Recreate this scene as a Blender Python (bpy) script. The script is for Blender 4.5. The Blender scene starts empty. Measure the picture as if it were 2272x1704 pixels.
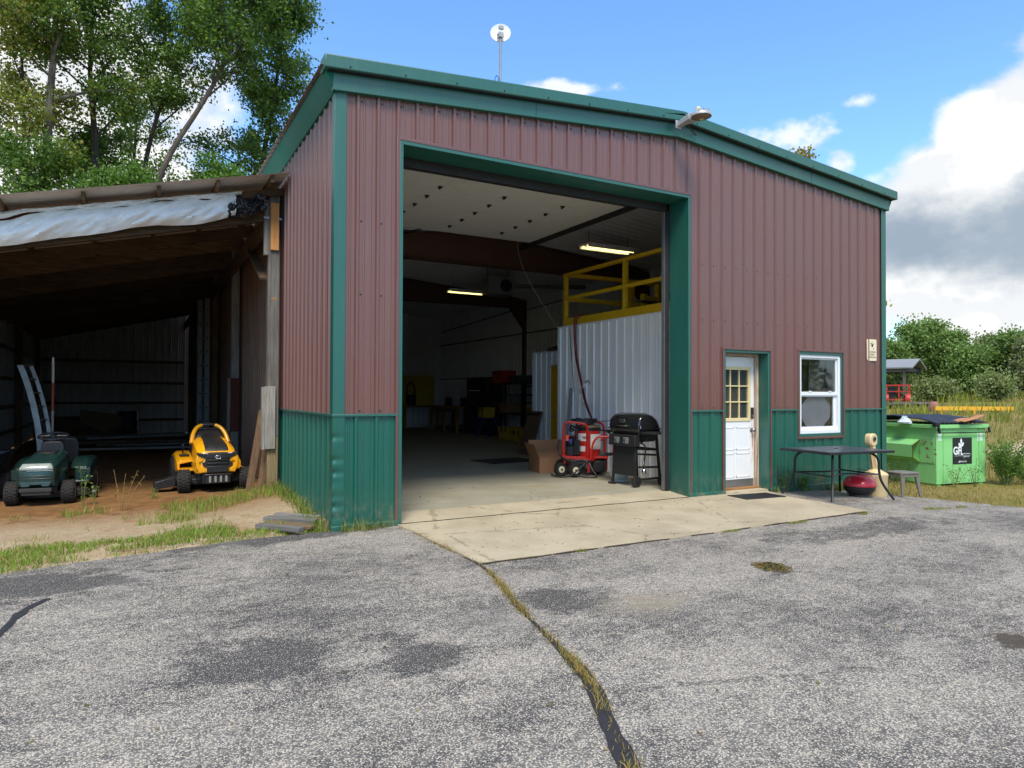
import bpy, bmesh, math, random
import numpy as np
from mathutils import Vector, Matrix
random.seed(7); RNG = np.random.default_rng(11)
R = math.radians
scene = bpy.context.scene
COL = scene.collection

# ------------------------------------------------------------------ camera
cam_d = bpy.data.cameras.new('camera'); cam = bpy.data.objects.new('camera', cam_d); COL.objects.link(cam)
cam_d.sensor_width = 36; cam_d.lens = 24.10; cam_d.clip_start = 0.05; cam_d.clip_end = 3000
yaw, pitch, roll = R(28.997), R(0.797), R(0.2246)
F = Vector((math.sin(yaw)*math.cos(pitch), math.cos(yaw)*math.cos(pitch), math.sin(pitch)))
Rt = Vector((math.cos(yaw), -math.sin(yaw), 0)); Up = Rt.cross(F)
R2 = Rt*math.cos(roll)+Up*math.sin(roll); U2 = -Rt*math.sin(roll)+Up*math.cos(roll)
m3 = Matrix((R2, U2, -F)).transposed()
cam.matrix_world = Matrix.Translation((-1.896, -7.330, 1.473)) @ m3.to_4x4()
scene.camera = cam
scene.cycles.max_bounces = 7; scene.cycles.diffuse_bounces = 4; scene.cycles.glossy_bounces = 3; scene.cycles.transmission_bounces = 5
scene.render.resolution_x = 1024; scene.render.resolution_y = 768
scene.view_settings.view_transform = 'Standard'; scene.view_settings.look = 'None'
scene.view_settings.exposure = 1.5; scene.view_settings.gamma = 1.0
scene.view_settings.use_curve_mapping = False

# ------------------------------------------------------------------ sky and sun
SUN_AZ, SUN_EL = 207.0, 56.0        # azimuth clockwise from +Y (into the building): sun is behind the camera, left
world = bpy.data.worlds.new('World'); scene.world = world; world.use_nodes = True
wn = world.node_tree; wn.nodes.clear(); WN = wn.nodes; WL = wn.links
def wmath(op, a, b=None, c=None, clamp=False):
    n = WN.new('ShaderNodeMath'); n.operation = op; n.use_clamp = clamp
    for i, v in enumerate((a, b, c)):
        if v is None: continue
        if isinstance(v, (int, float)): n.inputs[i].default_value = v
        else: WL.new(v, n.inputs[i])
    return n.outputs[0]
def wsmooth(x, a, b):
    n = WN.new('ShaderNodeMapRange'); n.interpolation_type = 'SMOOTHSTEP'
    WL.new(x, n.inputs['Value']); n.inputs['From Min'].default_value = a; n.inputs['From Max'].default_value = b
    return n.outputs['Result']
def wmix(f, a, b):
    n = WN.new('ShaderNodeMix'); n.data_type = 'RGBA'; WL.new(f, n.inputs[0])
    for s, v in ((n.inputs[6], a), (n.inputs[7], b)):
        if isinstance(v, tuple): s.default_value = v+(1,)
        else: WL.new(v, s)
    return n.outputs[2]
sky = WN.new('ShaderNodeTexSky'); sky.sky_type = 'NISHITA'; sky.sun_disc = False
sky.sun_elevation = R(SUN_EL); sky.sun_rotation = R(SUN_AZ); sky.air_density = 1.0; sky.dust_density = 0.3; sky.ozone_density = 2.0
geo = WN.new('ShaderNodeTexCoord'); sep = WN.new('ShaderNodeSeparateXYZ'); WL.new(geo.outputs['Generated'], sep.inputs[0])
dx, dy, dz = sep.outputs
RAD = 180/math.pi
az = wmath('MULTIPLY', wmath('ARCTAN2', dx, dy), RAD); el = wmath('MULTIPLY', wmath('ARCSINE', dz), RAD)
cmb = WN.new('ShaderNodeCombineXYZ'); WL.new(dx, cmb.inputs[0]); WL.new(dy, cmb.inputs[1]); WL.new(wmath('MULTIPLY', dz, 1.5), cmb.inputs[2])
def wnoise(scale, detail, rough, off=(0, 0, 0)):
    mp = WN.new('ShaderNodeMapping'); WL.new(cmb.outputs[0], mp.inputs[0]); mp.inputs['Location'].default_value = off
    n = WN.new('ShaderNodeTexNoise'); WL.new(mp.outputs[0], n.inputs['Vector'])
    n.inputs['Scale'].default_value = scale; n.inputs['Detail'].default_value = detail; n.inputs['Roughness'].default_value = rough
    return n.outputs['Fac']
def blob(a0, e0, ra, re):
    u = wmath('DIVIDE', wmath('SUBTRACT', az, a0), ra); v = wmath('DIVIDE', wmath('SUBTRACT', el, e0), re)
    return wmath('SUBTRACT', 1.0, wmath('SQRT', wmath('ADD', wmath('MULTIPLY', u, u), wmath('MULTIPLY', v, v))))
def wmax(lst):
    r = lst[0]
    for x in lst[1:]: r = wmath('MAXIMUM', r, x)
    return r
n1 = wnoise(5.5, 9, 0.56); n2 = wnoise(2.0, 4, 0.5, (3.1, 1.7, .4)); n3 = wnoise(5.5, 9, 0.56, (.025, -.02, .05)); n4 = wnoise(16, 8, .6, (2, 5, 1)); n5 = wnoise(5.0, 10, .60, (7, 2, 3))
# big cumulus bank on the right (continues past the frame), bank behind the left trees, scattered wisps
bank = wmax([blob(72, 7, 17.5, 13.5), blob(61, 10, 6.5, 8.5), blob(79, 22, 16, 11), blob(66.5, 15.8, 7, 7), blob(-14, 12, 24, 20), blob(120, 14, 22, 14), blob(-75, 16, 26, 14), blob(170, 22, 24, 12), blob(-130, 20, 26, 12), blob(-30, 45, 20, 14), blob(100, 52, 22, 14), blob(-110, 55, 30, 16), blob(150, 60, 30, 12)])
dens_big = wsmooth(wmath('ADD', wmath('MULTIPLY', bank, 1.15), wmath('MULTIPLY', wmath('SUBTRACT', n1, .5), 1.5)), .02, .30)
wisp = wmax([blob(50.5, 19.4, 5.5, 1.9), blob(54.6, 16.7, 1.6, 1.5), blob(33.5, 24.0, 4.2, .9), blob(56.0, 21.0, 1.6, .8), blob(60, 40, 8, 3), blob(10, 52, 9, 3), blob(-60, 36, 9, 3), blob(200, 44, 10, 3)])
dens_w = wmath('MULTIPLY', wsmooth(wmath('ADD', wmath('MULTIPLY', wisp, .9), wmath('MULTIPLY', wmath('SUBTRACT', n4, .5), 2.2)), .12, .75), .8)
horizon_haze = wmath('MULTIPLY', wsmooth(el, 9, -1), .75)
dens = wmath('MAXIMUM', dens_big, dens_w)
# cloud shading: sunlit crests, grey flat bases
under = wmax([blob(67, 10.6, 17, 3.6), blob(60, 11.0, 6.5, 2.4), blob(72, 13.4, 8, 2.6), blob(120, 9, 20, 4), blob(-75, 10, 22, 4), blob(170, 15, 22, 4), blob(-130, 14, 22, 4)])
sh = wsmooth(wmath('ADD', wmath('MULTIPLY', under, 1.0), wmath('MULTIPLY', wmath('SUBTRACT', n5, .5), 2.6)), -.25, .75)
relief = wsmooth(wmath('SUBTRACT', n3, n1), -.02, .07)
ccol = wmix(wmath('MULTIPLY', relief, .55), (4.0, 4.0, 3.95), (2.7, 2.85, 3.05))
ccol = wmix(wmath('MULTIPLY', sh, .78), ccol, (.72, 1.10, 1.55))
# sky slightly deepened towards the blue the photograph shows
tint = WN.new('ShaderNodeMix'); tint.data_type = 'RGBA'; tint.blend_type = 'MULTIPLY'; tint.inputs[0].default_value = 1
WL.new(sky.outputs[0], tint.inputs[6]); tint.inputs[7].default_value = (.70, .93, 1.12, 1)
skyc = wmix(horizon_haze, tint.outputs[2], (3.1, 3.3, 3.5))
final = wmix(dens, skyc, ccol)
bg = WN.new('ShaderNodeBackground'); WL.new(final, bg.inputs['Color']); bg.inputs['Strength'].default_value = 0.10
wo = WN.new('ShaderNodeOutputWorld'); WL.new(bg.outputs[0], wo.inputs['Surface'])

sun_d = bpy.data.lights.new('sun', 'SUN'); sun = bpy.data.objects.new('sun', sun_d); COL.objects.link(sun)
sun_d.energy = 1.5; sun_d.angle = R(20); sun_d.color = (1.0, .92, .78)
sd = Vector((math.sin(R(SUN_AZ))*math.cos(R(SUN_EL)), math.cos(R(SUN_AZ))*math.cos(R(SUN_EL)), math.sin(R(SUN_EL))))
sun.rotation_euler = sd.to_track_quat('Z', 'Y').to_euler()

# ------------------------------------------------------------------ materials
def S(r, g, b):
    f = lambda c: (c/255/12.92) if c/255 <= .04045 else ((c/255+.055)/1.055)**2.4
    return (f(r), f(g), f(b))
class NT:
    def __init__(s, name):
        s.m = bpy.data.materials.new(name); s.m.use_nodes = True; s.t = s.m.node_tree
        s.b = s.t.nodes['Principled BSDF']; s.tc = s.t.nodes.new('ShaderNodeTexCoord')
        s.co = s.tc.outputs['Object']
    def n(s, typ, **k):
        x = s.t.nodes.new(typ)
        for a, v in k.items(): setattr(x, a, v)
        return x
    def link(s, a, b): s.t.links.new(a, b)
    def setin(s, sock, v):
        if isinstance(v, (int, float)): sock.default_value = v
        elif isinstance(v, tuple): sock.default_value = (v+(1,)) if len(sock.default_value) == 4 and len(v) == 3 else v
        else: s.link(v, sock)
    def noise(s, scale, detail=5, rough=.55, stretch=(1, 1, 1), off=(0, 0, 0), co=None):
        mp = s.n('ShaderNodeMapping'); s.link(co or s.co, mp.inputs[0]); mp.inputs['Scale'].default_value = stretch; mp.inputs['Location'].default_value = off
        x = s.n('ShaderNodeTexNoise'); s.link(mp.outputs[0], x.inputs['Vector'])
        x.inputs['Scale'].default_value = scale; x.inputs['Detail'].default_value = detail; x.inputs['Roughness'].default_value = rough
        return x.outputs['Fac']
    def vor(s, scale, feat='F1', out='Distance', rnd=1.0):
        x = s.n('ShaderNodeTexVoronoi', feature=feat); s.link(s.co, x.inputs['Vector']); x.inputs['Scale'].default_value = scale
        if 'Randomness' in x.inputs: x.inputs['Randomness'].default_value = rnd
        return x.outputs[out]
    def math(s, op, a, b=0.0, clamp=False):
        x = s.n('ShaderNodeMath', operation=op, use_clamp=clamp); s.setin(x.inputs[0], a); s.setin(x.inputs[1], b); return x.outputs[0]
    def ramp(s, x, a, b, lo=0., hi=1., smooth=True):
        r = s.n('ShaderNodeMapRange', interpolation_type='SMOOTHSTEP' if smooth else 'LINEAR'); s.link(x, r.inputs['Value'])
        r.inputs['From Min'].default_value = a; r.inputs['From Max'].default_value = b; r.inputs['To Min'].default_value = lo; r.inputs['To Max'].default_value = hi
        return r.outputs['Result']
    def mix(s, f, a, b, blend='MIX'):
        x = s.n('ShaderNodeMix', data_type='RGBA', blend_type=blend); s.setin(x.inputs[0], f); s.setin(x.inputs[6], a); s.setin(x.inputs[7], b); return x.outputs[2]
    def sepxyz(s):
        x = s.n('ShaderNodeSeparateXYZ'); s.link(s.co, x.inputs[0]); return x.outputs
    def bump(s, h, strength=.3, dist=.01):
        x = s.n('ShaderNodeBump'); s.link(h, x.inputs['Height']); x.inputs['Strength'].default_value = strength; x.inputs['Distance'].default_value = dist
        s.link(x.outputs[0], s.b.inputs['Normal'])
    def col(s, c): s.setin(s.b.inputs['Base Color'], c)
    def rough(s, v): s.setin(s.b.inputs['Roughness'], v)
MC = {}
def scl(c, k): return tuple(min(1, x*k) for x in c)
def paint(name, c, rough=.45, metal=0., var=.12, vs=4., bump=0., bs=40., dirt=0., dirtc=S(120, 105, 85), stretch=(1, 1, 1), spec=.5, coat=0.):
    if name in MC: return MC[name]
    t = NT(name); f = t.noise(vs, 6, .6, stretch)
    c1 = t.mix(f, scl(c, 1-var), scl(c, 1+var))
    if dirt:
        d = t.ramp(t.noise(vs*2.3, 8, .65, stretch, (3, 1, 2)), .48, .75, 0, dirt); c1 = t.mix(d, c1, dirtc)
    t.col(c1); t.b.inputs['Metallic'].default_value = metal
    t.rough(t.ramp(t.noise(vs*1.7, 5, .6, stretch, (1, 4, 2)), .3, .7, max(.02, rough-.08), min(1, rough+.1)))
    t.b.inputs['Specular IOR Level'].default_value = spec
    if coat: t.b.inputs['Coat Weight'].default_value = coat
    if bump: t.bump(t.noise(bs, 6, .6, stretch), bump, .01)
    MC[name] = t.m; return t.m
def wood(name, c, c2, axis='z', dirt=.0, rough=.85, k=1.):
    if name in MC: return MC[name]
    t = NT(name); st = {'x': (.6, 9, 9), 'y': (9, .6, 9), 'z': (9, 9, .6)}[axis]
    g = t.noise(4*k, 8, .65, st); g2 = t.noise(1.3, 4, .5, (1, 1, 1), (5, 5, 5))
    cc = t.mix(t.ramp(g, .32, .68), c, c2); cc = t.mix(t.ramp(g2, .35, .75, 0, .45), cc, scl(c2, .55))
    fine = t.noise(14*k, 4, .7, st, (2, 2, 2)); cc = t.mix(t.ramp(fine, .58, .72, 0, .5), cc, scl(c, .35))
    oi = t.n('ShaderNodeObjectInfo'); hv = t.n('ShaderNodeHueSaturation'); t.link(cc, hv.inputs['Color']); t.link(t.ramp(oi.outputs['Random'], 0, 1, .62, 1.32, False), hv.inputs['Value']); cc = hv.outputs[0]   # each board has aged differently
    t.col(cc); t.rough(rough); t.bump(fine, .5, .006); t.b.inputs['Specular IOR Level'].default_value = .25
    MC[name] = t.m; return t.m
def glass_dark(name, c=(.02, .025, .03), rough=.04):
    if name in MC: return MC[name]
    t = NT(name); t.col(c); t.rough(rough); t.b.inputs['Specular IOR Level'].default_value = .8
    MC[name] = t.m; return t.m
def emis(name, c, k):
    if name in MC: return MC[name]
    t = NT(name); t.col(c); t.b.inputs['Emission Color'].default_value = c+(1,); t.b.inputs['Emission Strength'].default_value = k
    MC[name] = t.m; return t.m
def leafmat(name, trans=.35, rough=.5):
    if name in MC: return MC[name]
    t = NT(name); a = t.n('ShaderNodeAttribute', attribute_name='Col'); t.col(a.outputs['Color']); t.rough(rough)
    t.b.inputs['Specular IOR Level'].default_value = .3
    tr = t.n('ShaderNodeBsdfTranslucent'); hs = t.mix(1., a.outputs['Color'], (1.3, 1.35, .6), 'MULTIPLY'); t.link(hs, tr.inputs['Color'])
    mx = t.n('ShaderNodeMixShader'); mx.inputs[0].default_value = trans
    t.link(t.b.outputs[0], mx.inputs[1]); t.link(tr.outputs[0], mx.inputs[2]); t.link(mx.outputs[0], t.t.nodes['Material Output'].inputs['Surface'])
    MC[name] = t.m; return t.m

# ------------------------------------------------------------------ mesh building
class MB:
    def __init__(s): s.v = []; s.f = []
    def add(s, vs, fs):
        o = len(s.v); s.v += [tuple(p) for p in vs]; s.f += [tuple(i+o for i in q) for q in fs]; return s
    def box(s, x0, x1, y0, y1, z0, z1):
        return s.add([(x0,y0,z0),(x1,y0,z0),(x1,y1,z0),(x0,y1,z0),(x0,y0,z1),(x1,y0,z1),(x1,y1,z1),(x0,y1,z1)],
                     [(3,2,1,0),(4,5,6,7),(0,1,5,4),(1,2,6,5),(2,3,7,6),(3,0,4,7)])
    def bar(s, p0, p1, w, h, up=(0,0,1)):
        p0, p1 = Vector(p0), Vector(p1); d = (p1-p0).normalized(); u = Vector(up)
        if abs(d.dot(u)) > .98: u = Vector((0,1,0))
        a = d.cross(u).normalized()*w/2; b = a.cross(d).normalized()*h/2
        vs = [p+sa*a+sb*b for p in (p0, p1) for sa, sb in ((-1,-1),(1,-1),(1,1),(-1,1))]
        return s.add(vs, [(0,1,2,3),(7,6,5,4),(1,0,4,5),(2,1,5,6),(3,2,6,7),(0,3,7,4)])
    def tube(s, pts, r, n=8, caps=True, closed=False):
        pts = [Vector(p) for p in pts]; k = len(pts); rs = r if isinstance(r, (list, tuple)) else [r]*k
        base = len(s.v); prev = None
        for i, p in enumerate(pts):
            if closed: d = pts[(i+1) % k]-pts[i-1]
            else: d = pts[min(i+1, k-1)]-pts[max(i-1, 0)]
            d.normalize()
            if prev is None:
                a = d.cross(Vector((0,0,1)))
                if a.length < .05: a = d.cross(Vector((0,1,0)))
            else: a = prev-d*prev.dot(d)
            a.normalize(); prev = a; b = d.cross(a)
            for j in range(n):
                t = 2*math.pi*j/n; s.v.append(tuple(p+(a*math.cos(t)+b*math.sin(t))*rs[i]))
        for i in range(k if closed else k-1):
            i2 = (i+1) % k
            for j in range(n):
                s.f.append((base+i*n+j, base+i*n+(j+1) % n, base+i2*n+(j+1) % n, base+i2*n+j))
        if caps and not closed:
            s.f.append(tuple(base+j for j in reversed(range(n)))); s.f.append(tuple(base+(k-1)*n+j for j in range(n)))
        return s
    def lathe(s, prof, n=24, c=(0,0,0), axis='z', caps=True):
        base = len(s.v); k = len(prof)
        for r, h in prof:
            for j in range(n):
                t = 2*math.pi*j/n; x, y = r*math.cos(t), r*math.sin(t)
                p = {'z': (x, y, h), 'x': (h, x, y), 'y': (y, h, x)}[axis]
                s.v.append((p[0]+c[0], p[1]+c[1], p[2]+c[2]))
        for i in range(k-1):
            for j in range(n): s.f.append((base+i*n+j, base+i*n+(j+1) % n, base+(i+1)*n+(j+1) % n, base+(i+1)*n+j))
        if caps:
            if prof[0][0] > 1e-5: s.f.append(tuple(base+j for j in reversed(range(n))))
            if prof[-1][0] > 1e-5: s.f.append(tuple(base+(k-1)*n+j for j in range(n)))
        return s
    def prism(s, poly, plane, d0, d1):
        m = {'xz': lambda a, b, d: (a, d, b), 'xy': lambda a, b, d: (a, b, d), 'yz': lambda a, b, d: (d, a, b)}[plane]
        k = len(poly); vs = [m(a, b, d0) for a, b in poly]+[m(a, b, d1) for a, b in poly]
        fs = [tuple(range(k)), tuple(reversed(range(k, 2*k)))]+[(i, i+k, (i+1) % k+k, (i+1) % k) for i in range(k)]
        return s.add(vs, fs)
    def loft(s, rings, caps=True):
        k = len(rings[0]); vs = [p for r in rings for p in r]; fs = []
        for i in range(len(rings)-1):
            for j in range(k): fs.append((i*k+j, i*k+(j+1) % k, (i+1)*k+(j+1) % k, (i+1)*k+j))
        if caps: fs += [tuple(reversed(range(k))), tuple((len(rings)-1)*k+j for j in range(k))]
        return s.add(vs, fs)
    def obj(s, name, mat, parent=None, bevel=0., smooth=40, fix=True):
        me = bpy.data.meshes.new(name); me.from_pydata(s.v, [], s.f)
        if fix:
            bm = bmesh.new(); bm.from_mesh(me); bmesh.ops.recalc_face_normals(bm, faces=bm.faces); bm.to_mesh(me); bm.free()
        return link(name, me, mat, parent, bevel, smooth)
def link(name, me, mat, parent=None, bevel=0., smooth=40):
    if mat and not me.materials: me.materials.append(mat)
    if smooth:
        me.polygons.foreach_set('use_smooth', [True]*len(me.polygons)); me.set_sharp_from_angle(angle=R(smooth))
    o = bpy.data.objects.new(name, me); COL.objects.link(o)
    if parent: o.parent = parent
    if bevel:
        b = o.modifiers.new('bevel', 'BEVEL'); b.width = bevel; b.segments = 2; b.limit_method = 'ANGLE'; b.angle_limit = R(35)
    return o
def tag(o, label, cat, group=None, kind=None):
    if label: o['label'] = label
    if cat: o['category'] = cat
    if group: o['group'] = group
    if kind: o['kind'] = kind
    return o
def thing(name, label, cat, loc=(0,0,0), rz=0., group=None, rot=None):
    o = bpy.data.objects.new(name, None); COL.objects.link(o); o.empty_display_size = .1
    o.location = loc; o.rotation_euler = rot if rot else (0, 0, R(rz)); return tag(o, label, cat, group)
def struct(o): o['kind'] = 'structure'; return o
def stuff(o, label=None, cat=None): return tag(o, label, cat, kind='stuff')
def np_mesh(name, V, Fc, mat, cols=None, parent=None):
    V = np.asarray(V, np.float32); Fc = np.asarray(Fc, np.int32); me = bpy.data.meshes.new(name)
    me.vertices.add(len(V)); me.vertices.foreach_set('co', V.ravel()); k = Fc.shape[1]
    me.loops.add(Fc.size); me.loops.foreach_set('vertex_index', Fc.ravel())
    me.polygons.add(len(Fc)); me.polygons.foreach_set('loop_start', np.arange(0, Fc.size, k, dtype=np.int32))
    me.update(calc_edges=True); me.validate()
    if cols is not None:
        ca = me.color_attributes.new('Col', 'FLOAT_COLOR', 'POINT')
        ca.data.foreach_set('color', np.hstack([cols, np.ones((len(cols), 1))]).astype(np.float32).ravel())
    me.materials.append(mat); o = bpy.data.objects.new(name, me); COL.objects.link(o)
    if parent: o.parent = parent
    return o
def text(name, body, size, mat, parent, loc, rot=(R(90), 0, 0), depth=.001, align='CENTER', sx=1., bold=0.):
    cu = bpy.data.curves.new(name, 'FONT'); cu.body = body; cu.size = size; cu.extrude = depth; cu.align_x = align; cu.align_y = 'CENTER'; cu.offset = bold
    cu.resolution_u = 3
    tmp = bpy.data.objects.new('tmp', cu); COL.objects.link(tmp); bpy.context.view_layer.update()
    me = bpy.data.meshes.new_from_object(tmp.evaluated_get(bpy.context.evaluated_depsgraph_get()))
    bpy.data.objects.remove(tmp); me.materials.clear(); o = link(name, me, mat, parent, 0, 0)
    o.location = loc; o.rotation_euler = rot; o.scale = (sx, 1, 1); return o
def arc(cx, cy, r, a0, a1, n):
    return [(cx+r*math.cos(R(a0+(a1-a0)*i/(n-1))), cy+r*math.sin(R(a0+(a1-a0)*i/(n-1)))) for i in range(n)]
def rrect(w, h, r, n=4):
    p = []
    for cx, cy, a in ((w/2-r, h/2-r, 0), (-w/2+r, h/2-r, 90), (-w/2+r, -h/2+r, 180), (w/2-r, -h/2+r, 270)): p += arc(cx, cy, r, a, a+90, n)
    return p
def smoothpts(pts, it=2):
    pts = [Vector(p) for p in pts]
    for _ in range(it):
        q = [pts[0]]
        for a, b in zip(pts[:-1], pts[1:]): q += [a*.75+b*.25, a*.25+b*.75]
        q.append(pts[-1]); pts = q
    return pts
# ground height: flat yard, falling gently past the entry door, rising again far off
def gz(x, y):
    x = np.asarray(x, float); y = np.asarray(y, float)
    z = -.045*np.clip(x-6.2, 0, 5.2)
    d = np.hypot(np.maximum(x-14, 0), np.maximum(y-30, 0)); z = z+.042*np.clip(d-4, 0, 55)
    return z
def G(x, y): return float(gz(x, y))
# ================================================================== SETTING
def asphalt_mat():
    t = NT('asphalt'); x, y, z = t.sepxyz()
    cell = t.vor(112, 'F1', 'Color'); dist = t.vor(112, 'F1', 'Distance')
    sp = t.n('ShaderNodeSeparateColor'); t.link(cell, sp.inputs[0])
    wear = t.noise(.55, 6, .55, (1, 1.5, 1)); wear2 = t.noise(2.6, 12, .74, (1, 1.6, 1), (4, 7, 0)); fine = t.noise(240, 3, .6)
    wear3 = t.noise(11, 10, .8, (1, 1.3, 1), (1, 2, 8)); w = t.math('ADD', t.math('MULTIPLY', wear, .5), t.math('ADD', t.math('MULTIPLY', wear2, .45), t.math('MULTIPLY', t.math('SUBTRACT', wear3, .38), .55)))
    # tar-dark sealed strip along the verge on the left, and tar spots
    def spot(px, py, rx, ry, a=.55, b=1.15):
        u = t.math('DIVIDE', t.math('SUBTRACT', x, px), rx); v = t.math('DIVIDE', t.math('SUBTRACT', y, py), ry)
        d = t.math('SQRT', t.math('ADD', t.math('MULTIPLY', u, u), t.math('MULTIPLY', v, v)))
        d = t.math('ADD', d, t.math('MULTIPLY', t.math('SUBTRACT', wear2, .5), 3.2)); return t.ramp(d, a, b, 1, 0)
    dark = t.math('MAXIMUM', spot(-2.9, -1.05, 1.25, .42), t.math('MULTIPLY', spot(-.48, -3.75, .26, .40, .3, 1.3), .8))
    dark = t.math('MAXIMUM', dark, t.math('MULTIPLY', spot(-1.25, -3.32, .42, .26, .2, 1.4), .75)); dark = t.math('MAXIMUM', dark, t.math('MULTIPLY', spot(.85, -3.2, .38, .30, .3, 1.3), .6)); dark = t.math('MAXIMUM', dark, spot(-.55, -.12, 1.2, .22))
    dark = t.math('MAXIMUM', dark, t.math('MULTIPLY', spot(5.2, -2.6, 1.6, .35), .5))
    w = t.math('SUBTRACT', w, t.math('MULTIPLY', dark, .20))
    thr = t.ramp(w, .34, .66, .30, .60)
    stone = t.math('LESS_THAN', dist, thr)
    sv = t.ramp(sp.outputs[0], .0, 1., .17, .52, False)
    scol = t.mix(t.ramp(sp.outputs[1], .55, .9, 0, .6), (.345, .31, .258), (.43, .36, .265)); sc = t.n('ShaderNodeMix', data_type='RGBA', blend_type='MULTIPLY'); sc.inputs[0].default_value = 1
    t.link(scol, sc.inputs[6]); cb = t.n('ShaderNodeCombineColor')
    for i in range(3): t.link(t.math('MULTIPLY', sv, 3.1), cb.inputs[i])
    t.link(cb.outputs[0], sc.inputs[7])
    binder = t.mix(t.ramp(w, .4, .7), (.066, .063, .060), (.185, .175, .158))
    c = t.mix(stone, binder, sc.outputs[2])
    dust = t.ramp(t.noise(.9, 6, .6, (1, 1, 1), (9, 3, 1)), .55, .75, 0, .35); c = t.mix(dust, c, (.27, .25, .22))
    sand = t.math('MULTIPLY', spot(1.35, -3.55, .42, .3, .2, 1.2), .55); c = t.mix(sand, c, (.33, .28, .20))
    mud = t.math('MAXIMUM', spot(2.89, -3.27, .17, .20, .6, 1.0), spot(2.75, -5.18, .20, .17, .6, 1.0)); c = t.mix(t.math('MULTIPLY', mud, .9), c, (.06, .047, .033))
    ck = t.vor(.55, 'DISTANCE_TO_EDGE', 'Distance'); ck = t.math('ADD', ck, t.math('MULTIPLY', t.math('SUBTRACT', t.noise(5, 6, .65, (1, 1, 1), (2, 9, 4)), .5), .16)); gate = t.ramp(t.noise(.5, 3, .5, (1, 1, 1), (6, 6, 2)), .5, .62); c = t.mix(t.math('MULTIPLY', gate, t.ramp(t.math('ABSOLUTE', ck), .001, .006, .7, 0)), c, (.05, .047, .043))
    t.col(c); t.rough(.9); t.b.inputs['Specular IOR Level'].default_value = .25
    h = t.math('ADD', t.math('MULTIPLY', t.ramp(dist, .25, .6, 1, 0), .6), t.math('MULTIPLY', fine, .4)); t.bump(h, .45, .006)
    return t.m
def concrete_mat(name, a, b, speck=True, streak=False):
    t = NT(name); x, y, z = t.sepxyz()
    n = t.noise(1.4, 7, .6); n2 = t.noise(160, 3, .7); n3 = t.noise(7, 8, .65, (1, 1, 1), (3, 3, 3))
    c = t.mix(t.ramp(n, .3, .7), a, b)
    c = t.mix(t.ramp(n3, .55, .8, 0, .4), c, scl(a, .62))
    if speck:
        c = t.mix(t.ramp(n2, .56, .70, 0, .75), c, scl(a, .42)); c = t.mix(t.ramp(n2, .44, .30, 0, .5), c, scl(b, 1.35))
        sp = t.noise(38, 5, .7, (1, 2.2, 1), (1, 8, 2)); c = t.mix(t.ramp(sp, .70, .76, 0, .4), c, scl(a, .35))
        ck = t.vor(.62, 'DISTANCE_TO_EDGE', 'Distance'); wob = t.noise(6, 4, .6); ck = t.math('ADD', ck, t.math('MULTIPLY', t.math('SUBTRACT', wob, .5), .10))
        c = t.mix(t.ramp(ck, .002, .006, .4, 0), c, (.10, .09, .05))
    if streak:
        s1 = t.noise(3, 6, .6, (.35, 2.4, 1), (2, 0, 0)); c = t.mix(t.ramp(s1, .5, .72, 0, .75), c, S(150, 135, 95)); 
        s2 = t.noise(26, 5, .7, (.4, 2.0, 1)); c = t.mix(t.ramp(s2, .66, .72, 0, .55), c, S(70, 62, 40))
    t.col(c); t.rough(.55 if streak else .9); t.b.inputs['Specular IOR Level'].default_value = .3; t.bump(n2, .25, .004); return t.m
def ground_mat():
    t = NT('field_ground'); n = t.noise(.35, 8, .6); n2 = t.noise(9, 7, .65); n3 = t.noise(60, 4, .7)
    c = t.mix(t.ramp(n, .35, .65), S(128, 120, 62), S(142, 122, 78)); c = t.mix(t.ramp(n2, .45, .7, 0, .7), c, S(82, 100, 38)); c = t.mix(t.ramp(n3, .55, .75, 0, .5), c, S(160, 140, 95))
    x, y, z = t.sepxyz()
    u = t.math('DIVIDE', t.math('SUBTRACT', x, 24.), 6.); v = t.math('DIVIDE', t.math('SUBTRACT', y, 2.2), 2.2)
    d = t.math('ADD', t.math('SQRT', t.math('ADD', t.math('MULTIPLY', u, u), t.math('MULTIPLY', v, v))), t.math('SUBTRACT', n2, .5))
    c = t.mix(t.ramp(d, .6, 1.0, .85, 0), c, S(200, 180, 150))
    t.col(c); t.rough(.95); t.b.inputs['Specular IOR Level'].default_value = .1; t.bump(n2, .6, .05); return t.m
def dirt_mat():
    t = NT('sandy_dirt'); x, y, z = t.sepxyz(); n = t.noise(.8, 7, .6); n2 = t.noise(5, 8, .65, (1, 1, 1), (2, 1, 0)); n3 = t.noise(90, 4, .7); pb = t.vor(70, 'F1', 'Color')
    sp = t.n('ShaderNodeSeparateColor'); t.link(pb, sp.inputs[0])
    inside = t.ramp(t.math('ADD', y, t.math('MULTIPLY', t.math('SUBTRACT', n2, .5), 1.6)), 1.2, 2.6)
    gravel = t.mix(t.ramp(n2, .4, .65), S(158, 136, 104), S(176, 156, 124)); peb = t.mix(sp.outputs[0], S(110, 96, 78), S(212, 198, 172)); gravel = t.mix(t.ramp(n3, .45, .62, 0, .75), gravel, peb)
    soil = t.mix(t.ramp(n2, .35, .7), S(140, 104, 66), S(112, 80, 50)); soil = t.mix(t.ramp(n3, .55, .75, 0, .4), soil, S(165, 130, 90))
    c = t.mix(inside, gravel, soil); red = t.ramp(t.noise(1.6, 6, .6, (1, 1, 1), (8, 8, 0)), .56, .72, 0, .7); c = t.mix(red, c, S(140, 92, 58))
    t.col(c); t.rough(.95); t.b.inputs['Specular IOR Level'].default_value = .15; t.bump(t.math('ADD', n2, t.math('MULTIPLY', n3, .4)), .7, .03); return t.m

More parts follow.
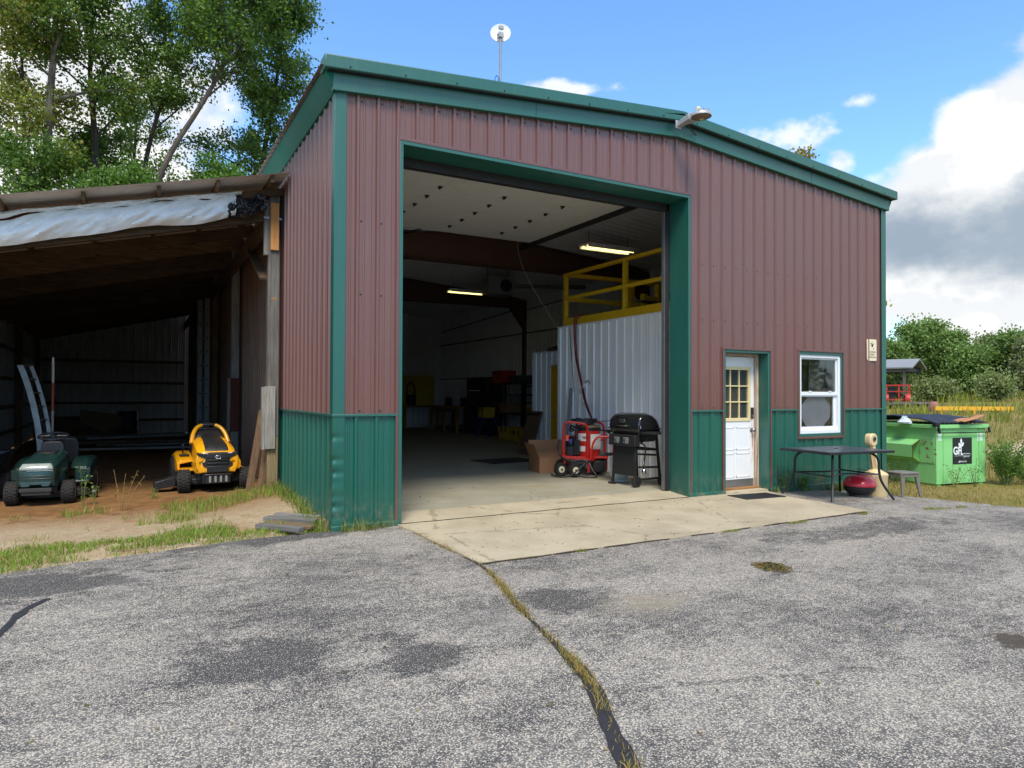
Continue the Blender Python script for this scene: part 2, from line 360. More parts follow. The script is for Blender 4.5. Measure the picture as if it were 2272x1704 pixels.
def axis_grid(vals): return np.array(sorted(set(vals)))
gx = np.concatenate([[-900, -500, -250, -120, -60, -30], np.arange(-20, 40, 1.), [6.2, 11.4, 18, 14], np.arange(40, 100, 4.), [120, 180, 300, 600, 900]])
gy = np.concatenate([[-700, -300, -120, -60, -30], np.arange(-20, 60, 1.5), np.arange(60, 110, 5.), [140, 200, 350, 700]])
gx = axis_grid(gx); gy = axis_grid(gy); XX, YY = np.meshgrid(gx, gy); ZZ = gz(XX, YY)-.05
near = (np.abs(XX-4) < 60) & (np.abs(YY) < 60); ZZ = ZZ+np.where(near & ((XX > 9.5) | (YY > 22)), .05+.03*np.sin(XX*1.3+YY*.7)*np.cos(YY*.9-XX*.4), 0)
V = np.stack([XX, YY, ZZ], -1).reshape(-1, 3); nx, ny = len(gx), len(gy)
ii = np.arange(nx*ny).reshape(ny, nx); Fq = np.stack([ii[:-1, :-1], ii[:-1, 1:], ii[1:, 1:], ii[1:, :-1]], -1).reshape(-1, 4)
struct(np_mesh('ground', V, Fq, ground_mat()))

def wob(pts, step=.18, amp=.02, seed=1):
    rg = random.Random(seed); out = []
    for a, b in zip(pts[:-1], pts[1:]):
        n = max(1, int(math.dist(a, b)/step)); n = min(n, 60)
        for i in range(n):
            t = i/n; out.append((a[0]+(b[0]-a[0])*t+rg.uniform(-amp, amp)*(i > 0), a[1]+(b[1]-a[1])*t+rg.uniform(-amp, amp)*(i > 0)))
    return out+[pts[-1]]
def slab(mb, poly, zf, th):
    k = len(poly); mb.add([(a, b, zf(a, b)) for a, b in poly]+[(a, b, zf(a, b)-th) for a, b in poly],
        [tuple(range(k))]+[(i, i+k, (i+1) % k+k, (i+1) % k) for i in range(k)])
am = asphalt_mat(); asp = MB()
edgeL = wob([(-14, -2.1), (-6, -1.15), (-2.81, -.48), (-2.1, -.28), (-.82, .0), (-.25, .02), (.02, -.02)], .2, .022, 3)
slab(asp, [(-14, -45), (6.2, -45), (6.2, .06), (.02, .06)]+list(reversed(edgeL)), lambda a, b: G(a, b), .06)
edgeR = wob([(8.5, .06), (8.62, -.7), (9.0, -1.5), (9.4, -2.3), (11.4, -4.2)], .2, .03, 5)
slab(asp, [(6.2, -45), (11.4, -45)]+list(reversed(edgeR))+[(6.2, .06)], lambda a, b: G(a, b), .06)
slab(asp, [(11.4, -45), (60, -45), (60, -16), (20, -8.6), (11.4, -4.2)], lambda a, b: G(11.4, 0), .06)
struct(asp.obj('parking_lot', am, smooth=0))

ap = MB(); apr = wob([(.70, .12), (.72, -.6), (.75, -2.02), (3.4, -2.0), (6.3, -1.92), (6.42, -.5), (6.72, .12)], .15, .012, 8)
ai = [p for p in apr if p[0] <= 6.2]; slab(ap, [p for p in wob([(6.2, .12), (.70, .12)], .4, 0, 2)]+[p for p in ai if p[1] < .1]+[(6.2, -1.925)], lambda a, b: .014, .05); slab(ap, [(6.2, .12), (6.2, -1.925)]+[p for p in apr if p[0] > 6.2], lambda a, b: G(a, b)+.014, .05)
struct(ap.obj('concrete_apron', concrete_mat('tan_concrete', S(160, 147, 122), S(181, 168, 141)), smooth=0))
lip = MB(); lip.add([(.70, -.02, .018), (5.03, -.02, .018), (5.03, .36, .052), (.70, .46, .052), (.70, .55, .052), (5.03, .55, .052), (.70, -.02, -.03), (5.03, -.02, -.03)], [(0,1,2,3),(3,2,5,4),(0,6,7,1)])
struct(lip.obj('door_threshold', MC.setdefault('tc2', concrete_mat('tan_concrete_lip', S(162, 149, 124), S(182, 169, 142))), smooth=0))
fl = MB(); fl.box(.12, 9.48, .50, 19.4, -.02, .056)
struct(fl.obj('workshop_floor', concrete_mat('workshop_concrete', S(148, 143, 124), S(163, 158, 139), False, True), smooth=0))
fl = MB(); fl.box(5.72, 6.72, -.02, .50, -.02, .022)
struct(fl.obj('doorstep', MC['tc2'], smooth=0))

jt = MB(); rgj = random.Random(2)
for i in range(60):
    x0 = .72+i*.0717; y0 = -.034+.006*math.sin(i*.7); w_ = .008+.006*rgj.random(); jt.box(x0, x0+.0717, y0-w_, y0+w_, .010, .0185)
for i in range(70):
    x0 = .76+i*.0785; y0 = -2.028+.0013*i*1.0+.008*math.sin(i*.9); w_ = .006+.012*rgj.random(); jt.box(x0, x0+.0785, y0-w_, y0+w_, -.01, .0105) if x0 < 6.15 else None
struct(jt.obj('apron_joint', paint('dirt_joint', S(62, 52, 36), .95, 0, .35, 12, bump=.6), smooth=0))
# sandy yard under the lean-to, lumpy
hx = np.arange(-14, .31, .2); hy = np.arange(-2.6, 21, .2); XX, YY = np.meshgrid(hx, hy)
from mathutils import noise as mnoise
ZZ = np.array([[.035*mnoise.noise((x*.9, y*.9, .3))+.014*mnoise.noise((x*3.1, y*3.1, 1.7)) for x in hx] for y in hy])+.012
ZZ += .10*np.exp(-((XX+.2)/.45)**2-((YY-2.3)/1.1)**2)-.05*np.exp(-((XX+.05)/.25)**2-((YY-.3)/.5)**2)
edge = np.interp(XX, [-14, -6, -2.81, -2.1, -.82, 0, 1], [-2.1, -1.15, -.48, -.28, 0, 0, 0]); ZZ = np.where(YY < edge+.12, np.minimum(ZZ, -.012-.1*np.clip(edge+.12-YY, 0, .6)), ZZ)
V = np.stack([XX, YY, ZZ], -1).reshape(-1, 3); nx, ny = len(hx), len(hy); ii = np.arange(nx*ny).reshape(ny, nx)
Fq = np.stack([ii[:-1, :-1], ii[:-1, 1:], ii[1:, 1:], ii[1:, :-1]], -1).reshape(-1, 4)
dy_ = struct(np_mesh('dirt_yard', V, Fq, dirt_mat())); dy_.data.polygons.foreach_set('use_smooth', [True]*len(dy_.data.polygons))
def DZ(x, y, ZZ=ZZ, hx=hx, hy=hy, nx=nx, ny=ny):
    i = int(np.clip(round((x-hx[0])/.2), 0, nx-1)); j = int(np.clip(round((y-hy[0])/.2), 0, ny-1)); return float(ZZ[j, i])

# crack sealer: tar ribbons on the asphalt
tar = paint('tar_sealer', (.022, .022, .024), .75, var=.3, vs=9, bump=.3)
def ribbon(pts, widths, z, name):
    m = MB(); pts = [Vector((p[0], p[1], 0)) for p in pts]; L = []
    for i, p in enumerate(pts):
        d = (pts[min(i+1, len(pts)-1)]-pts[max(0, i-1)]).normalized(); nrm = Vector((-d.y, d.x, 0)); w = widths[i]
        L += [p+nrm*w/2, p-nrm*w/2]
    m.add([(p.x, p.y, G(p.x, p.y)+z) for p in L], [(2*i, 2*i+1, 2*i+3, 2*i+2) for i in range(len(pts)-1)])
    return struct(m.obj(name, tar, smooth=0))
CR = [(.73, -.1), (.72, -1.2), (.75, -2.02), (.62, -2.6), (.45, -3.18), (.28, -3.99), (.17, -4.47), (-.01, -4.81), (-.16, -5.17), (-.4, -5.7), (-.7, -6.4), (-.8, -7.6)]
cr = smoothpts([(a, b, 0) for a, b in CR], 2); rg = random.Random(4)
cw = [.03+.05*max(0, min(1, (-p.y-3.9)/.5))+rg.uniform(-.012, .02) for p in cr]
ribbon(cr[8:], cw[8:], .004, 'crack_sealant')
cl = smoothpts([(-2.40, -1.45, 0), (-2.53, -1.7, 0), (-2.58, -2.2, 0), (-2.75, -2.9, 0)], 2)
ribbon(cl, [.05+rg.uniform(-.02, .03) for _ in cl], .004, 'crack_sealant')
# ================================================================== METAL BUILDING
W, D, EAVE, RIDGE, WAIN = 9.6, 19.5, 4.70, 5.09, 1.222
OX0, OX1, OH = .746, 5.016, 4.27
def roofz(x): return EAVE+(RIDGE-EAVE)*(1-abs(x-W/2)/(W/2))
def steel_paint(name, c, rough=.36, dirt=.10, dirtc=S(150, 130, 110), spec=.8):
    t = NT(name); x, y, z = t.sepxyz(); n = t.noise(.9, 5, .6, (1, 1, .5)); st = t.noise(7, 7, .62, (4, 4, .25))
    c1 = t.mix(n, scl(c, .88), scl(c, 1.12)); c1 = t.mix(t.ramp(st, .5, .8, 0, dirt), c1, dirtc)
    low = t.math('MULTIPLY', t.ramp(z, .45, .0), t.ramp(t.noise(9, 6, .7, (1, 1, .6), (2, 2, 2)), .42, .7, 0, .5)); c1 = t.mix(low, c1, S(140, 122, 95))
    chip = t.ramp(t.noise(34, 4, .75, (1, 1, .45), (6, 1, 3)), .735, .75, 0, .55); c1 = t.mix(chip, c1, S(190, 175, 165))
    t.col(c1); t.rough(t.ramp(n, .3, .7, rough-.05, rough+.10)); t.b.inputs['Specular IOR Level'].default_value = .5; t.b.inputs['IOR'].default_value = 1.8 if spec > .7 else 1.62 if spec > .48 else 1.7 if spec > .3 else 1.25
    t.bump(t.noise(1.7, 3, .5, (1, 1, .35)), .5, .02); return t.m
MAR = steel_paint('maroon_steel', S(106, 67, 57), .33); GRN = steel_paint('green_steel', S(16, 87, 72), .34, .06, spec=.5); GRT = steel_paint('green_trim', S(22, 90, 78), .38, .07, spec=.45)
WHT = steel_paint('white_steel', S(236, 240, 246), .38, .10, S(170, 168, 160)); LIN = steel_paint('liner_steel', S(206, 208, 212), .4, .12)
GAL = paint('galvanised', S(150, 150, 150), .45, .7, .2, 2.5, dirt=.35, dirtc=S(120, 110, 100), stretch=(3, 3, .5))
ROOF = paint('roof_steel', S(128, 116, 108), .5, .3, .18, 3, dirt=.4, dirtc=S(88, 74, 64))
BRN = steel_paint('brown_trim', S(96, 58, 52)); BLK = paint('black_rubber', (.016, .016, .017), .6, var=.3); STEEL = paint('zinc_steel', S(150, 150, 150), .4, .8, .15, 8)
OXIDE = paint('red_oxide_frame', S(88, 60, 47), .6, 0, .15, 2, dirt=.3, dirtc=S(70, 50, 42)); DKM = paint('dark_metal', S(44, 42, 42), .5, .4, .2)
GRM = steel_paint('green_eave', S(24, 96, 80), .6, .05, spec=.2)
bld = thing('metal_building', 'maroon and green ribbed steel workshop with big open overhead door', 'building', (0, 0, 0))

PITCH = .2286
def rib_profile(a, b, amp=1., period=PITCH):
    """u positions with outward offset for a ribbed sheet from a to b"""
    base = [(0, .026), (.013, .026), (.027, 0), (.062, 0), (.069, .006), (.083, .006), (.090, 0), (.138, 0), (.145, .006), (.159, .006), (.166, 0), (period-.027, 0), (period-.013, .026)]
    k = period/PITCH; pts = []
    i0 = int(math.floor(a/period))-1
    for i in range(i0, int(math.ceil(b/period))+1):
        for u, o in base: pts.append((i*period+(u if period == PITCH else u*k), o*amp))
    def at(u):
        for (u0, o0), (u1, o1) in zip(pts[:-1], pts[1:]):
            if u0 <= u <= u1: return o0+(o1-o0)*((u-u0)/(u1-u0) if u1 > u0 else 0)
        return 0
    return [(a, at(a))]+[p for p in pts if a+1e-4 < p[0] < b-1e-4]+[(b, at(b))]
def sheet(name, mat, parent, a, b, lo, hi, conv, amp=1., width=.9144, extra=()):
    """one object per 3 ft sheet; conv(u, offset, h) -> xyz; lo/hi numbers or functions of u"""
    lof = lo if callable(lo) else (lambda u: lo); hif = hi if callable(hi) else (lambda u: hi)
    k0 = int(math.floor(a/width+1e-6)); u = a; out = []
    while u < b-1e-4:
        e = min(b, (int(math.floor(u/width+1e-6))+1)*width)
        if e-u < .06 and e < b: e = min(b, e+width)
        if b-e < .06: e = b
        prof = rib_profile(u, e, amp); 
        for x in extra:
            if u < x < e: prof.append((x, [o for q, o in prof if q <= x][-1]))
        prof.sort(); m = MB()
        for q, o in prof: m.v += [conv(q, o, lof(q)), conv(q, o, hif(q))]
        m.f += [(2*i, 2*i+2, 2*i+3, 2*i+1) for i in range(len(prof)-1)]
        o = m.obj(name, mat, parent, smooth=30, fix=False); out.append(o); u = e
    return out
front = lambda u, o, h: (u, -o, h)
left = lambda u, o, h: (-o, u, h)
gb = lambda u: roofz(u)+.05
for a, b, lo in ((.09, OX0-.05, WAIN+.02), (OX0-.05, OX1+.05, OH+.045), (OX1+.05, 5.72, WAIN+.02), (5.72, 6.71, 2.135), (6.71, 7.33, WAIN+.02), (7.33, 8.48, 2.195), (8.48, 9.51, WAIN+.02)):
    sheet('wall_panel', MAR, bld, a, b, lo, gb, front, extra=(W/2,))
for a, b, hi in ((.09, OX0-.05, WAIN), (OX1+.05, 5.72, WAIN), (6.71, 7.33, WAIN), (7.33, 8.48, .765), (8.48, 9.51, WAIN)):
    sheet('wainscot_panel', GRN, bld, a, b, lambda u: min(.06, G(u, 0)+.06), hi, front)
sheet('wall_panel', MAR, bld, .09, 3.3, WAIN+.02, EAVE+.03, left)
sheet('wainscot_panel', GRN, bld, .09, 3.3, .07, WAIN, left)
sheet('wall_panel', paint('brown_old_steel', S(112, 84, 66), .5, 0, .15, 2, dirt=.5, dirtc=S(150, 125, 95), stretch=(1, 4, .3)), bld, 3.3, D, .03, EAVE+.03, left)
# unseen sides of the shell
m = MB(); m.box(W-.02, W, 0, D, -.3, EAVE); m.obj('side_wall', MAR, bld)
m = MB(); m.prism([(0, -.1), (W, -.1), (W, EAVE), (W/2, RIDGE), (0, EAVE)], 'xz', D-.02, D); m.obj('rear_wall', MAR, bld)
# trims -----------------------------------------------------------------
def part(name, mat, build, parent=bld, bevel=.003): m = MB(); build(m); return m.obj(name, mat, parent, bevel)
def lshape(m, z0, z1, x=0, sx=1, w=.10, t=.028):
    m.prism([(x-sx*t, -t), (x+sx*w, -t), (x+sx*w, -t+.006), (x-sx*t+sx*.006, -t+.006), (x-sx*t+sx*.006, w), (x-sx*t, w)], 'xy', z0, z1)
part('corner_trim', GRT, lambda m: lshape(m, WAIN+.02, EAVE+.02))
part('corner_trim', GRT, lambda m: lshape(m, WAIN+.02, EAVE+.02, W, -1))
part('corner_trim', GRN, lambda m: lshape(m, -.28, WAIN, W, -1))
# lower near corner trim: knocked about, dents pressed into the edge
def dented(m):
    rg = random.Random(3); zs = [i*(WAIN-.02)/60+.02 for i in range(61)]; rings = []
    dents = [(1.0, .018, .03), (.76, .022, .03), (.62, .030, .035), (.52, .012, .05), (.37, .012, .03), (.26, .024, .03), (.14, .010, .03)]
    for z in zs:
        d = sum(a*math.exp(-((z-c)/w)**2) for c, a, w in dents); k = d*.75
        rings.append([(.10, -.028, z), (.055, -.028+k*.55, z), (.018, -.028+k*.7, z), (-.020+k, -.028+k, z), (-.028+k, -.020+k, z), (-.028+k*.5, .03, z), (-.028, .10, z), (-.022, .10, z), (-.022+k*.5, .03, z), (-.020+k, -.018+k, z), (.018, -.022+k*.7, z), (.10, -.022, z)])
    m.loft(rings)
part('corner_trim', GRN, dented, bevel=0)['label'] = 'dented green corner trim beside the asphalt'
part('wainscot_trim', GRT, lambda m: (m.box(-.036, OX0-.05, -.036, -.001, WAIN-.004, WAIN+.022),))
for a, b in ((OX1+.05, 5.72), (6.71, 7.33), (8.48, W+.036)):
    part('wainscot_trim', GRT, lambda m: m.box(a, b, -.036, -.001, WAIN-.004, WAIN+.022))
part('wainscot_trim', GRT, lambda m: m.box(-.037, -.001, 0, 3.3, WAIN-.004, WAIN+.022))
part('base_trim', GRN, lambda m: m.prism([(0, .065), (-.045, .052), (-.045, -.03), (0, -.03)], 'yz', -.04, OX0-.04))
part('base_trim', GRN, lambda m: m.prism([(0, .065), (-.045, .052), (-.045, -.03), (0, -.03)], 'yz', OX1+.02, 5.74))
part('base_trim', GRN, lambda m: m.prism([(0, .04), (-.04, .03), (-.04, -.3), (0, -.3)], 'yz', 6.70, W))
part('base_sill', wood('grey_sill', S(120, 112, 98), S(150, 140, 120), 'y'), lambda m: m.box(-.016, .03, .02, 3.3, -.05, .066))
# fascia and rake trims
def rake(m, x0, x1, off, hgt, y0, y1):
    xs = [x0, W/2, x1]; f = lambda x: EAVE+(RIDGE-EAVE)*(1-abs(x-W/2)/(W/2))+off
    v = []
    for x in xs: v += [(x, y0, f(x)), (x, y1, f(x)), (x, y1, f(x)+hgt), (x, y0, f(x)+hgt)]
    m.add(v, [(0,1,2,3), (8,11,10,9)]+[(i*4+a, i*4+b, i*4+4+b, i*4+4+a) for i in range(2) for a, b in ((0,1),(1,2),(2,3),(3,0))])
part('rake_fascia', GRT, lambda m: rake(m, -.06, W+.06, 0, .19, -.075, -.0), bevel=.006)
part('rake_trim', GRT, lambda m: rake(m, -.17, W+.17, .196, .145, -.16, .05), bevel=.012)
part('rake_lip', DKM, lambda m: rake(m, -.12, W+.12, .188, .01, -.14, .02), bevel=0)
for xx in (2.45, 7.6): part('fascia_joint', DKM, lambda m: m.box(xx, xx+.004, -.0775, -.074, roofz(xx)+.005, roofz(xx)+.185), bevel=0)
part('eave_fascia', GRM, lambda m: m.prism([(-.002, EAVE-.01), (-.035, EAVE-.01), (-.15, EAVE+.20), (-.15, EAVE+.225), (-.002, EAVE+.225)], 'xz', -.07, D), bevel=.004)
part('eave_fascia', GRM, lambda m: m.prism([(W+.002, EAVE-.01), (W+.035, EAVE-.01), (W+.15, EAVE+.20), (W+.15, EAVE+.225), (W+.002, EAVE+.225)], 'xz', -.07, D), bevel=.004)
# roof: ribbed sheets running up the slope, one object per sheet row
RB = .24
for side in (0, 1):
    conv = (lambda u, o, h: (h, u, roofz(max(0, min(W, h)))+RB+o+(0 if 0 <= h <= W else -abs(h if h < 0 else h-W)*.08))) 
    if side == 0: sheet('roof_panel', ROOF, bld, -.10, D+.1, -.20, W/2, conv)
    else: sheet('roof_panel', ROOF, bld, -.10, D+.1, W/2, W+.20, conv)
part('ridge_cap', DKM, lambda m: m.prism([(W/2-.35, RIDGE+RB-.0), (W/2, RIDGE+RB+.06), (W/2+.35, RIDGE+RB-.0), (W/2, RIDGE+RB+.035)], 'xz', -.16, D), bevel=0)
# overhead opening: reveals, header and trims
part('header_reveal', GRT, lambda m: m.box(OX0, OX1, -.03, .36, OH, OH+.04))
part('jamb', GRT, lambda m: m.box(OX0-.04, OX0, -.03, .36, .0, OH+.04))
part('jamb', GRT, lambda m: m.box(OX1, OX1+.04, -.03, .36, .0, OH+.04))
part('opening_trim', BRN, lambda m: m.box(OX0-.075, OX0-.041, -.034, 0, .0, OH+.075))
part('opening_trim', BRN, lambda m: m.box(OX1+.041, OX1+.075, -.034, 0, .0, OH+.075))
part('opening_trim', BRN, lambda m: m.box(OX0-.041, OX1+.041, -.034, 0, OH+.041, OH+.075))
# overhead door, rolled up on its tracks
OD = bpy.data.objects.new('overhead_door', None); COL.objects.link(OD); OD.parent = bld
ODW = paint('door_white', S(205, 203, 196), .45, 0, .06, 2, dirt=.15, dirtc=S(150, 145, 130))
for i in range(6):
    y0 = 1.25+i*.51; m = MB(); ys = []
    n = 8
    prof = []
    for j in range(n):
        a = y0+.005+j*(.50/n); prof += [(a, 4.452), (a+.004, 4.446), (a+.50/n-.006, 4.446), (a+.50/n-.002, 4.452)]
    prof = prof+[(y0+.505, 4.50), (y0+.005, 4.50)]
    m.prism(prof, 'yz', .80, 4.93); m.obj('door_section', ODW, OD, smooth=0)
for cx, n0 in ((1.95, 0), (3.0, 0), (4.05, 0)):
    for i in range(n0, 5):
        yy = 1.25+(i+1)*.51
        part('hinge', DKM, lambda m: (m.box(cx-.03, cx+.03, yy-.03, yy+.03, 4.438, 4.447), m.tube([(cx-.035, yy, 4.436), (cx+.035, yy, 4.436)], .009, 6), m.box(cx-.012, cx+.012, yy-.01, yy+.04, 4.41, 4.44)), OD, 0)
for xx in (.78, 4.93):
    part('track', DKM, lambda m: (m.box(xx, xx+.03, .62, 4.7, 4.36, 4.43), m.box(xx+.03, xx+.07, .62, 4.7, 4.40, 4.52), m.box(xx-.02, xx+.09, .62, 4.7, 4.515, 4.53)), OD, 0)
    part('track', STEEL, lambda m: m.box(xx, xx+.045, .39, .44, .06, 4.2), OD, 0)
    part('track', STEEL, lambda m: m.tube([(xx+.03, .42, 4.15), (xx+.03, .44, 4.28), (xx+.03, .50, 4.39), (xx+.03, .62, 4.45)], .03, 6), OD, 0)
    for i in range(6): part('roller', DKM, lambda m: m.lathe([(.03, 0), (.03, .03)], 10, (xx-.01, 1.3+i*.51, 4.45), 'x'), OD, 0)
part('bottom_seal', BLK, lambda m: m.box(.80, 4.93, 1.17, 1.25, 4.43, 4.50), OD)
part('torsion_shaft', STEEL, lambda m: m.tube([(.8, .52, 4.62), (5.0, .52, 4.62)], .016, 8), OD, 0)
part('torsion_spring', DKM, lambda m: m.tube([(1.6, .52, 4.62), (3.9, .52, 4.62)], .05, 10), OD, 0)
part('weather_seal', BLK, lambda m: m.box(4.955, 5.015, .36, .46, .056, 4.27), bevel=.004)
part('weather_seal', BLK, lambda m: m.box(.747, .79, .36, .42, .056, 4.27), bevel=.004)
part('weather_seal', BLK, lambda m: m.box(.76, 5.0, .36, .42, 4.16, 4.30), bevel=.004)
# interior liner: walls, ceiling, rigid frames
sheet('liner_panel', LIN, bld, .45, D-.12, .056, EAVE-.1, lambda u, o, h: (W-.14-o, u, h))
sheet('liner_panel', LIN, bld, .12, W-.12, .056, lambda u: roofz(u)-.12, lambda u, o, h: (u, D-.14-o, h), extra=(W/2,))
sheet('liner_panel', LIN, bld, .45, D-.12, .056, EAVE-.1, lambda u, o, h: (.12+o, u, h))
CEIL = steel_paint('ceiling_steel', S(196, 196, 198), .4, .1)
for a, b in ((.1, W/2), (W/2, W-.1)):
    for x0, x1 in ((a, b),):
        sheet('ceiling_panel', CEIL, bld, .40, D-.1, x0, x1, lambda u, o, h: (h, u, roofz(h)-.10-o))
m = MB(); m.prism([(.12, OH+.04), (W-.12, OH+.04), (W-.12, EAVE), (W/2, RIDGE-.05), (.12, EAVE)], 'xz', .30, .34); m.obj('front_liner', LIN, bld)
m = MB(); m.box(.10, OX0-.04, .30, .34, .05, OH+.04); m.obj('front_liner', LIN, bld)
m = MB(); m.box(OX1+.045, 5.70, .30, .34, .05, OH+.04); m.obj('front_liner', LIN, bld)
m = MB(); m.box(6.75, W-.12, .30, .33, .05, .77); m.box(8.52, W-.12, .30, .33, .77, 2.2); m.box(6.75, 7.30, .30, .33, .77, 2.2); m.box(5.70, W-.12, .30, .33, 2.2, OH+.04); m.obj('front_liner', LIN, bld)
def frame(y):
    def rafter(m):
        top = lambda x: roofz(x)-.14; bot = lambda x: 4.26
        xs = [.5, W/2, W-.5]
        for (w, za, zb) in ((.012, 0, 1), (.15, 1, 1), (.15, 0, 0)):
            pass
        m.prism([(x, bot(x)) for x in xs]+[(x, top(x)) for x in reversed(xs)], 'xz', y-.008, y+.008)
        for f, t in ((top, -.014), (bot, .014)):
            m.prism([(x, f(x)) for x in xs]+[(x, f(x)+t) for x in reversed(xs)], 'xz', y-.09, y+.09)
    part('rafter', OXIDE, rafter, bevel=0)
    for s, x0 in ((1, .14), (-1, W-.14)):
        part('column', OXIDE, lambda m: m.prism([(x0, .056), (x0+s*.10, .056), (x0+s*.12, 3.6), (x0+s*.62, 4.26), (x0+s*.62, roofz(x0+s*.62)-.14), (x0, EAVE-.18)], 'xz', y-.07, y+.07), bevel=0)
frame(6.1); frame(12.2)
part('brace_rod', DKM, lambda m: (m.tube([(9.35, 6.3, 4.4), (9.35, 12.0, 4.2)], .016, 6), m.tube([(9.35, 12.4, 4.3), (9.35, 19, 4.0)], .016, 6)), bevel=0)
part('air_pipe', DKM, lambda m: (m.tube([(9.36, 6.3, 3.45), (9.36, 19.2, 3.45)], .02, 6), m.tube([(9.33, 8.0, 2.05), (9.33, 19.2, 2.05)], .018, 6)), bevel=0)
# fasteners: rows of screw heads, far too small to pick apart singly
def screws(m):
    def dot(x, y, z, nx):
        r = .011
        if nx: m.lathe([(r, 0), (r*.7, -.007), (0, -.009)], 6, (x, y, z), 'x')
        else: m.lathe([(r, 0), (r*.7, -.007), (0, -.009)], 6, (x, y, z), 'y')
    for zz in (WAIN+.055, 2.55, 3.35):
        for i in range(1, 42):
            x = i*PITCH+.045
            if x > 9.45: continue
            if OX0-.08 < x < OX1+.08: continue
            if zz < 2.2 and (5.7 < x < 6.75 or 7.3 < x < 8.5): continue
            dot(x, -.001, zz, 0)
        for i in range(1, 14): dot(-.001, i*PITCH+.045, zz, 1)
    for i in range(1, 42):
        x = i*PITCH+.045
        if x < 9.45: dot(x, -.001, roofz(x)-.06, 0)
    for i in range(16): x = .1+i*.62; dot(x, -.161, roofz(x)+.23, 0)
stuff(part('screw_heads', DKM, screws, bevel=0))

# ---- entry door in its recess
def jbox(*a): return lambda m: m.box(*a)
part('jamb', GRT, jbox(5.72, 5.76, -.02, .26, .0, 2.10)); part('jamb', GRT, jbox(6.66, 6.70, -.02, .26, -.05, 2.10)); part('header_reveal', GRT, jbox(5.72, 6.70, -.02, .26, 2.10, 2.135))
part('door_trim', BRN, jbox(5.69, 5.719, -.034, 0, 0, 2.165)); part('door_trim', BRN, jbox(6.701, 6.73, -.034, 0, -.05, 2.165)); part('door_trim', BRN, jbox(5.719, 6.701, -.034, 0, 2.136, 2.165))
part('door_frame', wood('bare_frame_wood', S(150, 110, 78), S(200, 190, 175), 'z'), lambda m: (m.box(5.761, 5.80, .16, .27, .02, 2.10), m.box(6.62, 6.659, .16, .27, .02, 2.10), m.box(5.80, 6.62, .16, .27, 2.06, 2.099)))
DW = NT('weathered_white_door'); f = DW.noise(3, 6, .6); x_, y_, z_ = DW.sepxyz()
rust = DW.math('MULTIPLY', DW.ramp(DW.noise(5, 7, .6, (5, 5, .35)), .56, .66), DW.math('MULTIPLY', DW.ramp(x_, 6.42, 6.55), DW.math('MULTIPLY', DW.ramp(z_, .1, .5), DW.ramp(z_, 1.15, .95))))
DW.col(DW.mix(rust, DW.mix(f, S(222, 222, 220), S(236, 236, 234)), S(176, 110, 52))); DW.rough(.45); DW = DW.m
YL = paint('yellowed_muntin', S(222, 204, 152), .5, 0, .1, 5)
door = bpy.data.objects.new('entry_door', None); COL.objects.link(door); door.parent = bld
DX0, DX1, DY = 5.803, 6.617, .225
def dslab(m):
    gx0, gx1, gz0, gz1 = 5.90, 6.52, 1.08, 1.88
    m.box(DX0, gx0, DY, DY+.045, .05, 2.05); m.box(gx1, DX1, DY, DY+.045, .05, 2.05); m.box(gx0, gx1, DY, DY+.045, .05, gz0); m.box(gx0, gx1, DY, DY+.045, gz1, 2.05)
    for px in (5.90, 6.235):
        for b in ((px, px+.285, .62, .635), (px, px+.285, .955, .97), (px, px+.285, .20, .215), (px, px+.285, .555, .57)): m.box(b[0], b[1], DY-.006, DY+.001, b[2], b[3])
        for b in ((px, px+.012, .62, .97), (px+.273, px+.285, .62, .97), (px, px+.012, .20, .57), (px+.273, px+.285, .20, .57)): m.box(b[0], b[1], DY-.006, DY+.001, b[2], b[3])
part('door_slab', DW, dslab, door, 0)
gx0, gx1, gz0, gz1 = 5.90, 6.52, 1.08, 1.88; GD = glass_dark('door_glass', (.035, .04, .04), .06)
for i in range(3):
    for j in range(3):
        part('pane', GD, jbox(gx0+.03+i*.19, gx0+.03+i*.19+.175, DY+.018, DY+.024, gz0+.035+j*.245, gz0+.035+j*.245+.235), door, 0)
def munt(m):
    m.box(gx0-.02, gx1+.02, DY-.012, DY+.03, gz0-.02, gz0+.03); m.box(gx0-.02, gx1+.02, DY-.012, DY+.03, gz1-.03, gz1+.02); m.box(gx0-.02, gx0+.03, DY-.0115, DY+.03, gz0+.03, gz1-.03); m.box(gx1-.03, gx1+.02, DY-.0115, DY+.03, gz0+.03, gz1-.03)
    for i in (1, 2): m.box(gx0+.03+i*.19-.016, gx0+.03+i*.19+.002, DY-.004, DY+.03, gz0+.03, gz1-.03)
    for j in (1, 2): m.box(gx0+.03, gx1-.03, DY-.006, DY+.029, gz0+.03+j*.245-.007, gz0+.03+j*.245+.011)
part('muntin_frame', YL, munt, door, .003)
part('kick_plate', STEEL, jbox(DX0+.01, DX1-.01, DY-.004, DY+.002, .05, .17), door, 0)
part('knob', STEEL, lambda m: m.lathe([(.034, 0), (.034, -.008), (.013, -.012), (.013, -.035), (.028, -.045), (.030, -.06), (.02, -.072), (0, -.074)], 16, (6.565, DY, .92), 'y'), door, 0)
kl = part('keypad_lock', BLK, jbox(6.535, 6.60, DY-.022, DY, 1.10, 1.27), door, .008)
part('keypad', STEEL, jbox(6.545, 6.59, DY-.026, DY-.021, 1.12, 1.16), kl, 0)
part('door_sill', wood('tan_sill', S(176, 130, 80), S(150, 105, 66), 'x'), jbox(5.761, 6.659, .14, .27, .0225, .05))
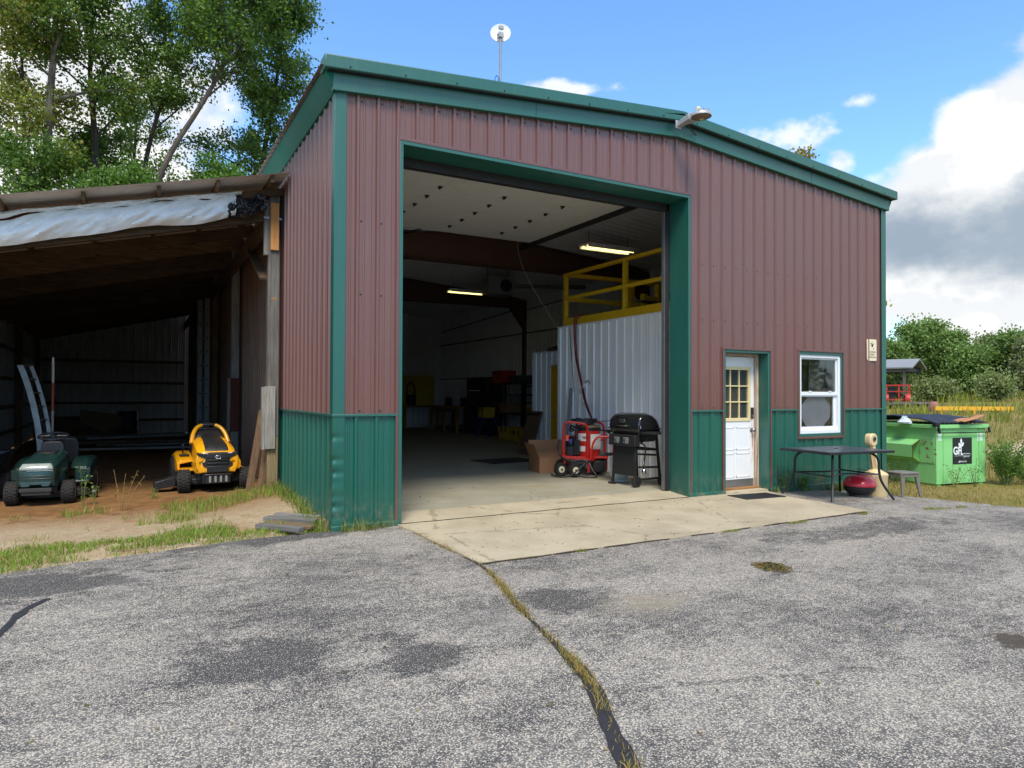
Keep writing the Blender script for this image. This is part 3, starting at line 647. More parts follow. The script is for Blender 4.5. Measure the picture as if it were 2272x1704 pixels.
# ---- window
win = bpy.data.objects.new('window', None); COL.objects.link(win); win.parent = bld
PVC = paint('white_vinyl', S(228, 230, 230), .35, 0, .03, 4)
part('outer_trim', BRN, lambda m: (m.box(7.33, 8.48, -.036, 0, 2.165, 2.195), m.box(7.33, 8.48, -.034, 0, .765, .80), m.box(7.33, 7.362, -.035, 0, .80, 2.165), m.box(8.448, 8.48, -.035, 0, .80, 2.165)), win)
part('reveal', GRT, lambda m: (m.box(7.362, 7.395, -.02, .09, .80, 2.165), m.box(8.415, 8.448, -.02, .09, .80, 2.165), m.box(7.395, 8.415, -.02, .09, .80, .845), m.box(7.395, 8.415, -.02, .09, 2.12, 2.165)), win)
part('frame', PVC, lambda m: (m.box(7.395, 7.45, .0, .09, .845, 2.12), m.box(8.36, 8.415, .0, .09, .845, 2.12), m.box(7.45, 8.36, .0, .09, .845, .90), m.box(7.45, 8.36, .0, .09, 2.07, 2.12)), win, .004)
us = part('sash', PVC, lambda m: (m.box(7.45, 7.475, .03, .06, 1.50, 2.07), m.box(8.335, 8.36, .03, .06, 1.50, 2.07), m.box(7.45, 8.36, .02, .06, 1.46, 1.52), m.box(7.475, 8.335, .03, .06, 2.045, 2.07)), win, .003)
ls = part('sash', PVC, lambda m: (m.box(7.45, 7.50, .045, .08, .90, 1.46), m.box(8.30, 8.36, .045, .08, .90, 1.46), m.box(7.50, 8.30, .045, .08, .90, .955), m.box(7.50, 8.30, .04, .08, 1.44, 1.46)), win, .003)
GW = NT('window_glass'); GW.col((.9, .95, .95)); GW.rough(.02); GW.b.inputs['Transmission Weight'].default_value = 1; GW.b.inputs['IOR'].default_value = 1.45; GW = GW.m
part('pane', GW, jbox(7.475, 8.335, .043, .047, 1.52, 2.045), us, 0); part('pane', GW, jbox(7.50, 8.30, .060, .064, .955, 1.44), ls, 0)
for xx in (7.65, 8.15): part('latch', PVC, jbox(xx, xx+.05, .005, .03, 1.52, 1.535), us, .003)
fab = paint('grey_film', S(150, 148, 155), .6, 0, .25, 6, bump=.4, bs=9)
part('film_sheet', fab, lambda m: m.prism([(7.70, .93), (8.06, .93), (8.26, 1.10), (8.26, 1.30), (8.12, 1.44), (7.72, 1.44), (7.52, 1.28), (7.52, 1.12)], 'xz', .082, .085), win, 0)
part('blind', paint('dim_blind', S(90, 84, 72), .7), lambda m: (m.box(7.95, 8.33, .25, .26, 1.5, 2.05),), win, 0)
# ---- things fixed to the building but liftable: sign, lamp, dish
sg = thing('wall_sign', 'small cream rounded sign with eye symbol on maroon wall near right corner', 'sign', (9.235, -.024, 2.245))
CRM = paint('cream_plastic', S(226, 212, 178), .5, 0, .06, 6); INK = paint('sign_ink', S(52, 50, 40), .6, var=.05)
m = MB(); m.prism(rrect(.27, .37, .035), 'xz', 0, .012); m.obj('plate', CRM, sg)
m = MB(); m.prism([(-.03, .09), (.045, .115), (.02, .055), (-.005, .05)], 'xz', -.002, 0.001); m.prism([(.03, .03), (.045, .035), (.05, .005), (.04, .01)], 'xz', -.002, .001); m.prism([(-.05, .11), (0, .13), (.02, .125), (-.045, .10)], 'xz', -.002, .001); m.obj('eye_symbol', INK, sg)
text('lettering', '24 HOUR', .045, INK, sg, (0, -.001, -.035)); text('lettering', 'VIDEO', .045, INK, sg, (0, -.001, -.08)); text('lettering', 'SURVEILLANCE', .033, INK, sg, (0, -.001, -.125))
# ================================================================== ROOF FITTINGS
ALU = paint('cast_aluminium', S(168, 170, 172), .45, .3, .08, 8)
lamp = thing('yard_light', 'grey cobra-head yard light bolted to the roof ridge fascia', 'lamp', (4.69, -.163, 5.22), 8); lamp.scale = (.74,)*3
lp = [(0, 0, 0), (.04, -.14, .05), (.09, -.26, .085)]
m = MB(); m.box(-.07, .07, -.02, .0, -.09, .06); m.obj('bracket', ALU, lamp, .006)
m = MB(); m.loft([[(x0+w*a, y0, z0+h*b) for a, b in ((-1,-1),(1,-1),(1,.6),(.6,1),(-.6,1),(-1,.6))] for x0, y0, z0, w, h in ((0, -.01, -.02, .045, .05), (.03, -.16, .03, .07, .06), (.07, -.30, .055, .13, .07))]); m.obj('arm_housing', ALU, lamp, .008)
m = MB(); m.lathe([(.02, .11), (.10, .105), (.16, .07), (.185, .02), (.185, .0), (.172, .0), (.172, .015), (.10, .07), (0, .075)], 28, (.10, -.46, .015)); m.obj('reflector_housing', ALU, lamp)
for k in range(9):
    a = R(200+k*35); m = MB(); m.bar((.10+.10*math.cos(a), -.46+.10*math.sin(a), .125), (.10+.17*math.cos(a), -.46+.17*math.sin(a), .08), .012, .035); m.obj('cooling_fin', ALU, lamp)
m = MB(); m.lathe([(0, -.035), (.07, -.03), (.13, -.01), (.165, .012), (.16, .02), (.1, .02), (0, .02)], 24, (.10, -.46, .0)); m.obj('lens', paint('smoky_lens', S(120, 105, 85), .15, 0, .1), lamp)
m = MB(); m.lathe([(0, -.002), (.035, 0), (.045, .03), (.03, .06)], 12, (.10, -.46, -.04)); m.obj('bulb', paint('amber_bulb', S(205, 180, 130), .2), lamp)
m = MB(); m.lathe([(.045, .0), (.045, .07), (.03, .085), (0, .09)], 14, (.06, -.42, .115)); m.obj('photocell', paint('photocell', S(214, 206, 170), .5), lamp)
m = MB(); m.tube(smoothpts([(.10, -.30, .02), (.22, -.10, -.02), (.42, -.02, -.10), (.55, .0, -.085)]), .009, 6); m.tube(smoothpts([(.18, -.02, .06), (.36, -.03, -.02), (.55, .0, -.085)]), .008, 6); m.obj('cable', BLK, lamp)
dish = thing('dish_antenna', 'white round dish antenna on a thin grey mast above the roof', 'antenna', (4.82, 5.35, RIDGE+.30))
m = MB(); m.lathe([(.05, -.05), (.05, .0), (.022, .01)], 12); m.obj('mast_foot', DKM, dish)
m = MB(); m.tube([(0, 0, -.02), (0, 0, 3.62)], .024, 10); m.obj('mast', GAL, dish)
WD = paint('dish_white', S(225, 226, 226), .5, 0, .05, 5)
m = MB(); m.lathe([(.0, .09), (.08, .08), (.15, .05), (.20, .01), (.215, -.01), (.215, -.03), (.19, -.02), (.1, .02), (0, .035)], 32, (0, 0, 0), 'y'); dd = m.obj('reflector', WD, dish); dd.location = (.05, .09, 3.72); dd.rotation_euler = (R(-10), 0, R(-28))
m = MB(); m.box(-.05, .05, -.06, -.0, 3.74, 3.82); m.obj('radio_unit', ALU, dish, .01)
m = MB(); m.box(-.05, .05, -.05, .06, 3.58, 3.68); m.tube([(-.08, 0, 3.63), (.08, 0, 3.63)], .018, 8); m.obj('mount_clamp', ALU, dish)
m = MB(); m.tube([(-.08+.05*math.cos(R(a)), .0, 2.62+.14*math.sin(R(a))) for a in range(0, 360, 20)], .009, 6, closed=True); m.obj('cable_loop', paint('blue_cable', S(30, 90, 170), .5), dish)
m = MB(); m.box(-.035, .035, -.035, .035, 2.60, 2.63); m.obj('cable_tie', BLK, dish)

# ================================================================== WORKSHOP INTERIOR
FZ = .056
YEL = paint('yellow_paint', S(214, 172, 24), .5, 0, .10, 3, dirt=.25, dirtc=S(120, 92, 30))
room = thing('storage_room', 'white ribbed steel storage room just inside the big door', 'room', (0, 0, 0))
PX, PY0, PY1, PZ = 5.7, .47, 4.40, 2.80
sheet('wall_panel', WHT, room, PY0, PY1, FZ, PZ, lambda u, o, h: (PX-o, u, h))
sheet('wall_panel', WHT, room, PX, W-.2, FZ, PZ, lambda u, o, h: (u, PY1+o, h))
part('cap_trim', WHT, lambda m: (m.box(PX-.028, PX+.01, PY0, PY1+.02, PZ, PZ+.03),), room)
part('corner_trim', WHT, lambda m: m.box(PX-.024, PX+.02, PY1-.03, PY1+.024, FZ, PZ), room)
part('loft_deck', wood('loft_boards', S(110, 88, 62), S(84, 64, 44), 'y'), lambda m: m.box(PX+.012, W-.2, PY0, PY1, PZ-.06, PZ+.02), room, 0)
rail = thing('guard_rail', 'yellow steel guard rail around the loft of the white room', 'railing', (0, 0, PZ+.03))
RL = [('corner', PX+.03, 4.20), ('m', PX+.03, 2.30), ('e', PX+.03, .52)]
for _, x, y in RL: part('post', YEL, lambda m: m.box(x-.038, x+.038, y-.038, y+.038, 0, 1.0), rail, .004)
for y in (6.9, 8.3): pass
for x in (7.4, 9.1): part('post', YEL, lambda m: m.box(x-.045, x+.045, 4.155, 4.245, 0, 1.0), rail, .004)
part('top_rail', YEL, lambda m: m.box(PX-.015, PX+.075, .48, 4.25, 1.0, 1.055), rail, .004); part('top_rail', YEL, lambda m: m.box(PX+.08, 9.2, 4.15, 4.249, 1.0, 1.072), rail, .004)
part('mid_rail', YEL, lambda m: m.box(PX-.015, PX+.015, .48, 4.2, .51, .58), rail, .004); part('mid_rail', YEL, lambda m: m.box(PX+.08, 9.2, 4.16, 4.19, .50, .59), rail, .004)
part('toe_board', YEL, lambda m: m.box(PX-.016, PX+.012, .48, 4.2, .0, .145), rail, .004); part('toe_board', YEL, lambda m: m.box(PX+.08, 9.2, 4.15, 4.18, .0, .17), rail, .004)
gate = thing('ladder_gate', 'low yellow wooden gate standing on the loft behind the guard rail', 'gate', (6.9, 3.2, PZ+.02), 8)
for x, h in ((0, .62), (.42, .85), (1.0, .85), (1.75, .80)): part('upright', YEL, lambda m: m.box(x-.05, x+.05, -.05, .05, 0, h), gate, .004)
for x0, x1, z in ((0, .42, .08), (0, .42, .50), (1.0, 1.75, .72)): part('crossbar', YEL, lambda m: m.box(x0+.05, x1-.05, -.03, .03, z, z+.09), gate, .004)
dbx = thing('dark_crate', 'dark brown crate on the loft beside the guard rail', 'crate', (6.6, 1.4, PZ+.02), 4)
part('crate_side', wood('dark_crate_wood', S(70, 52, 44), S(50, 38, 34), 'y'), lambda m: (m.box(-.4, .4, -.5, .5, 0, .04), m.box(-.4, -.37, -.5, .5, .04, .42), m.box(.37, .4, -.5, .5, .04, .42), m.box(-.37, .37, -.5, -.47, .04, .42), m.box(-.37, .37, .47, .5, .04, .42)), dbx)
shb = thing('loft_board', 'grey plank laid across the yellow loft gate', 'plank', (6.75, 3.05, PZ+.42), 5)
part('board', wood('grey_board', S(120, 108, 92), S(90, 80, 68), 'x'), lambda m: m.box(-.3, 1.5, -.28, -.08, .0, .03), shb)
# second, lower partition with a yellow door
off = thing('office_partition', 'lower white ribbed partition with a yellow door behind the storage room', 'partition', (0, 0, 0))
OXX = 6.5
sheet('wall_panel', WHT, off, 4.46, 5.10, FZ, 2.42, lambda u, o, h: (OXX-o, u, h)); sheet('wall_panel', WHT, off, 5.10, 5.98, 2.13, 2.42, lambda u, o, h: (OXX-o, u, h)); sheet('wall_panel', WHT, off, 5.98, 6.78, FZ, 2.42, lambda u, o, h: (OXX-o, u, h))
part('cap_trim', WHT, lambda m: m.box(OXX-.026, OXX+.02, 4.46, 6.80, 2.42, 2.45), off); part('end_wall', WHT, lambda m: m.box(OXX, W-.2, 6.78, 6.82, FZ, 2.42), off)
yd = part('yellow_door', YEL, lambda m: m.box(OXX-.012, OXX+.03, 5.12, 5.96, FZ, 2.10), off, .004)
part('knob', STEEL, lambda m: m.lathe([(.03, 0), (.012, -.02), (.012, -.04), (.028, -.05), (.02, -.075), (0, -.078)], 12, (OXX-.012, 5.80, .96), 'x'), yd, 0)
part('door_casing', WHT, lambda m: (m.box(OXX-.03, OXX+.0, 5.04, 5.115, FZ, 2.13), m.box(OXX-.03, OXX, 5.965, 6.04, FZ, 2.13)), off)
drop = thing('folded_tarp', 'dark folded tarp lying on top of the low white partition', 'tarp', (6.5, 5.6, 2.45), 90)
m = MB(); m.loft([[(x, w*math.cos(R(a)), .012+h*max(0, math.sin(R(a)))) for a in range(0, 360, 40)] for x, w, h in ((-.7, .05, .03), (-.5, .14, .10), (-.1, .17, .13), (.3, .15, .09), (.55, .05, .03))]); m.obj('cloth', paint('dark_tarp', S(34, 34, 38), .6), drop)
# fluorescent fixtures
TUBE = emis('warm_tube', (1.0, .84, .30), .9)
def fixture(loc, rz, label):
    t = thing('fluorescent_light', label, 'light', loc, rz, 'fluorescent fixtures hung under the workshop ceiling')
    part('housing', WHT, lambda m: (m.box(-.62, .62, -.17, .17, .05, .09), m.prism([(-.17, .05), (-.17, .0), (-.15, .0), (-.14, .05)], 'yz', -.62, .62), m.prism([(.17, .05), (.17, .0), (.15, .0), (.14, .05)], 'yz', -.62, .62), m.prism([(-.03, .05), (0, .02), (.03, .05)], 'yz', -.60, .60)), t, .003)
    for y in (-.085, .085): part('tube', TUBE, lambda m: m.tube([(-.59, y, .022), (.59, y, .022)], .02, 10), t, 0)
    for x in (-.5, .5): part('chain', DKM, lambda m: m.tube([(x, 0, .09), (x, 0, roofz(loc[0])-.11-loc[2])], .006, 5), t, 0)
fixture((6.75, 4.15, 4.45), 0, 'lit two-tube fluorescent light nearest the open door, above the yellow rail')
fixture((6.6, 10.6, 4.36), 0, 'smaller-looking lit fluorescent light deep inside, beyond the brown beam')
# heater, opener, cords
ht = thing('unit_heater', 'grey unit heater with pipe hung from the ceiling mid workshop', 'heater', (6.5, 8.6, 4.05), -10)
part('cabinet', paint('heater_grey', S(120, 122, 124), .5, .2), lambda m: m.box(-.35, .35, -.3, .3, 0, .45), ht, .01); part('fan_guard', DKM, lambda m: (m.lathe([(.16, 0), (.16, -.03), (.13, -.03), (.13, 0)], 20, (.12, -.3, .22), 'y'), m.tube([(.0, -.32, .22), (.26, -.32, .22)], .008, 5), m.tube([(.12, -.32, .09), (.12, -.32, .35)], .008, 5)), ht, 0)
part('flue', GAL, lambda m: m.tube(smoothpts([(.30, 0, .25), (.9, 0, .30), (2.6, .2, .38)]), .06, 10), ht, 0); [part('hanger', DKM, lambda m: m.tube([(x, 0, .45), (x, 0, .92)], .008, 5), ht, 0) for x in (-.3, .3)]
op = thing('door_opener', 'dark boxy door opener motor hanging under the white door sections', 'motor', (1.95, 4.7, 4.08))
part('motor_case', DKM, lambda m: (m.box(-.2, .2, -.15, .15, .0, .26), m.lathe([(.10, 0), (.10, .22), (.06, .26)], 14, (.2, 0, .13), 'x')), op, .015); [part('hanger', DKM, lambda m: m.bar((x, 0, .26), (x, 0, .76), .03, .01), op, 0) for x in (-.15, .15)]
part('arm', DKM, lambda m: (m.bar((.3, -.1, .22), (.5, -.35, .30), .03, .02), m.bar((.5, -.35, .30), (.85, -.45, .42), .03, .02)), op, 0)
pc = thing('pull_cord', 'thin red rope hanging from the ceiling left of the far light', 'rope', (3.55, 8.0, 2.75)); part('rope', paint('rope_red', S(130, 60, 55), .8), lambda m: m.tube(smoothpts([(0, 0, 2.1), (.01, 0, 1.0), (-.01, .0, .62), (.02, 0, .0)]), .012, 6), pc, 0); part('handle', paint('rope_red', S(130, 60, 55), .8), lambda m: m.lathe([(.0, .62), (.03, .66), (.03, .74), (0, .8)], 8), pc, 0)
wr = thing('light_cord', 'thin pale cord dangling from the ceiling beside the guard rail', 'cord', (5.45, 4.35, PZ+.03)); part('cord', paint('pale_cord', S(170, 160, 140), .7), lambda m: m.tube(smoothpts([(-.45, .6, 2.0), (-.42, .55, 1.4), (-.25, .3, .8), (.15, .0, .01)]), .006, 5), wr, 0)
# air hose down the white wall
hose = thing('red_hose', 'dark red hose hanging over the guard rail down the white wall', 'hose', (0, 0, 0))
RH = paint('red_rubber', S(120, 38, 44), .5); part('hose', RH, lambda m: m.tube(smoothpts([(5.80, 3.60, 2.99), (5.69, 3.72, 3.02), (5.625, 3.78, 2.9), (5.63, 3.72, 2.2), (5.62, 3.55, 1.8), (5.60, 3.35, 1.3), (5.5, 3.0, 1.03)], 3), .014, 8), hose, 0)
part('hose', RH, lambda m: m.tube(smoothpts([(5.80, 3.53, 2.99), (5.68, 3.64, 3.0), (5.615, 3.70, 2.85), (5.62, 3.66, 2.2), (5.61, 3.50, 1.8), (5.59, 3.30, 1.3), (5.48, 2.95, 1.03)], 3), .011, 8), hose, 0)
cd = thing('conduit_pole', 'long grey metal strip leaning against the white wall', 'pole', (0, 0, 0))
part('strip', paint('strip_grey', S(120, 122, 124), .5), lambda m: m.bar((5.30, 3.62, FZ), (5.64, 3.88, 1.58), .055, .03), cd, 0); part('wire', DKM, lambda m: m.tube([(5.66, 3.80, 1.5), (5.65, 3.95, 2.78)], .006, 5), cd, 0)
sp_ = thing('spray_gun', 'white spray gun hooked on the white ribbed wall', 'spray gun', (5.64, 3.50, 1.52)); part('body', PVC, lambda m: (m.bar((0, .06, -.02), (-.02, -.12, .14), .05, .07),), sp_, .012); part('trigger', PVC, lambda m: m.bar((-.01, -.02, -.1), (-.01, -.06, -.24), .03, .06), sp_, .01); part('hook', DKM, lambda m: m.tube(smoothpts([(0, -.1, .15), (.02, -.16, .22), (.04, -.2, .15)]), .008, 6), sp_, 0)
# workbenches, shelves and stores along the far walls ---------------------
BW = wood('bench_wood', S(168, 132, 76), S(140, 106, 58), 'x')
pb = thing('pegboard', 'yellow pegboard with hanging parts on the rear workshop wall', 'pegboard', (5.6, D-.175, .95)); part('panel', paint('peg_yellow', S(190, 160, 40), .6, dirt=.3), lambda m: m.box(-2.4, 3.55, -.02, 0, 0, 1.25), pb, 0)
for x, r in ((1.85, .20), (2.85, .0)):
    if r: part('saw_blade', STEEL, lambda m: m.lathe([(.05, -.02), (.17, -.022), (.17, -.03), (.05, -.03)], 20, (x, 0, .65), 'y'), pb, 0)
part('belt_loop', BLK, lambda m: m.tube([(2.5+.17*math.cos(R(a)), -.06, .62+.36*math.sin(R(a))) for a in range(-50, 231, 20)], .022, 6), pb, 0)
part('belt_loop', BLK, lambda m: m.tube([(1.2+.12*math.cos(R(a)), -.05, .7+.2*math.sin(R(a))) for a in range(0, 360, 24)], .02, 6, closed=True), pb, 0)
wb = thing('workbench', 'long wooden workbench along the rear wall under the yellow pegboard', 'workbench', (5.6, D-.2, FZ))
part('bench_top', BW, lambda m: m.box(-2.6, 3.5, -.75, 0, .86, .92), wb)
for x in (-2.5, -1.0, .5, 2.0, 3.4):
    for y in (-.7, -.08): part('leg', BW, lambda m: m.box(x-.045, x+.045, y-.045, y+.045, 0, .86), wb)
wb2 = thing('side_workbench', 'wooden workbench with open legs in the rear right corner', 'workbench', (8.75, 16.4, FZ))
part('bench_top', BW, lambda m: m.box(-.45, .6, -1.2, 1.3, .86, .93), wb2); part('apron', BW, lambda m: m.box(-.42, -.38, -1.15, 1.25, .72, .86), wb2); part('shelf', BW, lambda m: m.box(-.40, .55, -1.1, 1.2, .14, .18), wb2)
for y in (-1.1, .05, 1.2):
    for x in (-.38, .5): part('leg', BW, lambda m: m.box(x-.05, x+.05, y-.05, y+.05, 0, .86), wb2)
def shelf_unit(label, x, y0, y1, levels, h, mat=DKM):
    t = thing('storage_shelf', label, 'shelf', (x, (y0+y1)/2, FZ)); w = (y1-y0)/2
    for yy in (-w, w):
        for xx in (-.28, .28): part('upright', mat, lambda m: m.box(xx-.025, xx+.025, yy-.025, yy+.025, 0, h), t, 0)
    for z in levels: part('shelf', mat, lambda m: m.box(-.3, .3, -w, w, z, z+.04), t, 0)
    return t
shelf_unit('dark steel shelf with yellow cases nearest the yellow door', 8.95, 8.6, 10.9, (.08, .62, 1.12, 1.62), 1.7)
shelf_unit('dark steel shelf in the middle of the right wall holding red bins', 8.95, 11.1, 13.2, (.08, .75, 1.35, 1.72), 1.8)
cab = thing('tool_cabinet', 'tall dark tool cabinet between shelves and corner workbench', 'cabinet', (8.95, 14.2, FZ)); part('carcass', paint('cabinet_dark', S(40, 38, 40), .5), lambda m: m.box(-.35, .3, -.75, .75, 0, 1.95), cab, .01)
for k in range(5): part('drawer', DKM, lambda m: m.box(-.375, -.35, -.70, .70, .12+k*.19, .29+k*.19), cab, .005)
part('light_strip', PVC, lambda m: m.box(-.39, -.35, -.3, .5, 1.50, 1.53), cab, 0)
def bin_(name, label, cat, x, y, z, sx, sy, sz, mat, lid=None, group=None):
    t = thing(name, label, cat, (x, y, z), random.Random(label).uniform(-4, 4), group)
    part('body', mat, lambda m: m.loft([[(sx/2*k*a, sy/2*k*b, zz) for a, b in ((-1,-1),(1,-1),(1,1),(-1,1))] for k, zz in ((.9, 0), (1, sz*.9), (1, sz))]), t, .008)
    part('lid', lid or mat, lambda m: m.box(-sx*.52, sx*.52, -sy*.52, sy*.52, sz, sz+.03), t, .006)
    for yy in (-.16, .10): part('latch', DKM, lambda m: m.box(-sx*.53, -sx*.5, yy, yy+.06, sz*.7, sz+.01), t, 0)
YC = paint('yellow_case', S(196, 160, 50), .5, dirt=.3); RB_ = paint('red_bin', S(176, 42, 28), .5); RB2 = paint('dark_red_bin', S(140, 30, 40), .5); CB = paint('kraft', S(150, 116, 78), .8); BLU = paint('blue_case', S(30, 44, 110), .5); GRYB = paint('grey_bin', S(66, 68, 74), .6)
bin_('bin', 'bright red storage bin on top of the middle shelf', 'bin', 8.9, 12.7, FZ+1.76, .5, .75, .38, RB_)
bin_('bin', 'dark red storage bin on top of the shelf near the yellow door', 'bin', 8.9, 9.9, FZ+1.66, .5, .7, .26, RB2)
bin_('bin', 'grey storage bin at the right end of the top shelf', 'bin', 8.95, 9.0, FZ+1.66, .5, .55, .34, GRYB)
bin_('bin', 'dark bin between the two red bins on the shelf tops', 'bin', 8.95, 11.65, FZ+1.76, .5, .7, .2, GRYB)
bin_('carton', 'brown carton on the middle level of the near shelf', 'carton', 8.9, 10.0, FZ+1.16, .5, .75, .36, CB)
bin_('carton', 'brown carton on the middle shelf below the red bin', 'carton', 8.9, 12.3, FZ+.79, .5, .55, .3, CB)
for y, z, s, l in ((10.45, FZ+.66, .5, 'yellow case at the left of the second shelf level'), (9.85, FZ+.66, .46, 'yellow case right of another on the second shelf level'), (8.55, FZ, .0, '')):
    if s: bin_('tool_case', l, 'case', 8.85, y, z, .5, s, .32, YC, None, 'yellow tool cases on the near shelf')
for x, y, s, h, l in ((8.33, 11.2, .72, .36, 'large yellow case on the floor in front of the shelf'), (8.33, 10.42, .5, .30, 'yellow case on the floor right of the large one'), (8.3, 9.8, .5, .26, 'small yellow case on the floor nearest the leaning plank')):
    bin_('tool_case', l, 'case', x, y, FZ, .5, s, h, YC, None, 'yellow tool cases on the workshop floor')
bin_('tool_case', 'yellow case standing on the stool by the cabinet', 'case', 8.4, 13.0, FZ+.62, .4, .5, .3, YC)
for k, y in enumerate((12.6, 13.5)):
    t = thing('saw_horse', 'blue folding saw horse %s on the workshop floor' % ('nearer the yellow cases' if k == 0 else 'nearer the corner workbench'), 'saw horse', (8.3, y, FZ), 90, 'blue saw horses')
    part('beam', BLU, lambda m: m.box(-.4, .4, -.05, .05, .56, .62), t, .005)
    for sx in (-1, 1):
        for sy in (-1, 1): part('leg', BLU, lambda m: m.bar((sx*.32, sy*.04, .57), (sx*.38, sy*.24, .0), .05, .03), t, 0)
for x, z, l, mt, s in ((7.3, .98, 'white bucket on the rear workbench', PVC, (.13, .28)), (8.0, .98, 'dark grinder drum on the rear workbench', DKM, (.2, .4)), (6.6, .98, 'small dark can on the left of the rear workbench', DKM, (.09, .2))):
    t = thing('bucket', l, 'bucket', (x, D-.55, z)); part('body', mt, lambda m: m.lathe([(s[0]*.85, 0), (s[0], s[1]), (s[0]*1.06, s[1]), (s[0]*1.06, s[1]+.02), (s[0]*.9, s[1]+.02), (s[0]*.8, .05), (0, .05)], 16), t, 0); part('handle', DKM, lambda m: m.tube([(s[0]*1.06*math.cos(R(a)), s[0]*1.06*math.sin(R(a))*.2, s[1]+s[0]*.9*math.sin(R(a))) for a in range(0, 181, 20)], .006, 5), t, 0)
for x, y, l in ((8.75, 15.5, 'dark bench vise near the front of the corner workbench'), (8.8, 17.0, 'dark bench grinder at the back of the corner workbench')):
    t = thing('bench_tool', l, 'tool', (x, y, FZ+.93)); part('base', DKM, lambda m: m.box(-.12, .12, -.1, .1, 0, .08), t, .01); part('body', DKM, lambda m: (m.box(-.1, .1, -.08, .08, .08, .26), m.lathe([(.09, -.16), (.09, .16)], 14, (0, 0, .24), 'y')), t, .01)
tr = thing('floor_jack_trays', 'dark low tray stack under the rear workbench', 'tray', (6.2, D-.6, FZ)); part('tray', DKM, lambda m: (m.box(-.6, .6, -.25, .25, 0, .12), m.box(-.5, .5, -.2, .2, .12, .26)), tr, .01)
pk = thing('leaning_board', 'brown board leaning against the low white partition', 'board', (6.12, 6.55, FZ)); part('board', wood('brown_board', S(128, 100, 78), S(100, 76, 60), 'z'), lambda m: m.add([(0, -.32, 0), (0, .32, 0), (.04, .32, 0), (.04, -.32, 0), (.30, -.30, 1.0), (.30, .30, 1.0), (.34, .30, 1.0), (.34, -.30, 1.0)], [(0,1,2,3),(7,6,5,4),(0,4,5,1),(1,5,6,2),(2,6,7,3),(3,7,4,0)]), pk, .004); part('batten', DKM, lambda m: m.bar((.23, -.3, .94), (.23, .3, .94), .05, .04), pk, 0)
mt_ = thing('floor_mat', 'dark rubber mat lying on the floor behind the cardboard box', 'mat', (5.0, 5.4, FZ), 5); part('mat', BLK, lambda m: m.box(-.6, .6, -.45, .45, 0, .008), mt_, 0)
# ---- cardboard box with open flaps
KR = paint('cardboard', S(176, 124, 82), .8, 0, .06, 3, bump=.15, bs=20); KRI = KR
bx = thing('cardboard_box', 'open brown cardboard box on the workshop floor', 'box', (4.86, 3.36, FZ), -12)
hw, hd, hh, t_ = .33, .29, .27, .006
for nm, b in (('side', (-hw, hw, -hd, -hd+t_, 0, hh)), ('side', (-hw, hw, hd-t_, hd, 0, hh)), ('side', (-hw, -hw+t_, -hd+t_, hd-t_, 0, hh)), ('side', (hw-t_, hw, -hd+t_, hd-t_, 0, hh)), ('bottom', (-hw+t_, hw-t_, -hd+t_, hd-t_, .002, .01))): part(nm, KR, jbox(*b), bx, 0)
part('flap', KR, lambda m: m.bar((-.0, hd, hh), (-.0, hd+.05, hh+.28), hw*2, t_, (0, 1, .1)), bx, 0)
part('flap', KR, lambda m: m.bar((-hw, 0, hh), (-hw-.10, 0, hh+.24), hd*2, t_, (1, 0, .1)), bx, 0)
part('flap', KR, lambda m: m.bar((0, -hd+.005, hh), (0, -hd+.25, hh+.10), hw*2-.02, t_, (0, 1, .2)), bx, 0)
part('flap', KR, lambda m: m.bar((hw, 0, hh), (hw+.19, 0, hh+.20), hd*2, t_, (-1, 0, .2)), bx, 0)
part('packing_tape', paint('grey_tape', S(150, 130, 112), .4), lambda m: m.box(.02, .11, -hd-.0015, -hd, 0, hh), bx, 0)
wc = thing('paper_cup', 'small white carton on the floor between cardboard box and pressure washer', 'carton', (5.12, 2.98, FZ)); part('cup', PVC, lambda m: m.loft([[(a*k, b*k, z) for a, b in ((-.05,-.05),(.05,-.05),(.05,.05),(-.05,.05))] for k, z in ((1, 0), (1, .16), (.3, .20))]), wc, .003)
# ================================================================== PRESSURE WASHER, GRILL AND TANK BY THE WHITE WALL
REDP = paint('red_machine_paint', S(196, 34, 26), .4, 0, .12, 5, dirt=.25, dirtc=S(90, 40, 30)); HOSE = paint('black_hose', (.02, .02, .021), .5); HUB = paint('cream_hub', S(222, 208, 170), .5, dirt=.3)
LABW = paint('white_label', S(228, 224, 214), .6, 0, .05, 20, dirt=.15)
pw = thing('pressure_washer', 'red tubular-framed hot pressure washer with drum beside the white wall', 'pressure washer', (4.93, 2.42, FZ), -29)
def tubep(name, pts, r, mat=REDP, it=2, par=pw, n=8): return part(name, mat, lambda m: m.tube(smoothpts(pts, it), r, n), par, 0)
tubep('frame_hoop', [(-.35, .0, .34), (-.35, .0, .84), (-.31, .0, .93), (-.22, .0, .93), (.0, .0, .90), (.07, .0, .86), (.07, .0, .3)], .02)
tubep('frame_hoop', [(-.10, .45, .34), (-.10, .45, .86), (-.02, .45, .94), (.30, .45, .92), (.42, .45, .85), (.42, .45, .3)], .02)
tubep('handle_hoop', [(.10, -.12, .30), (.13, -.12, .55), (.20, -.12, .67), (.28, -.12, .69), (.43, -.12, .68), (.50, -.12, .60), (.50, -.06, .40)], .018)
tubep('frame_rail', [(-.36, .0, .66), (-.10, .45, .66)], .016, it=0); tubep('frame_rail', [(.07, .0, .60), (.42, .45, .60)], .016, it=0)
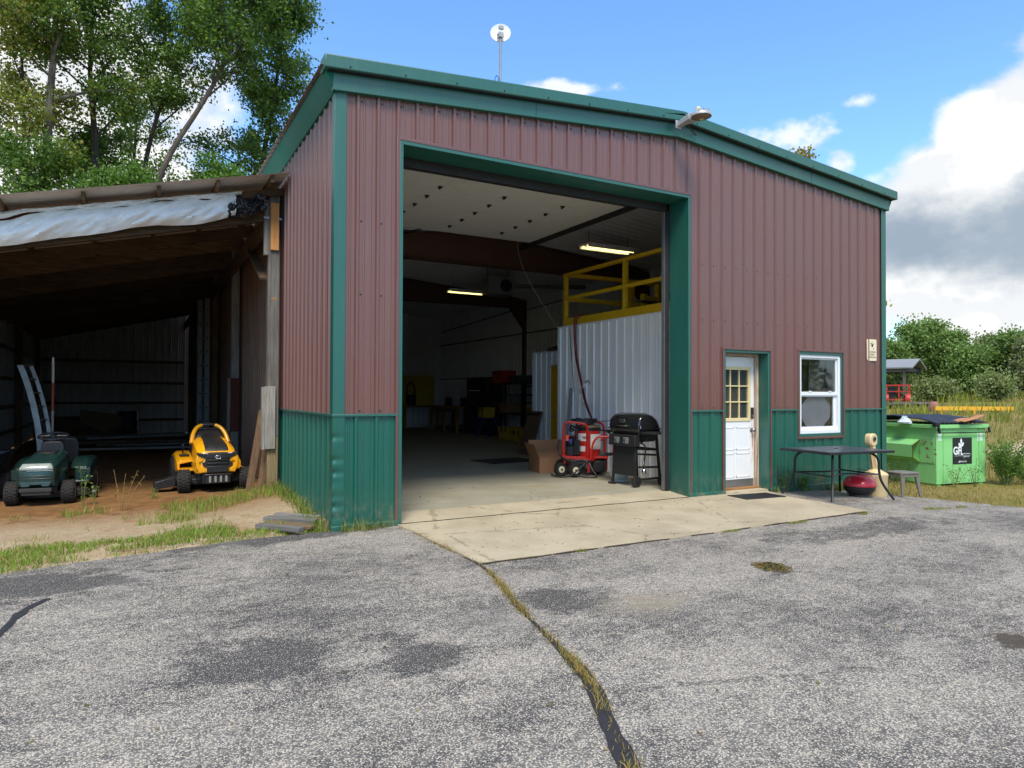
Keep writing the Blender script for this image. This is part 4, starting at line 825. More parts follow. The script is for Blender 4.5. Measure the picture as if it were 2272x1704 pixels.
part('base_frame', REDP, lambda m: (m.bar((-.36, .0, .33), (.12, -.02, .28), .05, .05), m.bar((-.36, .45, .33), (.46, .45, .33), .05, .05), m.bar((-.36, 0, .33), (-.2, .45, .33), .05, .05), m.bar((.1, -.02, .29), (.46, .40, .31), .05, .06), m.bar((.08, .0, .3), (.08, .0, .06), .04, .04), m.bar((-.33, .05, .3), (-.33, .05, .12), .04, .04), m.bar((.44, .4, .3), (.44, .4, .06), .04, .04), m.box(-.34, .42, .04, .44, .30, .335)), pw, .004)
part('heater_drum', REDP, lambda m: m.lathe([(.0, .336), (.20, .336), (.205, .35), (.205, .78), (.0, .78)], 32, (.11, .22, 0)), pw, 0)
part('drum_band', DKM, lambda m: m.lathe([(.207, .775), (.212, .78), (.212, .83), (.207, .835), (.15, .835)], 32, (.11, .22, 0)), pw, 0)
part('drum_cap', paint('scorched_tan', S(120, 96, 70), .6, .2), lambda m: m.lathe([(.205, .832), (.19, .86), (.08, .885), (.08, .91), (0, .91)], 28, (.11, .22, 0)), pw, 0)
def wrap_label(a0, a1, z0, z1, mat, name='label_plate'):
    m = MB(); n = 10; c = (.11, .22); v = []
    for i in range(n+1):
        a = R(a0+(a1-a0)*i/n); v += [(c[0]+.2075*math.cos(a), c[1]+.2075*math.sin(a), z0), (c[0]+.2075*math.cos(a), c[1]+.2075*math.sin(a), z1)]
    m.add(v, [(2*i, 2*i+2, 2*i+3, 2*i+1) for i in range(n)]); return m.obj(name, mat, pw, 0, 30, False)
wrap_label(198, 250, .60, .73, LABW); wrap_label(272, 342, .46, .72, LABW); wrap_label(200, 246, .42, .51, LABW)
text('lettering', 'Shark', .078, paint('label_red', S(120, 30, 28), .5), pw, (.005, .033, .668), (R(90), 0, R(-46)), .0012, bold=.001)
for k in range(6): part('label_print', paint('print_grey', S(150, 150, 150), .6), lambda m: m.bar((.19, .22-.195, .50+k*.03), (.27, .22-.14, .50+k*.03), .003, .008), pw, 0)
eng = part('engine', DKM, lambda m: (m.box(-.28, -.10, .12, .36, .335, .50), m.lathe([(.09, 0), (.09, .12), (.05, .15)], 16, (-.20, .24, .50)), m.box(-.16, -.06, .05, .12, .36, .62), m.tube([(-.12, .05, .40), (-.12, .05, .68)], .02, 8)), pw, .008)
part('valve', paint('blue_valve', S(40, 60, 150), .5), lambda m: m.box(-.25, -.20, .06, .12, .56, .63), eng, .006); part('tag', paint('orange_tag', S(230, 90, 50), .6), lambda m: m.box(-.31, -.26, .05, .056, .60, .70), eng, 0)
part('pump', DKM, lambda m: (m.box(.10, .40, .08, .40, .06, .28), m.lathe([(.10, -.02), (.10, .1)], 18, (.25, .02, .16), 'y')), pw, .012)
for x, y in ((-.40, -.02), (-.17, -.16), (-.36, .46), (.30, .44)):
    w = part('wheel', BLK, lambda m: m.lathe([(.05, -.04), (.10, -.045), (.118, -.02), (.118, .02), (.10, .045), (.05, .04)], 22, (0, 0, 0), 'y'), pw, 0); w.location = (x, y, .118); w.rotation_euler = (0, 0, R(22))
    h = part('hub', HUB, lambda m: (m.lathe([(.055, -.046), (.06, -.035), (.06, .035), (.05, .04)], 18, (0, 0, 0), 'y'),), w, 0)
    part('axle_nut', DKM, lambda m: m.lathe([(.018, -.058), (.018, -.03)], 8, (0, 0, 0), 'y'), w, 0)
rg = random.Random(12)
def coil(m, cx, cy, cz, rx, ry, n, r=.011, dz=.03):
    for k in range(n):
        a0 = rg.uniform(0, 360); pts = []
        for a in range(0, 360, 20):
            q = R(a+a0); pts.append((cx+rx*(1+.12*math.sin(3*q+k))*math.cos(q)+rg.uniform(-.015, .015), cy+ry*math.sin(q), cz+dz*math.sin(2*q+k*1.3)+rg.uniform(-.012, .012)))
        m.tube(pts, r, 6, closed=True)
part('coiled_cable', HOSE, lambda m: (coil(m, .02, .20, .945, .20, .16, 6), coil(m, -.14, .12, .82, .10, .05, 4, .010, .05)), pw, 0)
part('trailing_hose', HOSE, lambda m: (m.tube(smoothpts([(-.42, .0, .62), (-.46, -.02, .5), (-.44, -.06, .38), (-.30, -.10, .28), (.0, -.16, .22), (.09, -.16, .30), (.0, -.2, .24), (-.16, -.3, .10), (-.30, -.33, .02), (-.5, -.25, .02), (-.56, -.05, .03)], 2), .014, 7), m.tube(smoothpts([(-.40, -.02, .30), (-.2, -.1, .27), (.06, -.12, .30), (.12, -.2, .12), (.22, -.28, .02), (.10, -.36, .02), (-.05, -.33, .02), (-.2, -.25, .05)], 2), .013, 7), coil(m, .33, .18, .36, .17, .10, 4, .013, .02)), pw, 0)
part('electric_cord', HOSE, lambda m: m.tube(smoothpts([(.15, .25, .95), (.35, .25, .93), (.62, .33, .955), (.70, .36, .96)]), .007, 6), pw, 0)
# ---- propane tank
tk = thing('propane_tank', 'pale white propane tank behind the black gas grill', 'gas tank', (5.08, 1.62, FZ), -29); TKW = paint('tank_paint', S(196, 208, 202), .4, 0, .05, 4, dirt=.15)
part('cylinder', TKW, lambda m: m.lathe([(.11, .03), (.135, .05), (.152, .10), (.155, .16), (.155, .30), (.145, .37), (.11, .42), (.05, .445), (0, .45)], 28), tk, 0); part('foot_ring', TKW, lambda m: m.lathe([(.115, 0), (.115, .05), (.108, .05), (.108, 0)], 24), tk, 0)
part('collar', TKW, lambda m: m.loft([[(r*math.cos(R(a)), r*math.sin(R(a)), z) for r, z in ((.11, .40), (.11, .55), (.103, .55), (.103, .40))] for a in range(-150, 151, 15)]), tk, 0); part('valve', paint('brass', S(150, 130, 80), .4, .8), lambda m: (m.lathe([(.02, .44), (.02, .52)], 10), m.lathe([(.03, .52), (.03, .545)], 10)), tk, 0)
# ---- gas grill
BKE = paint('black_enamel', (.012, .012, .013), .16, 0, .2, 4, spec=.6, coat=.5); BKM = paint('black_powder', (.018, .018, .019), .42, 0, .2, 6); CHR = paint('chrome', S(205, 205, 205), .12, 1., .05)
gr = thing('gas_grill', 'black gas barbecue grill with closed lid just inside the right door jamb', 'grill', (4.80, 1.14, FZ), -86)
# local x: along the front, to the right; local y: depth
for x, y, top in ((-.27, .02, .60), (.24, .02, .60), (-.27, .46, .80), (.24, .46, .80)):
    part('leg', BKM, lambda m: m.bar((x*1.0, y-.02 if y < .2 else y+.06, .03 if x < 0 else .10), (x*.9, y, top), .035, .035), gr, .003)
part('door_panel', BKM, lambda m: m.add([(-.27, -.012, .16), (.24, -.012, .16), (.22, .004, .66), (-.25, .004, .66), (-.27, .01, .16), (.24, .01, .16), (.22, .022, .66), (-.25, .022, .66)], [(0,1,2,3),(7,6,5,4),(0,4,5,1),(1,5,6,2),(2,6,7,3),(3,7,4,0)]), gr, .003)
cp = part('control_panel', BKM, lambda m: m.prism([(-.06, .62), (-.045, .78), (.06, .80), (.06, .62)], 'yz', -.31, .28), gr, .006)
for x in (-.12, .09): 
    part('knob_plate', paint('panel_print', S(120, 120, 122), .4), lambda m: m.box(x-.055, x+.055, -.058, -.05, .655, .75), cp, 0)
    k = part('knob', CHR, lambda m: m.lathe([(.03, 0), (.03, -.012), (.02, -.016), (.018, -.035), (0, -.036)], 16, (x, -.055, .705), 'y'), cp, 0)
part('drip_rail', CHR, lambda m: m.box(-.26, .2, -.062, -.055, .615, .625), cp, 0)
part('firebox', BKE, lambda m: m.loft([[(x*w, y, z) for x, y in ((-1, .0-k), (1, .0-k), (1, .44+k), (-1, .44+k))] for w, z, k in ((.24, .68, -.04), (.33, .86, .0), (.34, .875, .01))]), gr, .008)
def lidf(m):
    prof = [(-.015, .885), (-.02, .95), (.005, 1.04), (.07, 1.10), (.17, 1.125), (.29, 1.10), (.38, 1.03), (.43, .94), (.45, .885)]
    m.loft([[(x, .21+(y-.21)*k, .885+(z-.885)*kz) for y, z in prof] for x, k, kz in ((-.35, .90, .72), (-.335, .97, .90), (-.28, 1, 1), (.26, 1, 1), (.315, .97, .90), (.33, .90, .72))])
    m.box(-.36, .34, -.03, .46, .872, .89)
ld = part('lid', BKE, lidf, gr, .006)
part('lid_handle', CHR, lambda m: m.tube(smoothpts([(-.14, -.02, .925), (-.14, -.055, .93), (.10, -.055, .93), (.10, -.02, .925)]), .012, 8), ld, 0)
bd = part('badge', STEEL, lambda m: m.prism([(x, z) for x, z in rrect(.10, .05, .008)], 'xz', -.020, -.010), ld, 0); bd.location = (-.03, -.006, .995); bd.rotation_euler = (R(-14), 0, 0)
part('badge_inset', BKM, lambda m: m.box(-.042, .042, -.022, -.019, -.017, .017), bd, 0)
part('thermometer_trim', CHR, lambda m: m.bar((.335, .02, .89), (.30, .06, 1.06), .006, .012), ld, 0)
for s, x0, x1 in ((-1, -.34, -.62), (1, .33, .60)):
    part('side_shelf', BKM, lambda m: m.prism([(x0, .845), (x1, .835), (x1, .815), (x0, .80)], 'xz', .02, .44), gr, .005)
    part('shelf_brace', BKM, lambda m: m.bar((x0*.75, .1, .66), (x1*.85, .1, .815), .02, .02), gr, 0)
for a, b in (((.23, .02, .58), (.23, .46, .55)), ((.235, .02, .30), (.235, .48, .28)), ((-.26, .02, .30), (-.26, .48, .28)), ((.24, .0, .11), (.24, .52, .11)), ((-.26, .44, .56), (.22, .44, .56)), ((.23, .04, .50), (.23, .44, .47))): part('cross_bar', BKM, lambda m: m.bar(a, b, .025, .03), gr, .002)
for y in (-.02, .52):
    w = part('wheel', BKM, lambda m: m.lathe([(.02, -.02), (.06, -.025), (.085, -.018), (.085, .018), (.06, .025), (.02, .02)], 24, (.285, y, .085), 'x'), gr, 0); part('hub', DKM, lambda m: m.lathe([(.022, -.03), (.022, .03)], 10, (.285, y, .085), 'x'), w, 0)
part('foot', BKM, lambda m: m.box(-.32, -.20, -.06, .02, .0, .03), gr, .004); part('foot', BKM, lambda m: m.box(-.32, -.22, .48, .56, .0, .03), gr, .004)
part('gas_hose', BKM, lambda m: m.tube(smoothpts([(.15, .2, .66), (.26, .2, .62), (.24, .2, .45), (.20, .2, .30), (.22, .2, .18)]), .011, 7), gr, 0); part('regulator', CHR, lambda m: m.lathe([(.02, .20), (.035, .22), (.035, .25), (.015, .28)], 12, (.22, .2, -.02)), gr, 0); part('hose_fitting', CHR, lambda m: m.lathe([(.015, .32), (.02, .36), (.012, .38)], 10, (.215, .2, 0)), gr, 0)

# ================================================================== OUTSIDE THE ENTRY DOOR
mat_ = thing('door_mat', 'black rubber door mat in front of the white entry door', 'mat', (5.95, -.42, G(5.95, 0)+.012), -5)
part('mat', BLK, lambda m: m.box(-.36, .36, -.20, .20, 0, .012), mat_, .004); part('ridge', BLK, lambda m: [m.box(-.34, .34, y, y+.012, .012, .016) for y in np.arange(-.18, .18, .03)], mat_, 0)
# patio table: slate top, bent legs
SLT = paint('slate_table', S(62, 72, 82), .35, .2, .12, 5, dirt=.2, dirtc=S(100, 105, 110)); TBK = paint('table_black', S(34, 36, 38), .4, .2)
TX, TY = 7.26, -.75; tz = G(TX, TY)
tb = thing('patio_table', 'black square patio table with bent legs in front of the window', 'table', (TX, TY, tz), -7)
tw, td, th = .63, .47, .715
part('table_top', SLT, lambda m: m.box(-tw+.02, tw-.02, -td+.02, td-.02, th-.012, th+.004), tb, .003); part('rim', TBK, lambda m: (m.box(-tw, tw, -td, -td+.03, th-.035, th), m.box(-tw, tw, td-.03, td, th-.035, th), m.box(-tw, -tw+.03, -td+.03, td-.03, th-.035, th), m.box(tw-.03, tw, -td+.03, td-.03, th-.035, th)), tb, .004)
part('umbrella_ring', TBK, lambda m: m.lathe([(.035, th+.004), (.035, th+.010), (.022, th+.010), (.022, th+.004)], 16), tb, 0)
for sx in (-1, 1):
    for sy in (-1, 1):
        part('leg', TBK, lambda m: m.tube(smoothpts([(sx*.28, sy*.22, th-.04), (sx*.38, sy*.29, th-.045), (sx*.45, sy*.35, th-.12), (sx*.45, sy*.35, .42), (sx*.47, sy*.37, .25), (sx*.60, sy*.48, .0)], 2), .018, 8), tb, 0)
part('stretcher', TBK, lambda m: (m.tube(smoothpts([(-.45, -.35, .36), (0, -.1, .37), (.45, -.35, .36)]), .012, 6), m.tube(smoothpts([(-.45, .35, .36), (0, .1, .37), (.45, .35, .36)]), .012, 6), m.tube([(-.45, -.35, .36), (-.45, .35, .36)], .012, 6), m.tube([(.45, -.35, .36), (.45, .35, .36)], .012, 6)), tb, 0)
kg = thing('kettle_grill', 'small red-lidded black charcoal grill under the patio table', 'grill', (7.82, -.74, G(7.82, 0)), 20)
KR_ = paint('kettle_red', S(206, 40, 58), .3, 0, .08, 4, spec=.5, coat=.3)
ell = lambda pr, k=.82: None
part('bowl', BKM, lambda m: m.lathe([(.10, .03), (.16, .04), (.215, .10), (.225, .16), (.225, .175), (.20, .175)], 32), kg, 0)
kl_ = part('lid', KR_, lambda m: m.lathe([(.232, .165), (.235, .18), (.222, .22), (.18, .285), (.10, .325), (0, .335)], 32), kg, 0); part('lid_handle', BKM, lambda m: m.tube(smoothpts([(-.06, 0, .32), (-.05, 0, .38), (.05, 0, .38), (.06, 0, .32)]), .012, 8), kl_, 0)
part('bail', CHR, lambda m: m.tube(smoothpts([(.0, -.23, .17), (-.02, -.22, .30), (-.03, -.12, .41), (-.03, .05, .42)]), .005, 6), kg, 0); part('base_ring', BKM, lambda m: m.lathe([(.15, 0), (.14, .05), (.13, .05), (.14, 0)], 24), kg, 0)
BEI = paint('beige_plastic', S(214, 190, 142), .55, 0, .08, 4, dirt=.25, dirtc=S(150, 125, 85))
bc = thing('cigarette_receptacle', 'beige cigarette receptacle with tall neck behind the patio table', 'ash can', (8.22, -.74, G(8.22, 0)), 0)
part('bucket', BEI, lambda m: m.lathe([(.155, 0), (.165, .02), (.172, .30), (.178, .31), (.178, .34), (.15, .36), (.08, .40), (.06, .42)], 28), bc, 0)
nk = part('neck', BEI, lambda m: m.loft([[(-.10*t+(.055-.012*t)*(1+.12*math.cos(6*R(a)))*math.cos(R(a)), (.055-.012*t)*(1+.12*math.cos(6*R(a)))*math.sin(R(a)), .40+.40*t) for a in range(0, 360, 15)] for t in (0, .3, .6, .9, 1)]), bc, 0)
hd_ = part('head', BEI, lambda m: m.loft([[(-.105+w*c, y, .87+h*s) for c, s in [(math.copysign(abs(math.cos(R(a)))**.7, math.cos(R(a))), math.copysign(abs(math.sin(R(a)))**.7, math.sin(R(a)))) for a in range(0, 360, 15)]] for y, w, h in ((.055, .06, .07), (.05, .085, .095), (-.03, .09, .10), (-.05, .075, .085))]), bc, 0); hd_.rotation_euler = (0, 0, 0)
part('hole', BKM, lambda m: m.lathe([(.03, -.058), (.026, -.045), (0, -.045)], 16, (-.105, 0, .885), 'y'), bc, 0); part('hole_ring', STEEL, lambda m: m.lathe([(.042, -.049), (.04, -.06), (.03, -.06), (.03, -.049)], 18, (-.105, 0, .885), 'y'), bc, 0)
GPL = paint('grey_plastic', S(112, 106, 96), .6, 0, .08, 5)
st = thing('plastic_side_table', 'low grey-brown plastic side table beside the cigarette receptacle', 'side table', (8.72, -.86, G(8.72, 0)), -10); st.scale = (.86, .86, .96)
part('seat', GPL, lambda m: m.prism(rrect(.42, .38, .05), 'xy', .37, .40), st, .008)
for sx in (-1, 1):
    for sy in (-1, 1): part('leg', GPL, lambda m: m.loft([[(sx*(.165+.05*(1-t))+a*w, sy*(.145+.045*(1-t))+b*w, .38*t) for a, b in ((-1,-.5),(1,-.5),(1,.5),(-1,.5))] for t, w in ((0, .022), (1, .045))]), st, .004)
part('apron', GPL, lambda m: (m.box(-.18, .18, -.18, -.165, .325, .37), m.box(-.18, .18, .165, .18, .325, .37), m.box(-.20, -.185, -.16, .16, .325, .37), m.box(.185, .20, -.16, .16, .325, .37)), st, .003)
# ---- dumpster
t = NT('dumpster_green'); f = t.noise(1.8, 6, .6); x_, y_, z_ = t.sepxyz(); c = t.mix(f, S(124, 196, 116), S(144, 208, 136)); 
c = t.mix(t.ramp(t.noise(6, 7, .65, (1, 1, .5)), .6, .72, 0, .5), c, S(150, 170, 90)); ru = t.math('MULTIPLY', t.ramp(t.noise(9, 8, .7, (1, 1, 1), (3, 3, 1)), .52, .60), t.math('MULTIPLY', t.ramp(y_, .42, .30), t.math('MULTIPLY', t.ramp(x_, .03, .005), t.math('MULTIPLY', t.ramp(z_, .35, .5), t.ramp(z_, .95, .80)))))
c = t.mix(t.math('MULTIPLY', ru, .9), c, S(130, 72, 30)); t.col(c); t.rough(.42); t.bump(t.noise(2.2, 4, .5), .3, .02); DG = t.m
dz = G(11.3, 0)
dm = thing('dumpster', 'lime green steel dumpster with black plastic lids right of the building', 'dumpster', (11.22, .02, dz+.0), -9)
DWd, DLn, DH = 1.30, 1.85, 1.15
part('body', DG, lambda m: m.loft([[(x*1., y, z) for x, y in ((0, 0), (DWd, 0), (DWd, DLn), (0, DLn))] for z in (.04, DH)], False) if 0 else (m.box(0, DWd, 0, DLn, .04, .08), m.box(0, .012, 0, DLn, .08, DH), m.box(DWd-.012, DWd, 0, DLn, .08, DH), m.box(.012, DWd-.012, 0, .012, .08, DH), m.box(.012, DWd-.012, DLn-.012, DLn, .08, DH)), dm, .004)
part('rim', DG, lambda m: (m.box(-.045, DWd+.045, -.045, .015, DH-.07, DH), m.box(-.045, DWd+.045, DLn-.015, DLn+.045, DH-.07, DH), m.box(-.045, .015, .015, DLn-.015, DH-.069, DH-.001), m.box(DWd-.015, DWd+.045, .015, DLn-.015, DH-.069, DH-.001)), dm, .006)
part('floor_skid', DG, lambda m: (m.box(.05, .15, .02, DLn-.02, 0, .04), m.box(DWd-.15, DWd-.05, .02, DLn-.02, 0, .04)), dm, 0)
for xx in (.0, ): part('face_channel', DG, lambda m: (m.box(.17, .19, -.012, 0, .08, DH-.08), m.box(DWd-.19, DWd-.17, -.012, 0, .08, DH-.08)), dm, 0)
pkp = part('fork_pocket', DG, lambda m: (m.prism([(0, .86), (-.19, .76), (-.19, .52), (0, .42), (0, .43), (-.18, .53), (-.18, .75), (0, .85)], 'xz', .34, 1.62), m.box(-.008, 0, .04, .34, .42, .90)), dm, .004)
part('pocket_seam', paint('rust', S(120, 66, 30), .8), lambda m: (m.bar((-.19, .338, .52), (-.19, .338, .76), .004, .012), m.bar((-.19, .338, .525), (-.01, .338, .425), .004, .01), m.bar((-.19, .338, .755), (-.01, .338, .852), .004, .012)), pkp, 0)
LIDM = paint('black_lid_plastic', (.02, .022, .026), .38, 0, .2, 4)
def lidmesh(m, x0, x1):
    xs = np.linspace(x0, x1, 25); pts = []
    for i, x in enumerate(xs):
        rib = .018 if (i % 4) in (1, 2) else 0
        pts.append([(x, -.03, DH+.03+rib), (x, .3, DH+.10+rib), (x, .9, DH+.15+rib), (x, 1.5, DH+.12+rib), (x, DLn+.03, DH+.02+rib*.3)])
    for k, th in ((0, 0),):
        v = [p for r in pts for p in r]; n = 5
        m.add(v+[(p[0], p[1], p[2]-.012) for p in v], [(i*n+j, (i+1)*n+j, (i+1)*n+j+1, i*n+j+1) for i in range(24) for j in range(4)]+[(125+i*n+j, 125+i*n+j+1, 125+(i+1)*n+j+1, 125+(i+1)*n+j) for i in range(24) for j in range(4)]+[(i*n, 125+i*n, 125+(i+1)*n, (i+1)*n) for i in range(24)]+[(i*n+4, (i+1)*n+4, 125+(i+1)*n+4, 125+i*n+4) for i in range(24)])
part('lid', LIDM, lambda m: lidmesh(m, -.02, .64), dm, 0); part('lid', LIDM, lambda m: lidmesh(m, .67, DWd+.02), dm, 0)
part('hinge_bar', BKM, lambda m: (m.tube([(-.02, -.055, DH-.15), (DWd+.03, -.055, DH-.15)], .012, 8), m.bar((-.03, -.05, DH+.03), (.02, -.055, DH-.16), .05, .03), m.bar((DWd+.03, -.05, DH-.05), (DWd+.04, -.055, DH-.16), .04, .03), m.box(-.08, .03, -.06, .02, DH-.03, DH+.045)), dm, .004)
STK = paint('sticker_black', S(34, 36, 38), .4); WHI = paint('sticker_white', S(232, 238, 238), .5, var=.02)
sk = part('logo_sticker', STK, lambda m: m.box(.42, .93, -.004, 0, .40, .90), dm, 0)
def leafp(m, cx, cz, L, wd, ang):
    a = R(ang); pts = []
    for t in np.linspace(0, 1, 9): pts.append((t*L, wd*math.sin(math.pi*t)**.8))
    pts = pts+[(x, -y) for x, y in reversed(pts[1:-1])]
    m.prism([(cx+x*math.cos(a)-y*math.sin(a), cz+x*math.sin(a)+y*math.cos(a)) for x, y in pts], 'xz', -.0055, -.0035)
part('logo_sprout', WHI, lambda m: (leafp(m, .643, .78, .11, .024, 90), leafp(m, .643, .725, .10, .03, 132), leafp(m, .643, .725, .11, .026, 52), m.box(.632, .654, -.0055, -.0035, .575, .745), m.box(.654, .69, -.0055, -.0035, .575, .597)), sk, 0)
text('lettering', 'GF', .205, WHI, sk, (.535, -.0045, .648), depth=.001, sx=.84, bold=.006)
part('logo_rule', WHI, lambda m: m.box(.46, .88, -.0055, -.0035, .555, .559), sk, 0)
text('lettering', 'ENVIRONMENTAL', .026, WHI, sk, (.785, -.0045, .592)); text('lettering', 'GREEN FOR LIFE', .022, WHI, sk, (.78, -.0045, .535)); text('lettering', 'gflenv.com', .05, WHI, sk, (.68, -.0045, .45))
for b in ((.03, .13, .85, 1.0), (1.08, 1.22, .83, 1.0)): part('info_decal', paint('decal', S(196, 220, 200), .5), lambda m: m.box(b[0], b[1], -.0035, 0, b[2], b[3]), dm, 0)
part('info_decal', LABW, lambda m: m.box(-.0035, 0, 1.32, 1.46, .93, 1.02), dm, 0)
cbd = thing('cardboard_sheet', 'bent brown cardboard sheet sticking out of the dumpster lid', 'cardboard', (12.12, -.08, dz+DH+.02), -9)
m = MB(); vs = []
for i in range(9):
    u = i/8
    for j in range(6):
        v = j/5; vs.append((-.38+.62*u, .15-.35*v, .03+.16*u*(.4+.6*v)+.02*math.sin(v*9+u*3)))
m.add(vs+[(a, b, c-.008) for a, b, c in vs], [(i*6+j, (i+1)*6+j, (i+1)*6+j+1, i*6+j+1) for i in range(8) for j in range(5)]+[(54+i*6+j, 54+i*6+j+1, 54+(i+1)*6+j+1, 54+(i+1)*6+j) for i in range(8) for j in range(5)]); m.obj('sheet', KR, cbd)
pbg = thing('plastic_bag', 'crumpled pale plastic bag poking out from the dumpster lid', 'bag', (11.22, .62, dz+DH), 0)
m = MB(); m.lathe([(.09, 0), (.10, .03), (.07, .08), (.03, .12), (.04, .15), (0, .15)], 9); m.v = [(x+.02*math.sin(z*60+x*40), y*1.4+.02*math.cos(y*50), z) for x, y, z in m.v]; m.obj('bag', paint('pale_bag', S(200, 212, 220), .35), pbg, 0, 20)
# ================================================================== LEAN-TO SHED
def lz(x): return 4.50+.239*x
SY0, SY1, SX = 2.79, 20.3, -4.6
WGR = wood('weathered_grey', S(150, 146, 138), S(118, 112, 104), 'z'); WDK = wood('old_dark_timber', S(112, 90, 66), S(74, 58, 42), 'x', k=1.3); WDY = wood('old_dark_purlin', S(120, 98, 74), S(88, 70, 52), 'y'); WDZ = wood('old_dark_post', S(130, 104, 76), S(100, 78, 58), 'z')
WTAN = wood('fresh_tan', S(196, 140, 84), S(172, 118, 66), 'z'); WRED = wood('red_stained', S(132, 66, 46), S(104, 50, 36), 'x'); WREDZ = wood('red_stained_z', S(120, 62, 44), S(92, 50, 36), 'z'); WBT = wood('butt_treated', S(150, 132, 96), S(118, 102, 72), 'z', k=1.4)
shed = thing('lean_to_shed', 'open-fronted timber lean-to with metal roof built against the maroon building', 'shed', (0, 0, 0))
sheet('roof_panel', paint('lean_to_roof', S(214, 212, 208), .5, .0, .12, 2, dirt=.3, dirtc=S(110, 100, 92)), shed, 2.33, SY1+.2, -4.95, -.035, lambda u, o, h: (h, u, lz(h)+o*.8))
for x in (-4.75, -4.0, -3.27, -2.44, -1.62, -.93, -.25):
    part('purlin', WDY, lambda m: m.box(x-.022, x+.022, 2.42+.04*math.sin(x*7), SY1, lz(x-.022)-.098, lz(x-.022)-.006), shed, .003)
y = 2.95
while y < SY1-.2:
    part('rafter', WDK, lambda m: m.bar((SX, y, lz(SX)-.20), (-.06, y, lz(-.06)-.20), .045, .19, (0, 0, 1)), shed, .003); y += 1.15
part('header_beam', WDK, lambda m: m.bar((-4.9, 2.83, lz(-4.9)-.42), (-.22, 2.83, lz(-.22)-.42), .05, .24), shed, .004)
part('red_lath', WRED, lambda m: m.bar((-4.9, 2.77, lz(-4.9)-.24), (-.42, 2.77, lz(-.42)-.24), .03, .20), shed, .003)
part('gable_board', WDK, lambda m: (m.bar((-.62, 2.74, lz(-.62)-.16), (-.05, 2.74, lz(-.05)-.16), .03, .10),), shed, .003)
for i, yy in enumerate((SY0, 6.9, 10.6, 14.5, 18.4)):
    if i == 0:
        part('post', WGR, lambda m: m.box(-.225, -.075, yy, yy+.14, .85, lz(-.2)-.12), shed, .008); part('post_butt', WBT, lambda m: m.box(-.222, -.078, yy+.003, yy+.137, -.1, .85), shed, .008)
        part('nailed_board', WTAN, lambda m: m.box(-.205, -.095, yy-.032, yy-.001, 3.49, 4.16), shed, .003); part('nailed_board', WGR, lambda m: m.box(-.285, -.226, yy+.01, yy+.10, 3.42, 4.2), shed, .003)
        part('nailed_board', WGR, lambda m: m.box(-.262, -.125, yy-.045, yy-.001, .68, 1.56), shed, .004); part('nailed_board', WGR, lambda m: m.box(-.30, -.264, yy-.04, yy+.08, .67, 1.55), shed, .004)
        part('strap_tie', GAL, lambda m: (m.box(-.30, -.225, yy-.036, yy-.033, 3.92, 3.95), m.box(-.095, -.06, yy-.036, yy-.033, 3.92, 3.95)), shed, 0)
        for zz in (2.9, 2.78): part('knot', paint('knot', S(170, 120, 50), .8), lambda m: m.lathe([(.016, -.002), (.012, -.003), (0, -.003)], 10, (-.13-.04*(zz < 2.8), yy, 2.80), 'y'), shed, 0)
    else:
        part('post', WDZ if i > 1 else WGR, lambda m: m.box(-.22, -.08, yy, yy+.14, -.05, lz(-.2)-.12), shed, .008)
        if i == 1: part('nailed_board', WREDZ, lambda m: m.box(-.235, -.075, yy-.04, yy-.001, .72, 1.75), shed, .004); part('nailed_board', WGR, lambda m: m.box(-.29, -.238, yy-.04, yy+.06, .73, 1.75), shed, .004)
    if i: part('post', WDZ, lambda m: m.box(SX+.04, SX+.19, yy, yy+.15, -.05, lz(SX)-.12), shed, .008)
part('post', WDZ, lambda m: m.box(SX+.04, SX+.19, SY0, SY0+.15, -.05, lz(SX)-.12), shed, .008)
part('wall_plate', WDY, lambda m: m.box(-.27, -.225, 2.95, SY1, 3.72, 3.98), shed, .004)
part('brace', WDY, lambda m: m.bar((-.25, 2.95, 3.1), (-.25, 4.3, 3.75), .04, .14, (1, 0, 0)), shed, .004)
SHW = paint('shed_galvanised', S(160, 160, 160), .5, .2, .25, 2, dirt=.5, dirtc=S(96, 84, 74), stretch=(2, 2, .4))
sheet('wall_panel', SHW, shed, SY0+.2, SY1, .02, lambda u: lz(SX)-.01, lambda u, o, h: (SX+o, u, h), 1.)
sheet('wall_panel', SHW, shed, SX, -.03, .02, lambda u: lz(u)-.02, lambda u, o, h: (u, SY1-o, h), 1.)
for z in (.45, 1.05, 1.75, 2.5): part('girt', WDY, lambda m: m.box(SX+.022, SX+.06, SY0+.2, SY1-.1, z, z+.09), shed, .003); part('girt', WDK, lambda m: m.box(SX+.1, -.25, SY1-.065, SY1-.025, z, z+.09), shed, .003)
